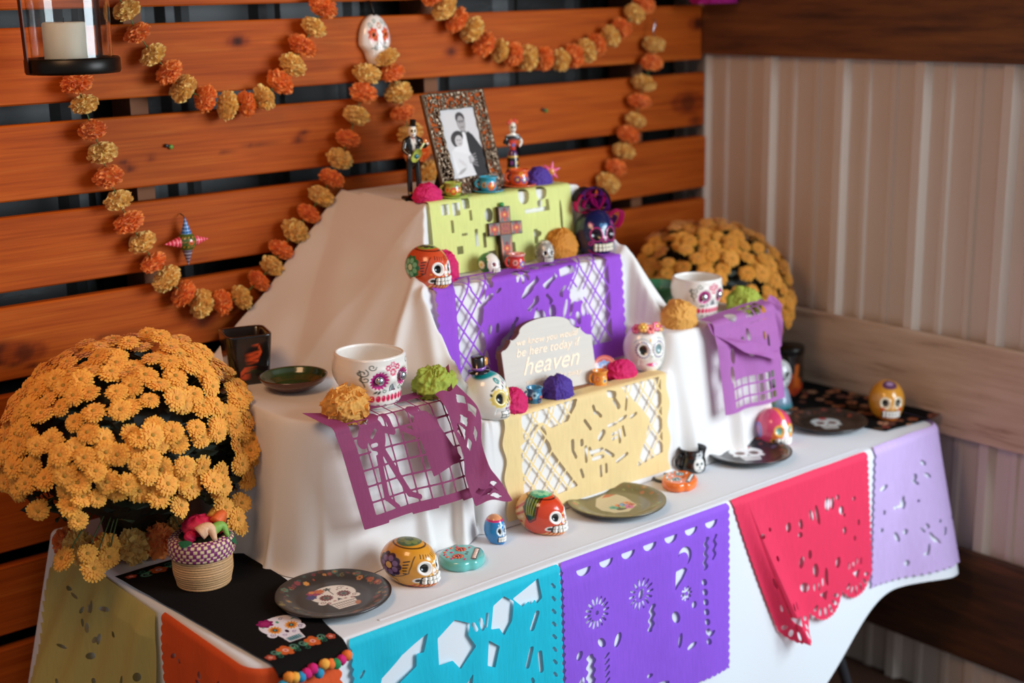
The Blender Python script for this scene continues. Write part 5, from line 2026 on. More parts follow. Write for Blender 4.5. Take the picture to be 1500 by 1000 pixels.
# ------------------------------------------------------------------ tissue paper flowers
def pompom(label, loc, rx, ry, rz, colr, seed, layers=5, frill=.18, rot=0.0, tilt=(0, 0, 0), n=46):
    """half-ball of crumpled tissue petals resting on its flat side"""
    r = np.random.default_rng(seed)
    mb = MB()
    c0 = L(colr)
    V, F = sphere_grid(110, 64)
    A, B, Cc = V[:, 0], V[:, 1], V[:, 2]
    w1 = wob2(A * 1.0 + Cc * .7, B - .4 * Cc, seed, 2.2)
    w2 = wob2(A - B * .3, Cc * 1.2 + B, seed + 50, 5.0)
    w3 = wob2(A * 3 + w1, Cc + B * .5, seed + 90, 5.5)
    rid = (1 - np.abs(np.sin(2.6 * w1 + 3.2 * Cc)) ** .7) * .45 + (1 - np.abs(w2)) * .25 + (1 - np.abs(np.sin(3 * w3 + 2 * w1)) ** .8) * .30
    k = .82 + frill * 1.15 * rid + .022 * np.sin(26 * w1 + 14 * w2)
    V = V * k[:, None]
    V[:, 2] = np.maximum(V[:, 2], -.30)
    mb.add(V, F, np.clip(c0[None] * (.88 + .25 * rid)[:, None], 0, 1))  # fold shading put into the colour: ridges lighter, creases darker
    for d in fib(n):
        if d[2] < -.05 or frill != .28:
            continue
        d = d + r.normal(0, .12, 3)
        t, b, nn = frame_of(d)
        a = r.uniform(0, 6.28)
        t, b = t * math.cos(a) + b * math.sin(a), -t * math.sin(a) + b * math.cos(a)
        w = r.uniform(.30, .42)
        hh, ph, P = 12, r.uniform(0, 6), []
        for iu in range(hh):
            for iv in range(4):
                uu, vv = iu / (hh - 1) * 2 - 1, iv / 3
                q = nn * (.86 + .20 * vv) + t * uu * w * (1 + .4 * vv) + b * (.10 * math.sin(uu * 5 + ph) * (vv + .3))
                q[2] = max(q[2], -.30)
                P.append(q)
        F = [[iu * 4 + iv, iu * 4 + iv + 1, iu * 4 + iv + 5, iu * 4 + iv + 4] for iu in range(hh - 1) for iv in range(3)]
        mb.add(P, F, np.clip(c0 * r.uniform(.9, 1.12), 0, 1))
    V = np.vstack(mb.V)
    V[:, 2] += .30
    mb.V = [V * np.array([rx, ry, rz / 1.3]) * 1.12]
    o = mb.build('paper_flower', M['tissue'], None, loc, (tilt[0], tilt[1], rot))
    return tag(o, label, 'paper flower', 'tissue paper flowers')


PINK, PUR, LIME, PEACH = '#e5206c', '#583aa0', '#b3c04a', '#f0b055'
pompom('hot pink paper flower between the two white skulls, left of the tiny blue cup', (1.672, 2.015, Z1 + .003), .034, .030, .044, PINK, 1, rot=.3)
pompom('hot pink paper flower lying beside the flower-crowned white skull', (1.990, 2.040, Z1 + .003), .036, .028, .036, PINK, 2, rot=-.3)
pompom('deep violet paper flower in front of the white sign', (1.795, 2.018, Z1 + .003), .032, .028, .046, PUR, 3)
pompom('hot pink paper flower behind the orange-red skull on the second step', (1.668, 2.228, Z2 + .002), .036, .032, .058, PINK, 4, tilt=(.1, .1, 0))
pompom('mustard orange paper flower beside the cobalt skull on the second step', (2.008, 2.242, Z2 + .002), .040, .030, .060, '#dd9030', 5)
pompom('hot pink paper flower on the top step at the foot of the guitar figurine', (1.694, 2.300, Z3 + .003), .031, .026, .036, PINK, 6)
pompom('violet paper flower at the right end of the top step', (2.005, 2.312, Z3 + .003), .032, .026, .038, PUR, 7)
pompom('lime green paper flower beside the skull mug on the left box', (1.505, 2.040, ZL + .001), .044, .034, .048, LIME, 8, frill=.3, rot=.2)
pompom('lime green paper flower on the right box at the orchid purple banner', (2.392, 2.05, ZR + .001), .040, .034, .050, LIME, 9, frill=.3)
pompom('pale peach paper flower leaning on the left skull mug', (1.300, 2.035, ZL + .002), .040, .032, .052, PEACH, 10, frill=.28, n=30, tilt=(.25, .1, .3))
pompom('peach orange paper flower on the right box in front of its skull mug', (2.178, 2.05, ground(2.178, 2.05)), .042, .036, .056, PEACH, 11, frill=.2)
# the magenta flower whose lower petals show at the top edge, hung from the ceiling corner
o = pompom('magenta paper flower hanging high in the corner where the two walls meet', (2.800, 2.52, 1.708), .062, .05, .07, '#b80f86', 12, frill=.3)
V, F = tube([(0, 0, .05), (0.002, 0, .5), (0, 0, 1.140)], .0012, 6)
obj('thread', V, F, M['chrome'], o)
# ------------------------------------------------------------------ picture frame with the wedding portrait
LEAN = 0.29
fw, fh = 0.180, 0.218
fr_ = thing('picture_frame', 'pewter openwork frame holding a black and white couple portrait on the top step', 'picture frame', (1.833, 2.322, Z3 + .001), 0.139)


def leaned(V):
    V = np.asarray(V, float)
    c, s = math.cos(LEAN), math.sin(LEAN)
    return np.stack([V[:, 0], V[:, 1] * c + V[:, 2] * s, -V[:, 1] * s + V[:, 2] * c], -1)


def f_frame(U, V):
    b = 0.036
    out = mins(U, fw - U, V, fh - V)
    inner = h_rect(U, V, b, fw - b, b, fh - b)
    fil = np.abs(wob2(U, V, 77, 230)) - .16
    fil2 = np.abs(wob2(U, V, 78, 190)) - .13
    web = -np.minimum(fil, fil2) * .004
    bars = np.maximum(np.maximum(.005 - out, .004 - inner), web)
    bars = np.maximum(.0045 - out, np.maximum(.004 - inner, web))
    return mins(out + 1e-5, inner, bars)


P_, F = cut_mesh(fw, fh, 120, 164, f_frame)
th_ = 0.006
n = len(P_)
U_, W_ = P_[:, 0], P_[:, 1]
relief = 0.0018 * wob2(U_, W_, 79, 300)
Vf = np.c_[U_ - fw / 2, -th_ + relief, W_]
o = obj('openwork_border', leaned(Vf), F, M['pewter'], fr_)
md = o.modifiers.new('thickness', 'SOLIDIFY')
md.thickness = 0.004
for x0, x1, z0, z1 in ((-fw / 2 - .002, -fw / 2 + .003, 0, fh), (fw / 2 - .003, fw / 2 + .002, 0, fh), (-fw / 2, fw / 2, -.0, .004), (-fw / 2, fw / 2, fh - .004, fh)):
    V, F = box(x0, x1, -.009, .0, z0, z1, .001)
    obj('frame_bar', leaned(V), F, M['pewter'], fr_, smooth=False)
pb = 0.033
V, F = box(-fw / 2 + pb, fw / 2 - pb, -.004, 0.001, pb, fh - pb, .0006)
obj('backing_board', leaned(V), F, M['black_metal'], fr_, smooth=False)
nu, nv = 150, 240
uu, vv = np.meshgrid(np.linspace(0, 1, nu), np.linspace(0, 1, nv))
p = Paint(uu.ravel(), vv.ravel(), '#cfc9c6', None, .008)
p.poly([(0, 0), (.03, 0), (.03, 1), (0, 1)], '#8f8a88')
p.poly([(.55, 0), (1, 0), (1, .38), (.80, .60), (.70, .66), (.55, .62)], '#231f20')       # dark jacket
p.poly([(.30, .0), (.60, 0), (.62, .62), (.55, .66), (.42, .55)], '#e4dfdd')              # shirt
p.poly([(.30, .05), (.12, 0), (.55, 0), (.50, .34), (.36, .36)], '#d6d0ce')
p.disc(.56, .80, .115, '#8f8785', .135)                                                   # man's head
p.disc(.56, .86, .125, '#3b3534', .085)
p.disc(.565, .785, .098, '#a49b98', .105)
p.disc(.60, .80, .018, '#3c3534', .008)
p.disc(.53, .80, .018, '#3c3534', .008)
p.line([(.49, .815), (.64, .815)], .012, '#4a4341')
p.line([(.53, .725), (.61, .728)], .012, '#5d5452')
p.poly([(.50, .645), (.57, .66), (.64, .645), (.64, .675), (.57, .662), (.50, .675)], '#191617')  # bow tie
p.disc(.36, .585, .175, '#2d2827', .095, .2)                                              # woman's hair
p.disc(.30, .54, .10, '#3a3332', .085)
p.disc(.395, .535, .105, '#c3bbb8', .082, .2)
p.disc(.43, .545, .016, '#4c4442', .007)
p.disc(.36, .55, .016, '#4c4442', .007)
p.line([(.38, .495), (.44, .497)], .010, '#7a6c69')
p.poly([(.14, .40), (.30, .46), (.52, .45), (.62, .36), (.70, .24), (.60, .20), (.66, .02), (.16, .02), (.12, .2)], '#e3dedc')   # dress
for k in range(9):
    p.line([(.18 + .05 * k, .40 - .01 * k), (.26 + .045 * k, .05)], .008, '#bdb6b3')
p.disc(.36, .22, .11, '#cfc8c5', .035, -.5)
for k in range(5):
    p.line([(.56, .29 - .02 * k), (.76, .33 - .045 * k)], .016, '#8e8785')
p.disc(.30, .10, .13, '#aaa3a0', .025, .3)
x = -fw / 2 + pb + .002 + uu.ravel() * (fw - 2 * pb - .004)
z = pb + .002 + vv.ravel() * (fh - 2 * pb - .004)
obj('photo_print', leaned(np.c_[x, np.full(len(x), -.0047), z]), grid_faces(nv, nu), M['print'], fr_, col=p.c, label='black and white print of a couple')
V, F = box(-.03, .03, 0.0, .003, 0, .14, .001)
c, s = math.cos(-.38), math.sin(-.38)
V = np.asarray(V)
V = np.stack([V[:, 0], V[:, 1] * c + (V[:, 2] - .14) * s, -V[:, 1] * s + (V[:, 2] - .14) * c], -1)
top_ = leaned(np.array([[0, 0.003, .13]]))[0]
V = V + top_
V[:, 2] -= V[:, 2].min()
obj('easel_back', V, F, M['black_metal'], fr_, smooth=False)


# ------------------------------------------------------------------ skin-modified little figures
def skin_fig(joints, edges, radii, name, matl, parent, colf, lev=1):
    """one continuous body grown over a skeleton, frozen to a mesh and painted"""
    me = bpy.data.meshes.new(name)
    me.from_pydata(joints, edges, [])
    ob = bpy.data.objects.new(name, me)
    scene.collection.objects.link(ob)
    md = ob.modifiers.new('skin', 'SKIN')
    for i, r in enumerate(radii):
        sv = me.skin_vertices[0].data[i]
        sv.radius = (r, r) if np.isscalar(r) else r
        sv.use_root = (i == 0)
    ss_ = ob.modifiers.new('sub', 'SUBSURF')
    ss_.levels = ss_.render_levels = lev + 1
    dg = bpy.context.evaluated_depsgraph_get()
    ev = ob.evaluated_get(dg)
    m2 = bpy.data.meshes.new_from_object(ev)
    bpy.data.objects.remove(ob)
    V = np.empty(len(m2.vertices) * 3)
    m2.vertices.foreach_get('co', V)
    V = V.reshape(-1, 3)
    F = [list(q.vertices) for q in m2.polygons]
    bpy.data.meshes.remove(m2)
    return obj(name, V, F, matl, parent, col=colf(V))


def mini_head(parent, loc, r, rot=(0, 0, 0), hairc=None):
    V, F, D, xn, zn = skull_mesh(r * 1.75, r * 1.9, r * 2.5, 60, 44)
    p = Paint(xn, zn, '#efe6d6', D[:, 1] < -.05, .01)
    for s in (-1, 1):
        p.disc(s * .19, .03, .15, '#d9b23a' if hairc is None else '#d8cdb8')
        p.disc(s * .19, .03, .12, '#0c0a0a')
    p.disc(0, -.1, .05, '#2a2020', .07)
    p.line([(-.2, -.27), (.2, -.27)], .05, '#8a3550' if hairc else '#5a3a5a')
    for k in range(5):
        p.line([(-.16 + .08 * k, -.22), (-.16 + .08 * k, -.32)], .016, '#2a2020')
    if hairc:
        q = Paint(D[:, 1], D[:, 2], p.c, (D[:, 1] > .05), .03)
        q.lay(-(D[:, 2] + .25), hairc)
        p.c = q.c
    return obj('skull_head', V, F, M['ceramic'], parent, loc, rot, p.c)


# guitarist
gt = thing('skeleton_figurine', 'skeleton guitarist figurine in a black suit with an olive guitar, left of the frame', 'figurine', (1.695, 2.345, Z3 + .001), -0.35, 'painted skeleton figurines')
V, F = box(-.024, .022, -.017, .017, 0, .008, .002)
obj('base', V, F, M['black_metal'], gt, smooth=False)
J = [(0, 0, .083), (0, 0, .103), (0, -.001, .121), (0, -.001, .134), (-.016, 0, .122), (-.021, -.004, .104), (-.010, -.018, .092), (.016, 0, .122), (.022, -.010, .108), (.027, -.020, .119),
     (-.008, 0, .078), (-.009, 0, .045), (-.009, 0, .012), (-.010, -.008, .009), (.008, 0, .078), (.010, 0, .045), (.010, 0, .012), (.012, -.008, .009)]
E_ = [(0, 1), (1, 2), (2, 3), (2, 4), (4, 5), (5, 6), (2, 7), (7, 8), (8, 9), (0, 10), (10, 11), (11, 12), (12, 13), (0, 14), (14, 15), (15, 16), (16, 17)]
R_ = [(.011, .009), (.0115, .009), (.012, .009), (.005, .005), .0062, .0055, .0035, .0062, .0055, .0035, .0075, .0062, .0058, .004, .0075, .0062, .0058, .004]


def suit(V):
    p = Paint(V[:, 0], V[:, 2], '#15120f', None, .001)
    q = Paint(V[:, 0], V[:, 2], p.c, V[:, 1] < -.003, .0008)
    q.poly([(-.006, .128), (.006, .128), (.001, .095)], '#ece6da')
    q.disc(0, .127, .003, '#b0402a')
    q.disc(-.011, .092, .0045, '#e8dfce')
    q.disc(.027, .119, .005, '#e8dfce')
    q.lay(np.abs(V[:, 2] - .0155) - .0012, '#c29a4a')
    return q.c


skin_fig(J, E_, R_, 'suited_body', M['ceramic'], gt, suit)
mini_head(gt, (0, -.001, .130), .0098)
mbh = MB()
V, F = lathe([(.001, 0), (.0105, 0), (.0105, .0012), (.006, .0018), (.0066, .013), (.001, .0135)], 20)
mbh.add(V, F, '#15120f')
mbh.build('top_hat', M['ceramic'], gt, (.001, 0, .152), (0, .1, 0))
mg = MB()
th = np.linspace(0, 2 * PI, 40, endpoint=False)
gr = .0125 * (1 + .22 * np.cos(2 * th) + .10 * np.cos(th))
ring0 = np.stack([gr * np.cos(th), -.0035 + 0 * th, gr * np.sin(th) * .85], -1)
ring1 = ring0 + [0, .007, 0]
mg.add(np.vstack([ring0, ring1]), grid_faces(2, 40, True)[:, ::-1].tolist() + [list(range(40))[::-1], list(range(40, 80))], '#a8b04a')
V, F = lathe([(.0002, 0), (.0045, 0), (.0045, .0008), (.0002, .0008)], 18)
V = np.stack([V[:, 0], -.0036 - V[:, 2], V[:, 1]], -1)
mg.add(V, F, '#1f6e78')
V, F = box(-.032, -.012, -.004, 0, -.002, .002, .0005)
mg.add(-V if isinstance(V, np.ndarray) else -np.array(V), [f[::-1] for f in F], '#c9cf8a')
V, F = box(-.040, -.032, -.004, 0, -.0035, .0035, .0008)
mg.add(-np.array(V), [f[::-1] for f in F], '#e88a3a')
mg.build('guitar', M['ceramic'], gt, (.001, -.0185, .092), (0, -.95, 0))

# lady figurine
ct = thing('skeleton_figurine', 'skeleton lady figurine in a tall black and purple skirt, right of the frame', 'figurine', (1.968, 2.352, Z3 + .001), -0.40, 'painted skeleton figurines')
prof = [(.001, 0), (.0235, 0), (.0235, .003), (.019, .012), (.0165, .030), (.0142, .036), (.0135, .040), (.0128, .055), (.0122, .062), (.010, .072), (.0075, .078), (.001, .080)]
zz1 = np.linspace(0, 1, 70)
pr = np.array(prof)
dl = np.r_[0, np.cumsum(np.hypot(*np.diff(pr, axis=0).T))]
pr = np.c_[np.interp(zz1, dl / dl[-1], pr[:, 0]), np.interp(zz1, dl / dl[-1], pr[:, 1])]
V, F = lathe(pr, 60)
a_ = np.arctan2(V[:, 1], V[:, 0])
p = Paint(a_ * .014, V[:, 2], '#4e2458', None, .0006)
p.lay(np.maximum(.040 - p.v, p.v - .064), '#15110f')
p.lay(np.abs(p.v - .040) - .0022, '#d9962e')
p.lay(np.abs(p.v - .065) - .0018, '#d9b24a')
p.lay(p.v - .022, '#7a2c20')
p.lay(np.abs(p.v - .022) - .001, '#c9782e')
for k in range(6):
    p.flower(-.044 + k * .0147, .052, .0045, 5, '#8d3a8a' if k % 2 else '#c9962e', '#15110f', .3)
    p.flower(-.038 + k * .0147, .011, .0045, 6, '#d98a3a', '#e8d08a', .4)
obj('skirt', V, F, M['ceramic'], ct, col=p.c)
J = [(0, 0, .076), (0, 0, .088), (0, -.001, .105), (0, -.001, .120), (-.0135, 0, .107), (-.018, -.004, .095), (-.008, -.014, .090), (.0135, 0, .107), (.020, -.002, .095), (.010, -.013, .086)]
E_ = [(0, 1), (1, 2), (2, 3), (2, 4), (4, 5), (5, 6), (2, 7), (7, 8), (8, 9)]
R_ = [(.008, .007), (.0085, .007), (.0105, .0075), .0035, .0052, .0042, .003, .0052, .0042, .003]


def bodice(V):
    p = Paint(V[:, 0], V[:, 2], '#d9432a', None, .001)
    p.lay(-(V[:, 2] - .1015), '#17120f')
    p.lay(-(np.abs(V[:, 0]) - .0115), '#e6ddcd')
    p.lay(np.maximum(np.abs(V[:, 0]) - .0185, .1015 - V[:, 2]), '#17120f')
    p.lay(-(V[:, 2] - .1105), '#ece3d3')
    p.disc(0, .09, .004, '#4f6fb0')
    return p.c


skin_fig(J, E_, R_, 'bodice_body', M['ceramic'], ct, bodice)
mini_head(ct, (0, -.001, .117), .0092, hairc='#2a1c18')
for k in range(4):
    a = PI * (.0 + k / 3)
    mbf = MB()
    for q in range(5):
        V, F = sphere_grid(7, 5)
        mbf.add(V * .0022 + np.array([.0028 * math.cos(q * 1.2566), 0, .0028 * math.sin(q * 1.2566)]), F, ['#e0641f', '#d8392a'][k % 2])
    mbf.build('hair_flower', M['ceramic'], ct, (.0085 * math.cos(a), -.004, .139 + .004 * math.sin(a)))
V, F = box(-.006, .006, -.005, .001, -.005, .005, .001)
obj('hand_book', V, F, M['black_metal'], ct, (-.0185, -.010, .098), (0, .3, 0), smooth=False)


# ------------------------------------------------------------------ tiny cups
def tiny_cup(label, loc, rotz, base, blobs, saucer=None, r=.015, h=.024, handle=True, name='tiny_cup', flare_=1.15, rim=None):
    root = thing(name, label, 'cup', loc, rotz, 'tiny painted clay cups')
    z0 = 0.0
    if saucer:
        V, F = lathe([(.0005, 0), (r * .9, 0), (r * 1.75, .003), (r * 1.8, .0045), (r * 1.7, .0052), (r * .9, .003), (.0005, .003)], 40)
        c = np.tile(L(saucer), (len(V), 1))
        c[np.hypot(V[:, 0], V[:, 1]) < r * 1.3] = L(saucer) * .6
        obj('saucer', V, F, M['ceramic'], root, col=c)
        z0 = .0032
    pr = [(.0005, 0), (r * .78, 0), (r * .85, h * .06), (r * 1.0, h * .32), (r * .97, h * .55), (r * .88, h * .74), (r * flare_ * .95, h * .97), (r * flare_ * .96, h), (r * flare_ * .86, h), (r * .78, h * .74), (r * .85, h * .4), (r * .6, h * .15), (.0005, h * .14)]
    P0 = np.array(pr)
    dl = np.r_[0, np.cumsum(np.hypot(*np.diff(P0, axis=0).T))]
    q = np.linspace(0, dl[-1], 60)
    P1 = np.c_[np.interp(q, dl, P0[:, 0]), np.interp(q, dl, P0[:, 1])]
    V, F = lathe(P1, 56)
    a = np.arctan2(V[:, 0], -V[:, 1]) * r
    outer = np.arange(len(V)) < 56 * 36
    p = Paint(a, V[:, 2], base, outer, .0008)
    if rim:
        p.lay(-(V[:, 2] - h * .86), rim)
    for (x, z, rr, colr, cc) in blobs:
        p.flower(x * r, z * h, rr * r, 6, colr, cc, .4)
    obj('cup_body', V, F, M['ceramic'], root, (0, 0, z0), col=p.c)
    if handle:
        t = np.linspace(-1.3, 1.3, 12)
        V, F = tube(np.stack([-r * .85 - r * .62 * np.cos(t), 0 * t, h * .5 + h * .30 * np.sin(t)], -1), r * .16, 8)
        obj('handle', V, F, simple_mat('cup_handle_glaze', base, .25, coat=.5, namp=.03, bstr=0), root, (0, 0, z0))
    return root


tiny_cup('tiny olive cup and saucer with a red flower, nearest to the picture frame corner', (1.752, 2.288, Z3 + .006), -.6, '#a9b046', [(.0, .4, .5, '#d9502a', '#e8b83a'), (.9, .45, .4, '#c9402a', '#f0d060'), (-.8, .5, .35, '#e0b03a', '#c9402a'), (.45, .7, .25, '#4f7ab0', '#e8e0a0')], '#a3b83c', .0175, .028)
tiny_cup('tiny turquoise cup and saucer with an orange flower in front of the frame', (1.850, 2.293, Z3 + .006), -.6, '#3aa3bd', [(.35, .35, .55, '#e8642a', '#f0a040'), (-.6, .45, .35, '#d9a03a', '#2a6a9a'), (1.2, .5, .3, '#8a4a2a', '#e0b060')], '#2f9ab4', .0185, .030)
tiny_cup('tiny orange cup and saucer with blue flowers at the foot of the lady figurine', (1.950, 2.310, Z3 + .006), -.6, '#e5602a', [(.5, .35, .4, '#3f5a9a', '#e8d0a0'), (-.3, .4, .4, '#5a3a7a', '#f0c060'), (1.2, .4, .35, '#2f4a8a', '#f0a060'), (.1, .75, .25, '#f0b040', '#c03020')], '#ea6a38', .0205, .034)
tiny_cup('tiny teal-blue cup with painted birds before the sign beside the violet paper flower', (1.733, 2.018, Z1 + .003), -.4, '#2f7fa4', [(-.3, .6, .5, '#9fd0dc', '#2a4a5a'), (.7, .35, .45, '#d9643a', '#2f4a7a'), (.4, .25, .4, '#1f2f4a', '#3f6a9a'), (-.9, .4, .4, '#1c3a54', '#d08a3a'), (1.3, .5, .3, '#c9402a', '#e8c05a')], None, .0155, .034)
tiny_cup('tiny orange cup with a blue dot standing before the coral saucer', (1.915, 2.022, Z1 + .003), -.5, '#ee9638', [(.5, .38, .5, '#f4c468', '#3f78b0'), (-.6, .5, .4, '#e0642a', '#f4c468'), (1.3, .5, .35, '#d9502a', '#f4c468')], None, .0150, .033)
tiny_cup('tiny red cup with blue and white flowers at the foot of the cross', (1.845, 2.198, Z2 + .001), -.4, '#d8372c', [(.5, .38, .45, '#4a6fc0', '#f0d090'), (-.5, .5, .4, '#f0b0a0', '#7a1f2a'), (1.3, .45, .35, '#e88a4a', '#4a6fc0'), (.0, .2, .3, '#e8a060', '#b02a2a')], None, .0165, .035, rim='#f0a79a')

# ------------------------------------------------------------------ wooden cross with painted face
cr = thing('wooden_cross', 'dark wooden cross painted with red flowers, leaning on the lime banner', 'cross', (1.848, 2.232, Z2 + .001), -0.25)


def cross_prism(hw, hl, hh, zc, d0, d1, bev):
    pts = [(-hw, 0), (hw, 0), (hw, zc - hw), (hl, zc - hw), (hl, zc + hw), (hw, zc + hw), (hw, hh), (-hw, hh), (-hw, zc + hw), (-hl, zc + hw), (-hl, zc - hw), (-hw, zc - hw)]
    n = len(pts)
    V = [(x, d0, z) for x, z in pts] + [(x, d1, z) for x, z in pts]
    F = [list(range(n)), list(range(n, 2 * n))[::-1]] + [[i, n + i, n + (i + 1) % n, (i + 1) % n] for i in range(n)]
    return np.array(V, float), F


M['dark_wood'] = simple_mat('dark_wood', '#34200f', .6, nscale=30, namp=.4, bstr=.3, stretch=(1, 1, .15))
V, F = cross_prism(.0135, .0385, .128, .082, -.004, .020, 0)
tl = -.14
rotx = lambda V, a: np.stack([V[:, 0], V[:, 1] * math.cos(a) - V[:, 2] * math.sin(a), V[:, 1] * math.sin(a) + V[:, 2] * math.cos(a)], -1)
obj('cross_body', rotx(V, tl), F, M['dark_wood'], cr, smooth=False)
for nm, x0, x1, z0, z1 in (('centre', -.012, .012, .070, .094), ('arm', -.037, -.0135, .070, .094), ('arm', .0135, .037, .070, .094), ('arm', -.012, .012, .0955, .1265), ('arm', -.012, .012, .012, .0685)):
    n1, n2 = 46, 60
    X, Z = np.meshgrid(np.linspace(x0, x1, n1), np.linspace(z0, z1, n2))
    cx, cz = (x0 + x1) / 2, (z0 + z1) / 2
    p = Paint(X.ravel(), Z.ravel(), '#c9683f' if nm == 'centre' else '#6d6763', None, .0005)
    if nm == 'centre':
        for k in range(-3, 4):
            p.line([(cx - .012, cz + k * .006 - .012), (cx + .012, cz + k * .006 + .012)], .0011, '#2a1a16')
            p.line([(cx - .012, cz + k * .006 + .012), (cx + .012, cz + k * .006 - .012)], .0011, '#2a1a16')
            p.disc(cx + k * .004, cz + .004 * (k % 2), .0012, '#8a2440')
        p.petals(cx, cz, .006, .0016, 6, '#a8304a')
    else:
        p.lay(np.minimum(np.abs(p.u - cx) + np.abs(p.v - cz) * .6, 9) - .009, '#3f3a38')
        for s in (-1, 1):
            p.poly([(cx + s * .012, z0), (cx + s * .012, z1), (cx + s * .006, cz)], '#c98468')
        p.flower(cx, cz, .0085, 6, '#c2482c', '#e8a04a', .35)
        p.disc(cx, cz - .011, .004, '#c2482c', .003)
        p.disc(cx, cz + .011, .004, '#7a2430', .003)
    V = np.c_[X.ravel(), np.full(X.size, -.0048), Z.ravel()]
    obj('painted_panel', rotx(V, tl), grid_faces(n2, n1), M['matte_paint'], cr, col=p.c)
V, F = sphere_grid(10, 7)
obj('hanging_bead', rotx(V * np.array([.006, .004, .005]) + np.array([0, .006, .132]), tl), F, simple_mat('green_bead', '#2f8a3c', .4), cr)

# ------------------------------------------------------------------ white wooden sign
SL = 0.21
sg_ = thing('wooden_sign', 'white wooden sign with arched top and faint copper script on the lowest step', 'sign', (1.810, 2.060, Z1 + .004), -0.09)
hw = .1125
half = [(hw, 0), (hw, .097)]
for t in np.linspace(0, 1, 10):
    half.append((hw - .004 - .021 * t, .099 + .014 * t * t + .001))
half.append((hw - .0255, .119))
for t in np.linspace(0, 1, 10):
    half.append((hw - .028 - .020 * t, .117 + .011 * t ** 2))
for t in np.linspace(0, 1, 14):
    x = (hw - .049) * math.cos(t * PI / 2)
    half.append((x, .129 + .022 * math.sin(t * PI / 2) ** .9))
out = half + [(-x, z) for x, z in half[::-1][1:]]
n = len(out)
d0, d1 = -.014, 0.0
for nm, a, b, mt, ins in (('sign_face', -.0145, -.0125, None, 0.0), ('sign_back', -.0125, .006, None, -.0002)):
    V = np.array([(x * (1 + ins * 8), a, z) for x, z in out] + [(x * (1 + ins * 8), b, z) for x, z in out])
    F = [list(range(n)), list(range(n, 2 * n))[::-1]] + [[i, n + i, n + (i + 1) % n, (i + 1) % n] for i in range(n)]
    mm_ = simple_mat('whitewashed_wood', '#d6cfc4', .8, nscale=9, namp=.06, bstr=.15, stretch=(1, 1, 14)) if nm == 'sign_face' else simple_mat('brown_wood_edge', '#6e4526', .7, nscale=30, namp=.25)
    obj(nm, rotx(V, -SL), F, mm_, sg_, smooth=False)
M['copper_ink'] = simple_mat('copper_ink', '#e2c6a8', .45, metal=.2, nscale=50, namp=.06, bstr=0)


def text_part(body, size, x, z, parent, tilt, yoff, matl, shear=.35, rot=0.0):
    cu = bpy.data.curves.new('lettering', 'FONT')
    cu.body = body
    cu.size = size
    cu.shear = shear
    cu.align_x = 'CENTER'
    cu.extrude = .0003
    ob = bpy.data.objects.new('lettering', cu)
    scene.collection.objects.link(ob)
    dg = bpy.context.evaluated_depsgraph_get()
    dg.update()
    me = bpy.data.meshes.new_from_object(ob.evaluated_get(dg))
    bpy.data.objects.remove(ob)
    V = np.empty(len(me.vertices) * 3)
    me.vertices.foreach_get('co', V)
    V = V.reshape(-1, 3)
    c, s = math.cos(rot), math.sin(rot)
    V = np.stack([x + c * V[:, 0] - s * V[:, 1], yoff - V[:, 2], z + s * V[:, 0] + c * V[:, 1]], -1)
    F = [list(q.vertices) for q in me.polygons]
    bpy.data.meshes.remove(me)
    obj('lettering', rotx(V, tilt), F, matl, parent, smooth=False)


text_part('we know you would', .0185, 0, .104, sg_, -SL, -.0149, M['copper_ink'])
text_part('be here today if', .0245, -.002, .082, sg_, -SL, -.0149, M['copper_ink'])
text_part('heaven', .050, 0, .044, sg_, -SL, -.0149, M['copper_ink'], .45)
text_part("weren't so far away", .0175, .004, .024, sg_, -SL, -.0149, M['copper_ink'])
V, F = box(-.088, .088, -.026, .022, -.004, .004, .001)
obj('sign_foot', V, F, simple_mat('foot_wood', '#8a5a34', .7, nscale=30, namp=.25), sg_, smooth=False)

# ------------------------------------------------------------------ butterfly candle cube
cu_ = thing('candle_holder', 'black tapered candle cube with an orange butterfly on the left box of the altar', 'candle holder', (1.298, 2.375, ground(1.298, 2.375) + .001), -0.30)


def taper_cube(b, t, h, n=40, inset=.008, depth=.03):
    """rounded square cup: outer wall, rim, hollow"""
    th = np.linspace(0, 2 * PI, 4 * n, endpoint=False)
    e = .32
    sq = np.stack([np.sign(np.cos(th)) * np.abs(np.cos(th)) ** e, np.sign(np.sin(th)) * np.abs(np.sin(th)) ** e], -1)
    rings = []
    zs = [0, .003] + list(np.linspace(.006, h - .004, 40)) + [h - .001, h]
    for z in zs:
        w = b + (t - b) * (z / h) ** .7
        w *= .96 if z == 0 else (.99 if z == h else 1)
        rings.append(np.c_[sq * w, np.full(len(th), z)])
    for q, z in ((t - inset * .5, h), (t - inset, h - .002), (t - inset - .001, h - depth), (.002, h - depth)):
        rings.append(np.c_[sq * q, np.full(len(th), z)])
    V = np.vstack(rings)
    F = grid_faces(len(rings), 4 * n, True).tolist()
    F.append(list(range(4 * n))[::-1])
    F.append(list(range((len(rings) - 1) * 4 * n, len(rings) * 4 * n)))
    return V, F


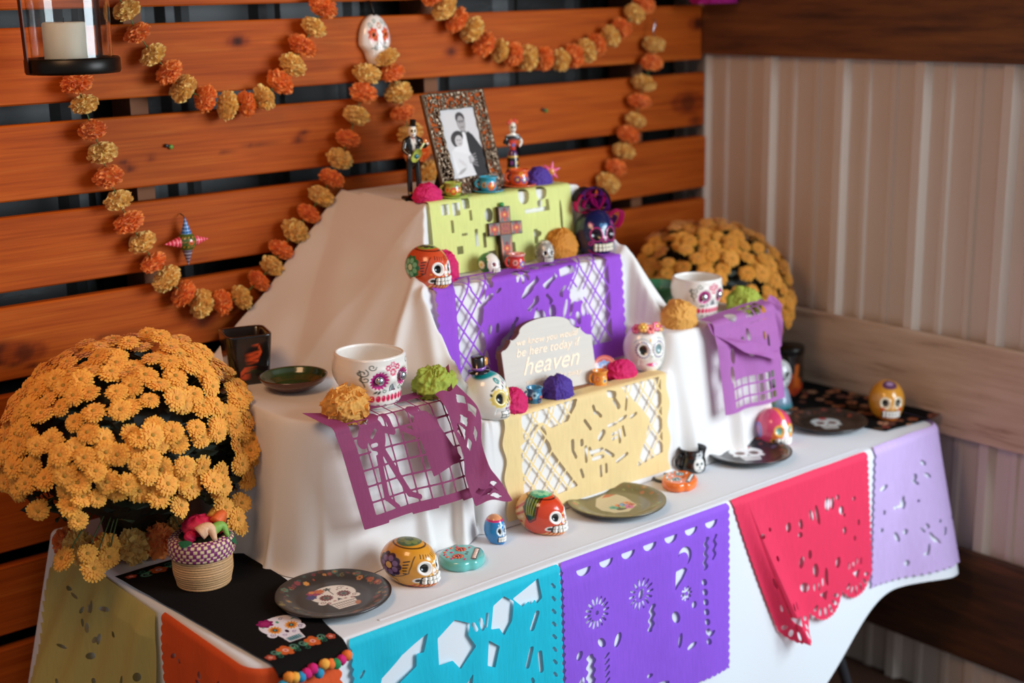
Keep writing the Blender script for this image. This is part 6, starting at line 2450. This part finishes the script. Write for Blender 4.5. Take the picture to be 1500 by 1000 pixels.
V, F = taper_cube(.036, .046, .098, 60)
p = Paint(V[:, 0] / .044, V[:, 2] / .098, '#120d0b', V[:, 1] < -.028, .012)
BF = '#c9471f'
for pts, c in (([(.10, .42), (-.28, .86), (-.40, .80), (-.30, .55), (-.12, .40)], '#241008'), ([(.10, .42), (.42, .92), (.60, .88), (.55, .62), (.28, .42)], '#241008')):
    p.poly(pts, c)
for pts in ([(.08, .44), (-.10, .74), (-.28, .66), (-.22, .52)], [(.05, .42), (-.22, .48), (-.26, .60)], [(.14, .46), (.40, .80), (.50, .66), (.30, .46)], [(.12, .44), (.22, .78), (.34, .84)],
            [(.04, .38), (-.22, .40), (-.48, .28), (-.50, .14), (-.28, .10), (-.04, .24)], [(.12, .42), (.02, .68), (-.02, .62)]):
    p.poly(pts, BF)
for a, b in (((.08, .42), (-.26, .64)), ((.08, .42), (-.30, .24)), ((.12, .44), (.46, .78)), ((.05, .36), (-.45, .18)), ((.12, .44), (.38, .56))):
    p.line([a, b], .022, '#2a120a')
for k in range(9):
    p.line([(.1 + .07 * k, .08 + .03 * (k % 3)), (.0 + .10 * k, .30 - .012 * k)], .03, '#27351c')
obj('cube_body', V, F, M['ceramic'], cu_, col=p.c)
V, F = lathe([(.0005, 0), (.026, 0), (.026, .010), (.0005, .011)], 30)
obj('candle', V, F, M['candle_wax'], cu_, (0, 0, .0685))


def bowl(name, label, loc, R, h, outer_c, inner_c, rotz=0, inmat='ceramic'):
    pr = np.array([(.0005, 0), (R * .55, 0), (R * .62, h * .08), (R * .90, h * .55), (R * 1.0, h * .95), (R * .985, h), (R * .95, h * .97), (R * .84, h * .5), (R * .6, h * .2), (.0005, h * .16)])
    dl = np.r_[0, np.cumsum(np.hypot(*np.diff(pr, axis=0).T))]
    q = np.linspace(0, dl[-1], 50)
    P1 = np.c_[np.interp(q, dl, pr[:, 0]), np.interp(q, dl, pr[:, 1])]
    V, F = lathe(P1, 72)
    split = dl[5]
    ins = np.repeat(q > split, 72)
    c = np.where(ins[:, None], L(inner_c) * (1 + .35 * wob2(V[:, 0], V[:, 1], 5, 60))[:, None], L(outer_c) * (1 + .15 * wob2(V[:, 0], V[:, 2], 6, 60))[:, None])
    o = obj(name, V, F, M[inmat], None, loc, (0, 0, rotz), np.clip(c, 0, 1))
    return tag(o, label, 'bowl', 'shallow glazed dishes')


bowl('glazed_dish', 'brown-rimmed shallow dish with dark green glaze on the left box of the altar', (1.330, 2.255, ground(1.330, 2.255) + .001), .066, .026, '#5a3020', '#2b3a1a')
bowl('glazed_dish', 'green glazed dish behind the skull mug on the right box of the altar', (2.300, 2.235, ZR + .004), .062, .045, '#2f7a4c', '#2a6a40')

# ------------------------------------------------------------------ raffia basket
bk = thing('raffia_basket', 'round straw basket with woven purple lid topped by raffia fruit on the black runner', 'basket', (1.054, 2.136, T + .0055), 0.3)
R0 = .052
zs = np.linspace(0, .058, 90)
pr = [(.0005, 0)] + [(R0 * (.90 + .10 * sm(0, .5, z / .058)) + .0011 * abs(math.sin(z / .0045 * PI)), z) for z in zs] + [(.0005, .058)]
V, F = lathe(pr, 80)
p = Paint(V[:, 0], V[:, 2], '#c99b6a', None, .001)
p.c *= (1 + .16 * np.sin(V[:, 2] * 900 + np.arctan2(V[:, 1], V[:, 0]) * 3))[:, None]
obj('basket_body', V, F, M['raffia'], bk, col=np.clip(p.c, 0, 1))
pl = [(.0005, .054), (R0 + .002, .054), (R0 + .005, .058), (R0 + .006, .070), (R0 + .005, .082), (R0 + .001, .088), (R0 * .86, .091), (R0 * .70, .088), (.0005, .086)]
P0 = np.array(pl)
dl = np.r_[0, np.cumsum(np.hypot(*np.diff(P0, axis=0).T))]
q = np.linspace(0, dl[-1], 80)
P1 = np.c_[np.interp(q, dl, P0[:, 0]), np.interp(q, dl, P0[:, 1])]
V, F = lathe(P1, 220)
a = np.arctan2(V[:, 1], V[:, 0])
arc = np.repeat(q, 220)
row = np.floor(arc / .0068)
ca = (a / (2 * PI) * 30 + .42 * row) % 1
inrow = (arc / .0068) % 1
cream = (np.abs(ca - .5) < .27) & (np.abs(inrow - .5) < .36)
c = np.where(cream[:, None], L('#e6cfa0'), L('#7a1c63'))
V = V * np.array([1, 1, 1]) + np.stack([np.cos(a), np.sin(a), 0 * a], -1) * (.0008 * np.sin(inrow * PI))[:, None]
c[np.hypot(V[:, 0], V[:, 1]) < R0 * .72] = L('#22301c')
lid_ = obj('lid', V, F, M['raffia'], bk, col=c)


def curl_fruit(x, y, z, r, a, colr, L0=.030):
    L0, r, z = L0 * 1.25, r * 1.2, z + .003
    t = np.linspace(0, 1, 16)
    Pc = np.stack([x + L0 * t * math.cos(a) + .006 * np.sin(t * 4), y + L0 * t * math.sin(a), z + .010 * np.sin(t * PI) - .012 * t * t], -1)
    return tube(Pc, r * (1 - .75 * t ** 1.4) + .0008, 10)


mbk = [('raffia_rose', '#c9184a', None), ('raffia_rose', '#d02a56', None)]
V, F = sphere_grid(26, 16)
V = V * (1 + .10 * np.sin(V[:, 2] * 9 + np.arctan2(V[:, 1], V[:, 0]) * 5))[:, None]
obj('raffia_rose', V * np.array([.031, .026, .018]), F, simple_mat('magenta_raffia', '#c5153f', .6, nscale=200, namp=.3, bstr=.6), lid_, (.004, .008, .103))
obj('raffia_bud', V * np.array([.011, .010, .010]), F, simple_mat('pink_raffia', '#c9104c', .6, nscale=200, namp=.25, bstr=.6), lid_, (-.032, -.008, .097))
obj('raffia_bud', V * np.array([.011, .010, .010]), F, simple_mat('red_raffia', '#b01c28', .6, nscale=200, namp=.25, bstr=.6), lid_, (.022, -.024, .097))
for nm, x, y, z, r, a, colr, l in (('raffia_chilli', -.026, -.024, .101, .0105, -.9, '#e0b08a', .024), ('raffia_chilli', -.004, -.030, .098, .008, -.6, '#7fae4a', .026), ('raffia_chilli', .018, -.020, .106, .009, .2, '#e2662c', .026), ('raffia_chilli', .026, -.004, .108, .0085, .5, '#dfa03e', .026)):
    V, F = curl_fruit(x, y, z, r, a, colr, l)
    obj(nm, V, F, simple_mat('raffia_' + colr.strip('#'), colr, .6, nscale=220, namp=.25, bstr=.6), lid_)
M['green_felt'] = simple_mat('green_felt', '#155a34', .9, nscale=300, namp=.2, bstr=.4)
for a0, l, dz in ((-1.05, .04, -.016), (-2.9, .034, -.004), (1.4, .03, 0)):
    n = 12
    t = np.linspace(0, 1, n)
    ctr = np.stack([(R0 * .80 + l * .55 * t) * math.cos(a0), (R0 * .80 + l * .55 * t) * math.sin(a0), .0925 - 0 * t + dz * 1.4 * t ** 1.6 + .002 * np.sin(t * PI)], -1)
    w = .013 * np.sin(PI * np.clip(t * .96 + .04, 0, 1)) ** .7
    tn = np.array([-math.sin(a0), math.cos(a0), 0])
    V = np.vstack([ctr - tn * w[:, None], ctr + [0, 0, .0015], ctr + tn * w[:, None]])
    F = [[i, i + 1, n + i + 1, n + i] for i in range(n - 1)] + [[n + i, n + i + 1, 2 * n + i + 1, 2 * n + i] for i in range(n - 1)]
    obj('felt_leaf', V, F, M['green_felt'], lid_)

# ------------------------------------------------------------------ black embroidered runner
rn = thing('table_runner', 'black embroidered runner with sugar skull and pom-pom fringe at the left of the table', 'runner', (1.055, 2.02, T))
nu, nv = 230, 560
U, Vv = np.meshgrid(np.linspace(0, 1, nu), np.linspace(0, 1, nv))          # u across, v from back to front
Ltop = 0.490
tot = 0.514
dist = Vv * tot
xl = .945 + (0.982 - .945) * np.clip(Vv, 0, 1)
xr = 1.170 + (1.112 - 1.170) * sm(.35, 1.0, Vv)
X = xl + (xr - xl) * U
y0 = 2.268
edge = y0 - (TY0 - .018)
R_ = .028
q = dist - (edge - R_)
aa = np.clip(q / R_, 0, PI / 2)
dd = np.maximum(q - R_ * PI / 2, 0)
Y = np.where(q < 0, y0 - dist, TY0 - .018 + R_ - R_ * np.sin(aa)) - .25 * dd - 0.006 * np.clip(dd / .02, 0, 1)
Z = T + .0048 - np.where(q < 0, 0, R_ - R_ * np.cos(aa)) - dd + .0007 * wob2(X, Y, 9, 40)
# cloth follows the rounded table corner on its left front
corner = np.clip((TX0 + .045 - X) / .05, 0, 1) * np.clip((1.86 - Y) / .08, 0, 1)
p = Paint(X.ravel(), dist.ravel(), '#120e0d', None, .0009)
p.u, p.v = (U.ravel() - .5) * .19, dist.ravel()
OR, GR, PK = '#d2622c', '#3d7f68', '#cf5a6a'
for vv0, sgn in ((.022, 1), (.468, -1)):
    for k, xx in enumerate((-.078, -.035, .035, .078)):
        c = OR if k in (1, 2) else '#b8503a'
        rr = (.015 if k in (1, 2) else .009) * (1.25 if sgn < 0 else 1)
        p.flower(xx, vv0 + sgn * .006 * (k in (1, 2)), rr, 5, c, '#f0b8a0', .34)
        p.disc(xx, vv0 + sgn * .006 * (k in (1, 2)), rr * .16, '#c03a4a')
        if k in (1, 2):
            for s in (-1, 1):
                p.disc(xx + s * .018, vv0 + sgn * .004, .007, '#4a9a6a', .003, .4 * s)
    for xx, s in ((-.058, 1), (-.012, -1), (.012, 1), (.058, -1)):
        p.curl(xx, vv0 + sgn * .010, .011, GR, .0016, 1.2, 1.0, s)
        p.curl(xx, vv0 + sgn * .010, .0085, '#8fb8a0', .0010, 1.2, 1.0, s)
        p.curl(xx, vv0 - sgn * .006, .007, GR, .0014, 1.1, 3.0, -s)


def rskull(p, cx, cv, s):
    u0, v0 = p.u.copy(), p.v.copy()
    p.u, p.v = (u0 - cx) / s, -(v0 - cv) / s
    W_ = '#e6dfe6'
    p.disc(0, .12, .44, W_, .36)
    p.poly([(-.30, 0), (.30, 0), (.22, -.30), (.20, -.52), (-.20, -.52), (-.22, -.30)], W_)
    for k in (-1, 1):
        p.disc(k * .34, -.12, .10, W_)
        p.flower(k * .19, .02, .15, 12, '#e59a2e', None, depth=.35)
        p.flower(k * .19, .02, .10, 12, '#c4631f', None, depth=.4)
        p.disc(k * .19, .02, .05, '#274f4a')
        p.disc(k * .19, .02, .022, '#6fb0a0')
        p.curl(k * .33, -.12, .06, '#6a4a7a', .016, 1.2, 0, k)
        p.curl(k * .12, -.22, .05, '#8a6aa0', .016, 1.1, 0, k)
        p.curl(k * .12, .34, .05, '#3a5a7a', .014, 1.1, 0, k)
        p.disc(k * .32, .22, .04, '#4f9a7a', .02)
    p.flower(-.22, .34, .17, 7, '#8f1a5a', '#a82a6a', .5)
    p.disc(0, .26, .03, '#4f9a7a', .05)
    p.disc(0, -.13, .04, '#3a1a30', .06)
    p.lay(np.maximum(np.abs(p.u) - .17, np.abs(p.v + .42) - .075), '#1f6f7c')
    for k in range(7):
        p.line([(-.15 + .05 * k, -.345), (-.15 + .05 * k, -.495)], .013, '#dfe9ea')
    p.line([(-.17, -.42), (.17, -.42)], .013, '#12343c')
    p.u, p.v = u0, v0


rskull(p, .012, .390, .098)
V = np.stack([X.ravel() - 1.055, Y.ravel() - 2.02, Z.ravel() - T], -1)
obj('runner_cloth', V, grid_faces(nv, nu), M['runner'], rn, col=p.c)
Gn = V.reshape(nv, nu, 3)
pc = ['#2a8fae', '#e88a2c', '#f0a53a', '#1f86b0', '#d01e72', '#c9186a', '#2a8fb4', '#f0a540', '#e8702c', '#1f8a50', '#d01e72', '#e8702c']
for k, c in enumerate(pc):
    i = int((k + .3) / len(pc) * (nu - 1))
    e = Gn[-1, i]
    V, F = sphere_grid(16, 10)
    V = V * (1 + .05 * rng.normal(0, 1, len(V)))[:, None] * .0088
    obj('pom_pom', V, F, simple_mat('pom_' + str(k), c, .95, nscale=500, namp=.25, bstr=.5), rn, (e[0], e[1] - .006, e[2] - .004 - .007 * (k % 3 == 0) + .004 * (k % 2)))

# ------------------------------------------------------------------ black floral cloth at the right end
nu, nv = 170, 190
U, Vv = np.meshgrid(np.linspace(0, 1, nu), np.linspace(0, 1, nv))
cA, cB, cC, cD = np.array([2.592, 2.11]), np.array([2.655, 1.838]), np.array([2.838, 1.815]), np.array([2.838, 2.42])
A = cA[None, None] * (1 - Vv[..., None]) + np.array([2.50, 2.42])[None, None] * Vv[..., None] if False else None
L0, L1 = np.array([2.660, 1.835]), np.array([2.56, 2.34])
R0_, R1_ = np.array([2.838, 1.812]), np.array([2.838, 2.40])
Lx = L0 + (L1 - L0) * Vv[..., None] + np.array([1, 0]) * (.015 * wob(Vv * 6, 3, 1))[..., None]
Rx = R0_ + (R1_ - R0_) * Vv[..., None]
XY = Lx + (Rx - Lx) * U[..., None]
Z = T + .0022 + .0012 * (1 + wob2(XY[..., 0], XY[..., 1], 14, 50)) + .006 * np.exp(-((U - 1) / .12) ** 2)
p = Paint(XY[..., 0].ravel(), XY[..., 1].ravel(), '#0e0b0b', None, .0015)
r_ = np.random.default_rng(4)
for k in range(120):
    x, y = r_.uniform(2.55, 2.84), r_.uniform(1.81, 2.40)
    c = ['#9a5a3c', '#b0704c', '#8a3f34', '#c08a6a', '#7a4a3c', '#59402f'][k % 6]
    p.flower(x, y, r_.uniform(.008, .015), 5, c, '#3a2018', .3, rot=r_.uniform(0, 6))
    if k % 2:
        p.disc(x + .014, y + .004, .008, '#3d3a2a', .003, r_.uniform(0, 3))
o = obj('floral_cloth', np.c_[XY.reshape(-1, 2), Z.ravel()], grid_faces(nv, nu), M['runner'], None, col=p.c)
tag(o, 'black floral cloth at the right end of the table under the mustard skull', 'cloth')

# ------------------------------------------------------------------ black mug, ring dish, jar, skeleton figure
mg_ = thing('skull_cup', 'small black cup with a white skull on its side behind the orange plaque', 'mug', (2.130, 1.960, T), -0.25)
pr = np.array([(.0005, 0), (.024, 0), (.0275, .003), (.029, .012), (.0275, .026), (.0255, .033), (.0265, .040), (.0295, .050), (.0302, .052), (.0290, .053), (.0275, .051), (.0240, .038), (.0262, .02), (.022, .005), (.0005, .004)])
dl = np.r_[0, np.cumsum(np.hypot(*np.diff(pr, axis=0).T))]
q = np.linspace(0, dl[-1], 90)
V, F = lathe(np.c_[np.interp(q, dl, pr[:, 0]), np.interp(q, dl, pr[:, 1])], 110)
a = np.arctan2(V[:, 0], -V[:, 1]) * .028
p = Paint(a, V[:, 2], '#0e0c0e', (np.arange(len(V)) < 110 * 52), .0008)
p.disc(.0, .020, .0135, '#e6e6e0', .016)
p.disc(.0, .036, .009, '#d6d8d4', .004)
p.petals(.0, .041, .006, .0035, 5, '#cfd4d4')
for s in (-1, 1):
    p.disc(s * .0055, .022, .0032, '#14282a')
p.disc(0, .015, .0018, '#14282a', .003)
p.line([(-.006, .009), (.006, .009)], .0016, '#3a4a4a')
obj('cup_body', V, F, M['ceramic'], mg_, col=p.c)
t = np.linspace(-1.35, 1.35, 14)
V, F = tube(np.stack([-.024 - .018 * np.cos(t), 0 * t, .024 + .016 * np.sin(t)], -1), .0036, 8)
obj('handle', V, F, simple_mat('black_glaze', '#0e0c0e', .2, coat=.6, namp=.02, bstr=0), mg_)

rd = thing('trinket_lid', 'white disc with a thick black rim lying behind the orange plaque', 'trinket', (2.043, 1.960, T), 0.0)
V, F = lathe([(.0005, 0), (.0205, 0), (.0215, .002), (.0205, .0052), (.0005, .0055)], 40)
obj('disc', V, F, simple_mat('white_glaze', '#e8ecec', .25, coat=.5, namp=.02, bstr=0), rd)
t = np.linspace(0, 2 * PI, 60)
V, F = tube(np.stack([.0225 * np.cos(t), .0225 * np.sin(t), .004 + 0 * t], -1), .0032, 8)
obj('rim', V, F, bpy.data.materials['black_glaze'], rd)

jr = thing('candle_jar', 'dark candle jar with orange flame-like leaves against the weathered board', 'jar', (2.708, 2.172, T + .006), -0.5)
pr = np.array([(.0005, 0), (.035, 0), (.038, .004), (.038, .112), (.036, .118), (.033, .118), (.033, .07), (.0005, .07)])
dl = np.r_[0, np.cumsum(np.hypot(*np.diff(pr, axis=0).T))]
q = np.linspace(0, dl[-1], 110)
V, F = lathe(np.c_[np.interp(q, dl, pr[:, 0]), np.interp(q, dl, pr[:, 1])], 80)
a = np.arctan2(V[:, 0], -V[:, 1]) * .038
p = Paint(a, V[:, 2], '#17100c', np.hypot(V[:, 0], V[:, 1]) > .034, .001)
for x0, z0, x1, z1, w, c in ((.004, .02, .008, .085, .010, '#b5571c'), (-.012, .03, -.022, .07, .016, '#7a2410'), (.0, .018, .024, .032, .018, '#8a2a14'), (-.008, .02, -.004, .06, .012, '#9a3a14'), (.014, .03, .014, .05, .010, '#a84a18')):
    p.line([(x0, z0), (x1, z1)], w, c)
obj('jar_body', V, F, M['ceramic'], jr, col=p.c)
V, F = lathe([(.0005, .112), (.0385, .112), (.0395, .114), (.0395, .128), (.038, .130), (.0005, .130)], 60)
obj('lid', V, F, M['black_metal'], jr)

sf = thing('skull_figure', 'white skull-faced figure in a green skirt half hidden behind the orchid banner', 'figurine', (2.622, 2.128, T + .004), -0.5)
V, F = lathe([(.0005, 0), (.032, 0), (.033, .004), (.028, .020), (.022, .042), (.014, .056), (.0005, .058)], 40)
a = np.arctan2(V[:, 0], -V[:, 1])
p = Paint(a * .028, V[:, 2], '#a3a860', None, .001)
p.lay(.012 - np.abs(p.u + .03), '#8fa0b8')
p.lay(p.v - .012, '#2f8a92')
for k in range(8):
    p.flower(-.08 + .022 * k, .010, .006, 5, '#c04a6a' if k % 2 else '#2f6a4a', '#e0c060', .35)
obj('skirt', V, F, M['ceramic'], sf, col=p.c)
V, F, D, xn, zn = skull_mesh(.056, .052, .066, 90, 60)
p = Paint(xn, zn, '#cfd0d0', D[:, 1] < -.05, .008)
for s in (-1, 1):
    p.disc(s * .18, .03, .11, '#12181a')
    p.petals(s * .18, .03, .15, .02, 10, '#5a6a70')
p.disc(0, -.10, .05, '#1c2a2c', .07)
p.line([(-.2, -.27), (.2, -.27)], .05, '#6a7478')
obj('skull_head', V, F, M['ceramic'], sf, (0, 0, .054), col=p.c)

# ------------------------------------------------------------------ things on the plank wall
ws = thing('wall_skull', 'white clay skull ornament with orange flower eyes hanging on the planks', 'ornament', (1.788, YW - .006, 1.599))
V, F, D, xn, zn = skull_mesh(.078, .052, .108, 150, 110)
V[:, 1] = np.minimum(V[:, 1], 0.004)
x, z = V[:, 0] / .078, V[:, 2] / .108
low = 1 - .30 * sm(.42, .22, z)
V[:, 0] *= low
p = Paint(V[:, 0] / .078, z, '#ece2d8', D[:, 1] < -.05, .006)
for s in (-1, 1):
    p.flower(s * .20, .60, .155, 7, '#d8482a', None, depth=.3)
    p.flower(s * .20, .60, .09, 7, '#e8743a', '#3a1a1c', .5)
    p.curl(s * .16, .36, .08, '#1f4a46', .022, .9, 1.0, s)
    p.line([(s * .05, .37), (s * .28, .33)], .016, '#1f4a46')
    p.curl(s * .25, .80, .06, '#3a7a6a', .016, 1.1, 0, s)
    p.curl(s * .12, .86, .05, '#3a7a6a', .016, 1.1, 0, -s)
p.disc(0, .44, .03, '#5a2a4a', .05)
p.petals(0, .78, .05, .022, 6, '#c9702a')
p.flower(0, .20, .11, 8, '#c9963a', '#7a3a2a', .5, asp=.7)
for k in range(5):
    p.disc(-.12 + .06 * k, .12, .014, '#3a7a6a')
obj('skull_body', V, F, M['ceramic'], ws, col=p.c)
V, F = tube([(0, -.006, .100), (-.003, -.004, .116), (-.006, -.003, .128), (-.007, .004, .136)], .0032, 8)
obj('hanging_loop', V, F, M['black_metal'], ws)


def pinata(name, label, loc, r, cols, rotz=0, body='#3a5a2a', n=4, a0=0, pat=True):
    root = thing(name, label, 'ornament', loc, rotz, 'tiny pinata stars')
    V, F = sphere_grid(40, 26)
    p = Paint(np.arctan2(V[:, 0], -V[:, 1]), V[:, 2], body, None, .04)
    if pat:
        for k in range(9):
            a = -1.6 + .42 * k
            for q in (-.45, .05, .5):
                p.disc(a + .2 * (q > 0), q, .17, '#2a0e10', .15)
                p.disc(a + .2 * (q > 0), q, .08, '#d9a83a')
        p.flower(.05, 0, .3, 6, '#e0642a', '#7a1a14', .4)
    obj('ball', V * r, F, M['ceramic'], root, col=p.c)
    for k in range(n):
        a = a0 + 2 * PI * k / n
        ln = r * 1.75
        t = np.linspace(0, 1, 30)
        rad = r * .58 * (1 - t) * (1 + .06 * np.sin(t * 50)) + .0004
        V, F = lathe(np.c_[rad, t * ln], 18)
        c = np.tile(L(cols[k % len(cols)]), (len(V), 1))
        st = (np.sin(V[:, 2] / ln * 30) > .55)
        c[st] = np.clip(c[st] * 1.4 + .25, 0, 1)
        V = np.stack([V[:, 2] * math.cos(a) + V[:, 0] * -math.sin(a), V[:, 1], V[:, 2] * math.sin(a) + V[:, 0] * math.cos(a)], -1)
        V += np.array([math.cos(a), 0, math.sin(a)]) * r * .72
        obj('cone', V, F, M['ceramic'], root, col=c)
    return root


pn = pinata('pinata_ornament', 'tiny four-pointed pinata star with red side cones hung inside the left garland loop', (1.296, YW - .023, 1.270), .020, ['#d92c48', '#1f6aa8', '#d92c48', '#5a4a5a'], 0, '#4a6a2c', 4, 0)
V, F = tube([(0, 0, .045), (0, .006, .052), (0, .020, .055)], .0012, 6)
obj('nail', V, F, M['grey_metal'], pn)
pinata('pinata_ornament', 'tiny magenta pinata star at the right end of the top step', (2.058, 2.330, Z3 + .026), .0095, ['#d6206a'], -.4, '#d88a3a', 6, .3, False)

for k, (x, z, lab) in enumerate(((1.285, 1.655, 'small green-grey screw head in the plank beside the upper left marigolds'), (1.287, 1.461, 'small green screw in the plank above the pinata star'), (2.289, 1.464, 'small green screw in the plank right of the picture frame'))):
    root = thing('wall_screw', lab, 'screw', (x, YW, z), 0, 'green screws in the planks')
    V, F = lathe([(.0003, 0), (.0042, 0), (.0048, .002), (.0048, .005), (.0040, .0065), (.0003, .0068)], 14)
    V = np.stack([V[:, 0], -V[:, 2], V[:, 1]], -1)
    obj('screw_head', V, [f[::-1] for f in F], simple_mat('green_screw' + str(k), ['#6f8068', '#5f8a2c', '#3f7a2a'][k], .4), root)
    V, F = tube([(-.006, -.004, .002), (-.013, -.005, .004)], .0035, 8)
    obj('screw_plug', V, F, M['grey_metal'], root)

# ------------------------------------------------------------------ hanging lantern, upper left
ln = thing('candle_lantern', 'dark-based glass lantern with a pillar candle hanging at the upper left', 'lantern', (1.012, 2.40, 1.628), 0.0)
RL = .078
V, F = lathe([(.0005, 0), (RL + .001, 0), (RL + .003, .004), (RL + .003, .024), (RL, .027), (RL - .008, .027), (RL - .010, .012), (.0005, .012)], 72)
obj('base_ring', V, F, M['black_metal'], ln)
gm, nt, bs = nodes_mat('clear_glass')
bs.inputs['Roughness'].default_value = .02
bs.inputs['Transmission Weight'].default_value = 1
bs.inputs['IOR'].default_value = 1.45
bs.inputs['Base Color'].default_value = (.95, .97, .96, 1)
V, F = lathe([(RL - .0100, .0125), (RL - .0100, .0130), (RL - .0100, .0140), (RL - .0045, .2965), (RL - .0045, .2975), (RL - .0045, .298), (RL - .0070, .298), (RL - .0070, .2975), (RL - .0070, .2965), (RL - .0125, .0140), (RL - .0125, .0130), (RL - .0125, .0125)], 72, False, False)
n = 72
F = F + [[11 * n + i, 11 * n + (i + 1) % n, (i + 1) % n, i] for i in range(n)]
obj('glass_cylinder', V, F, gm, ln)
V, F = lathe([(.0005, .0125), (.036, .0125), (.0365, .015), (.0365, .084), (.034, .087), (.010, .085), (.0005, .084)], 48)
cd_ = obj('candle', V, F, M['candle_wax'], ln, (-.012, -.005, 0))
V, F = tube([(0, 0, .083), (.001, 0, .094)], .001, 6)
obj('wick', V, F, M['black_metal'], cd_)
M['strap'] = simple_mat('rust_strap', '#3f1c10', .4, metal=.5, nscale=60, namp=.2)
for a in (-3.09, .52):
    pts = []
    for t in np.linspace(0, 1, 14):
        r = RL + .004 + .006 * t
        pts.append((r * math.cos(a), r * math.sin(a), .001 + .30 * t))
    P1 = np.array(pts)
    tn = np.array([-math.sin(a), math.cos(a), 0]) * .006
    on = np.array([math.cos(a), math.sin(a), 0]) * .0022
    m = len(P1)
    V = np.vstack([P1 - tn, P1 + tn, P1 + tn + on, P1 - tn + on])
    F = [[k * m + i, k * m + i + 1, ((k + 1) % 4) * m + i + 1, ((k + 1) % 4) * m + i] for k in range(4) for i in range(m - 1)] + [[0, m, 2 * m, 3 * m], [m - 1, 4 * m - 1, 3 * m - 1, 2 * m - 1]]
    obj('strap', V, F, M['strap'], ln, smooth=False)
V, F = lathe([(.0005, .30), (RL + .014, .30), (RL + .014, .312), (.05, .33), (.012, .352), (.0005, .353)], 48)
obj('cap', V, F, M['black_metal'], ln)
V, F = tube([(0, 0, .35), (0, 0, .9), (0, 0, 1.220)], .003, 8)
obj('hanging_rod', V, F, M['black_metal'], ln)
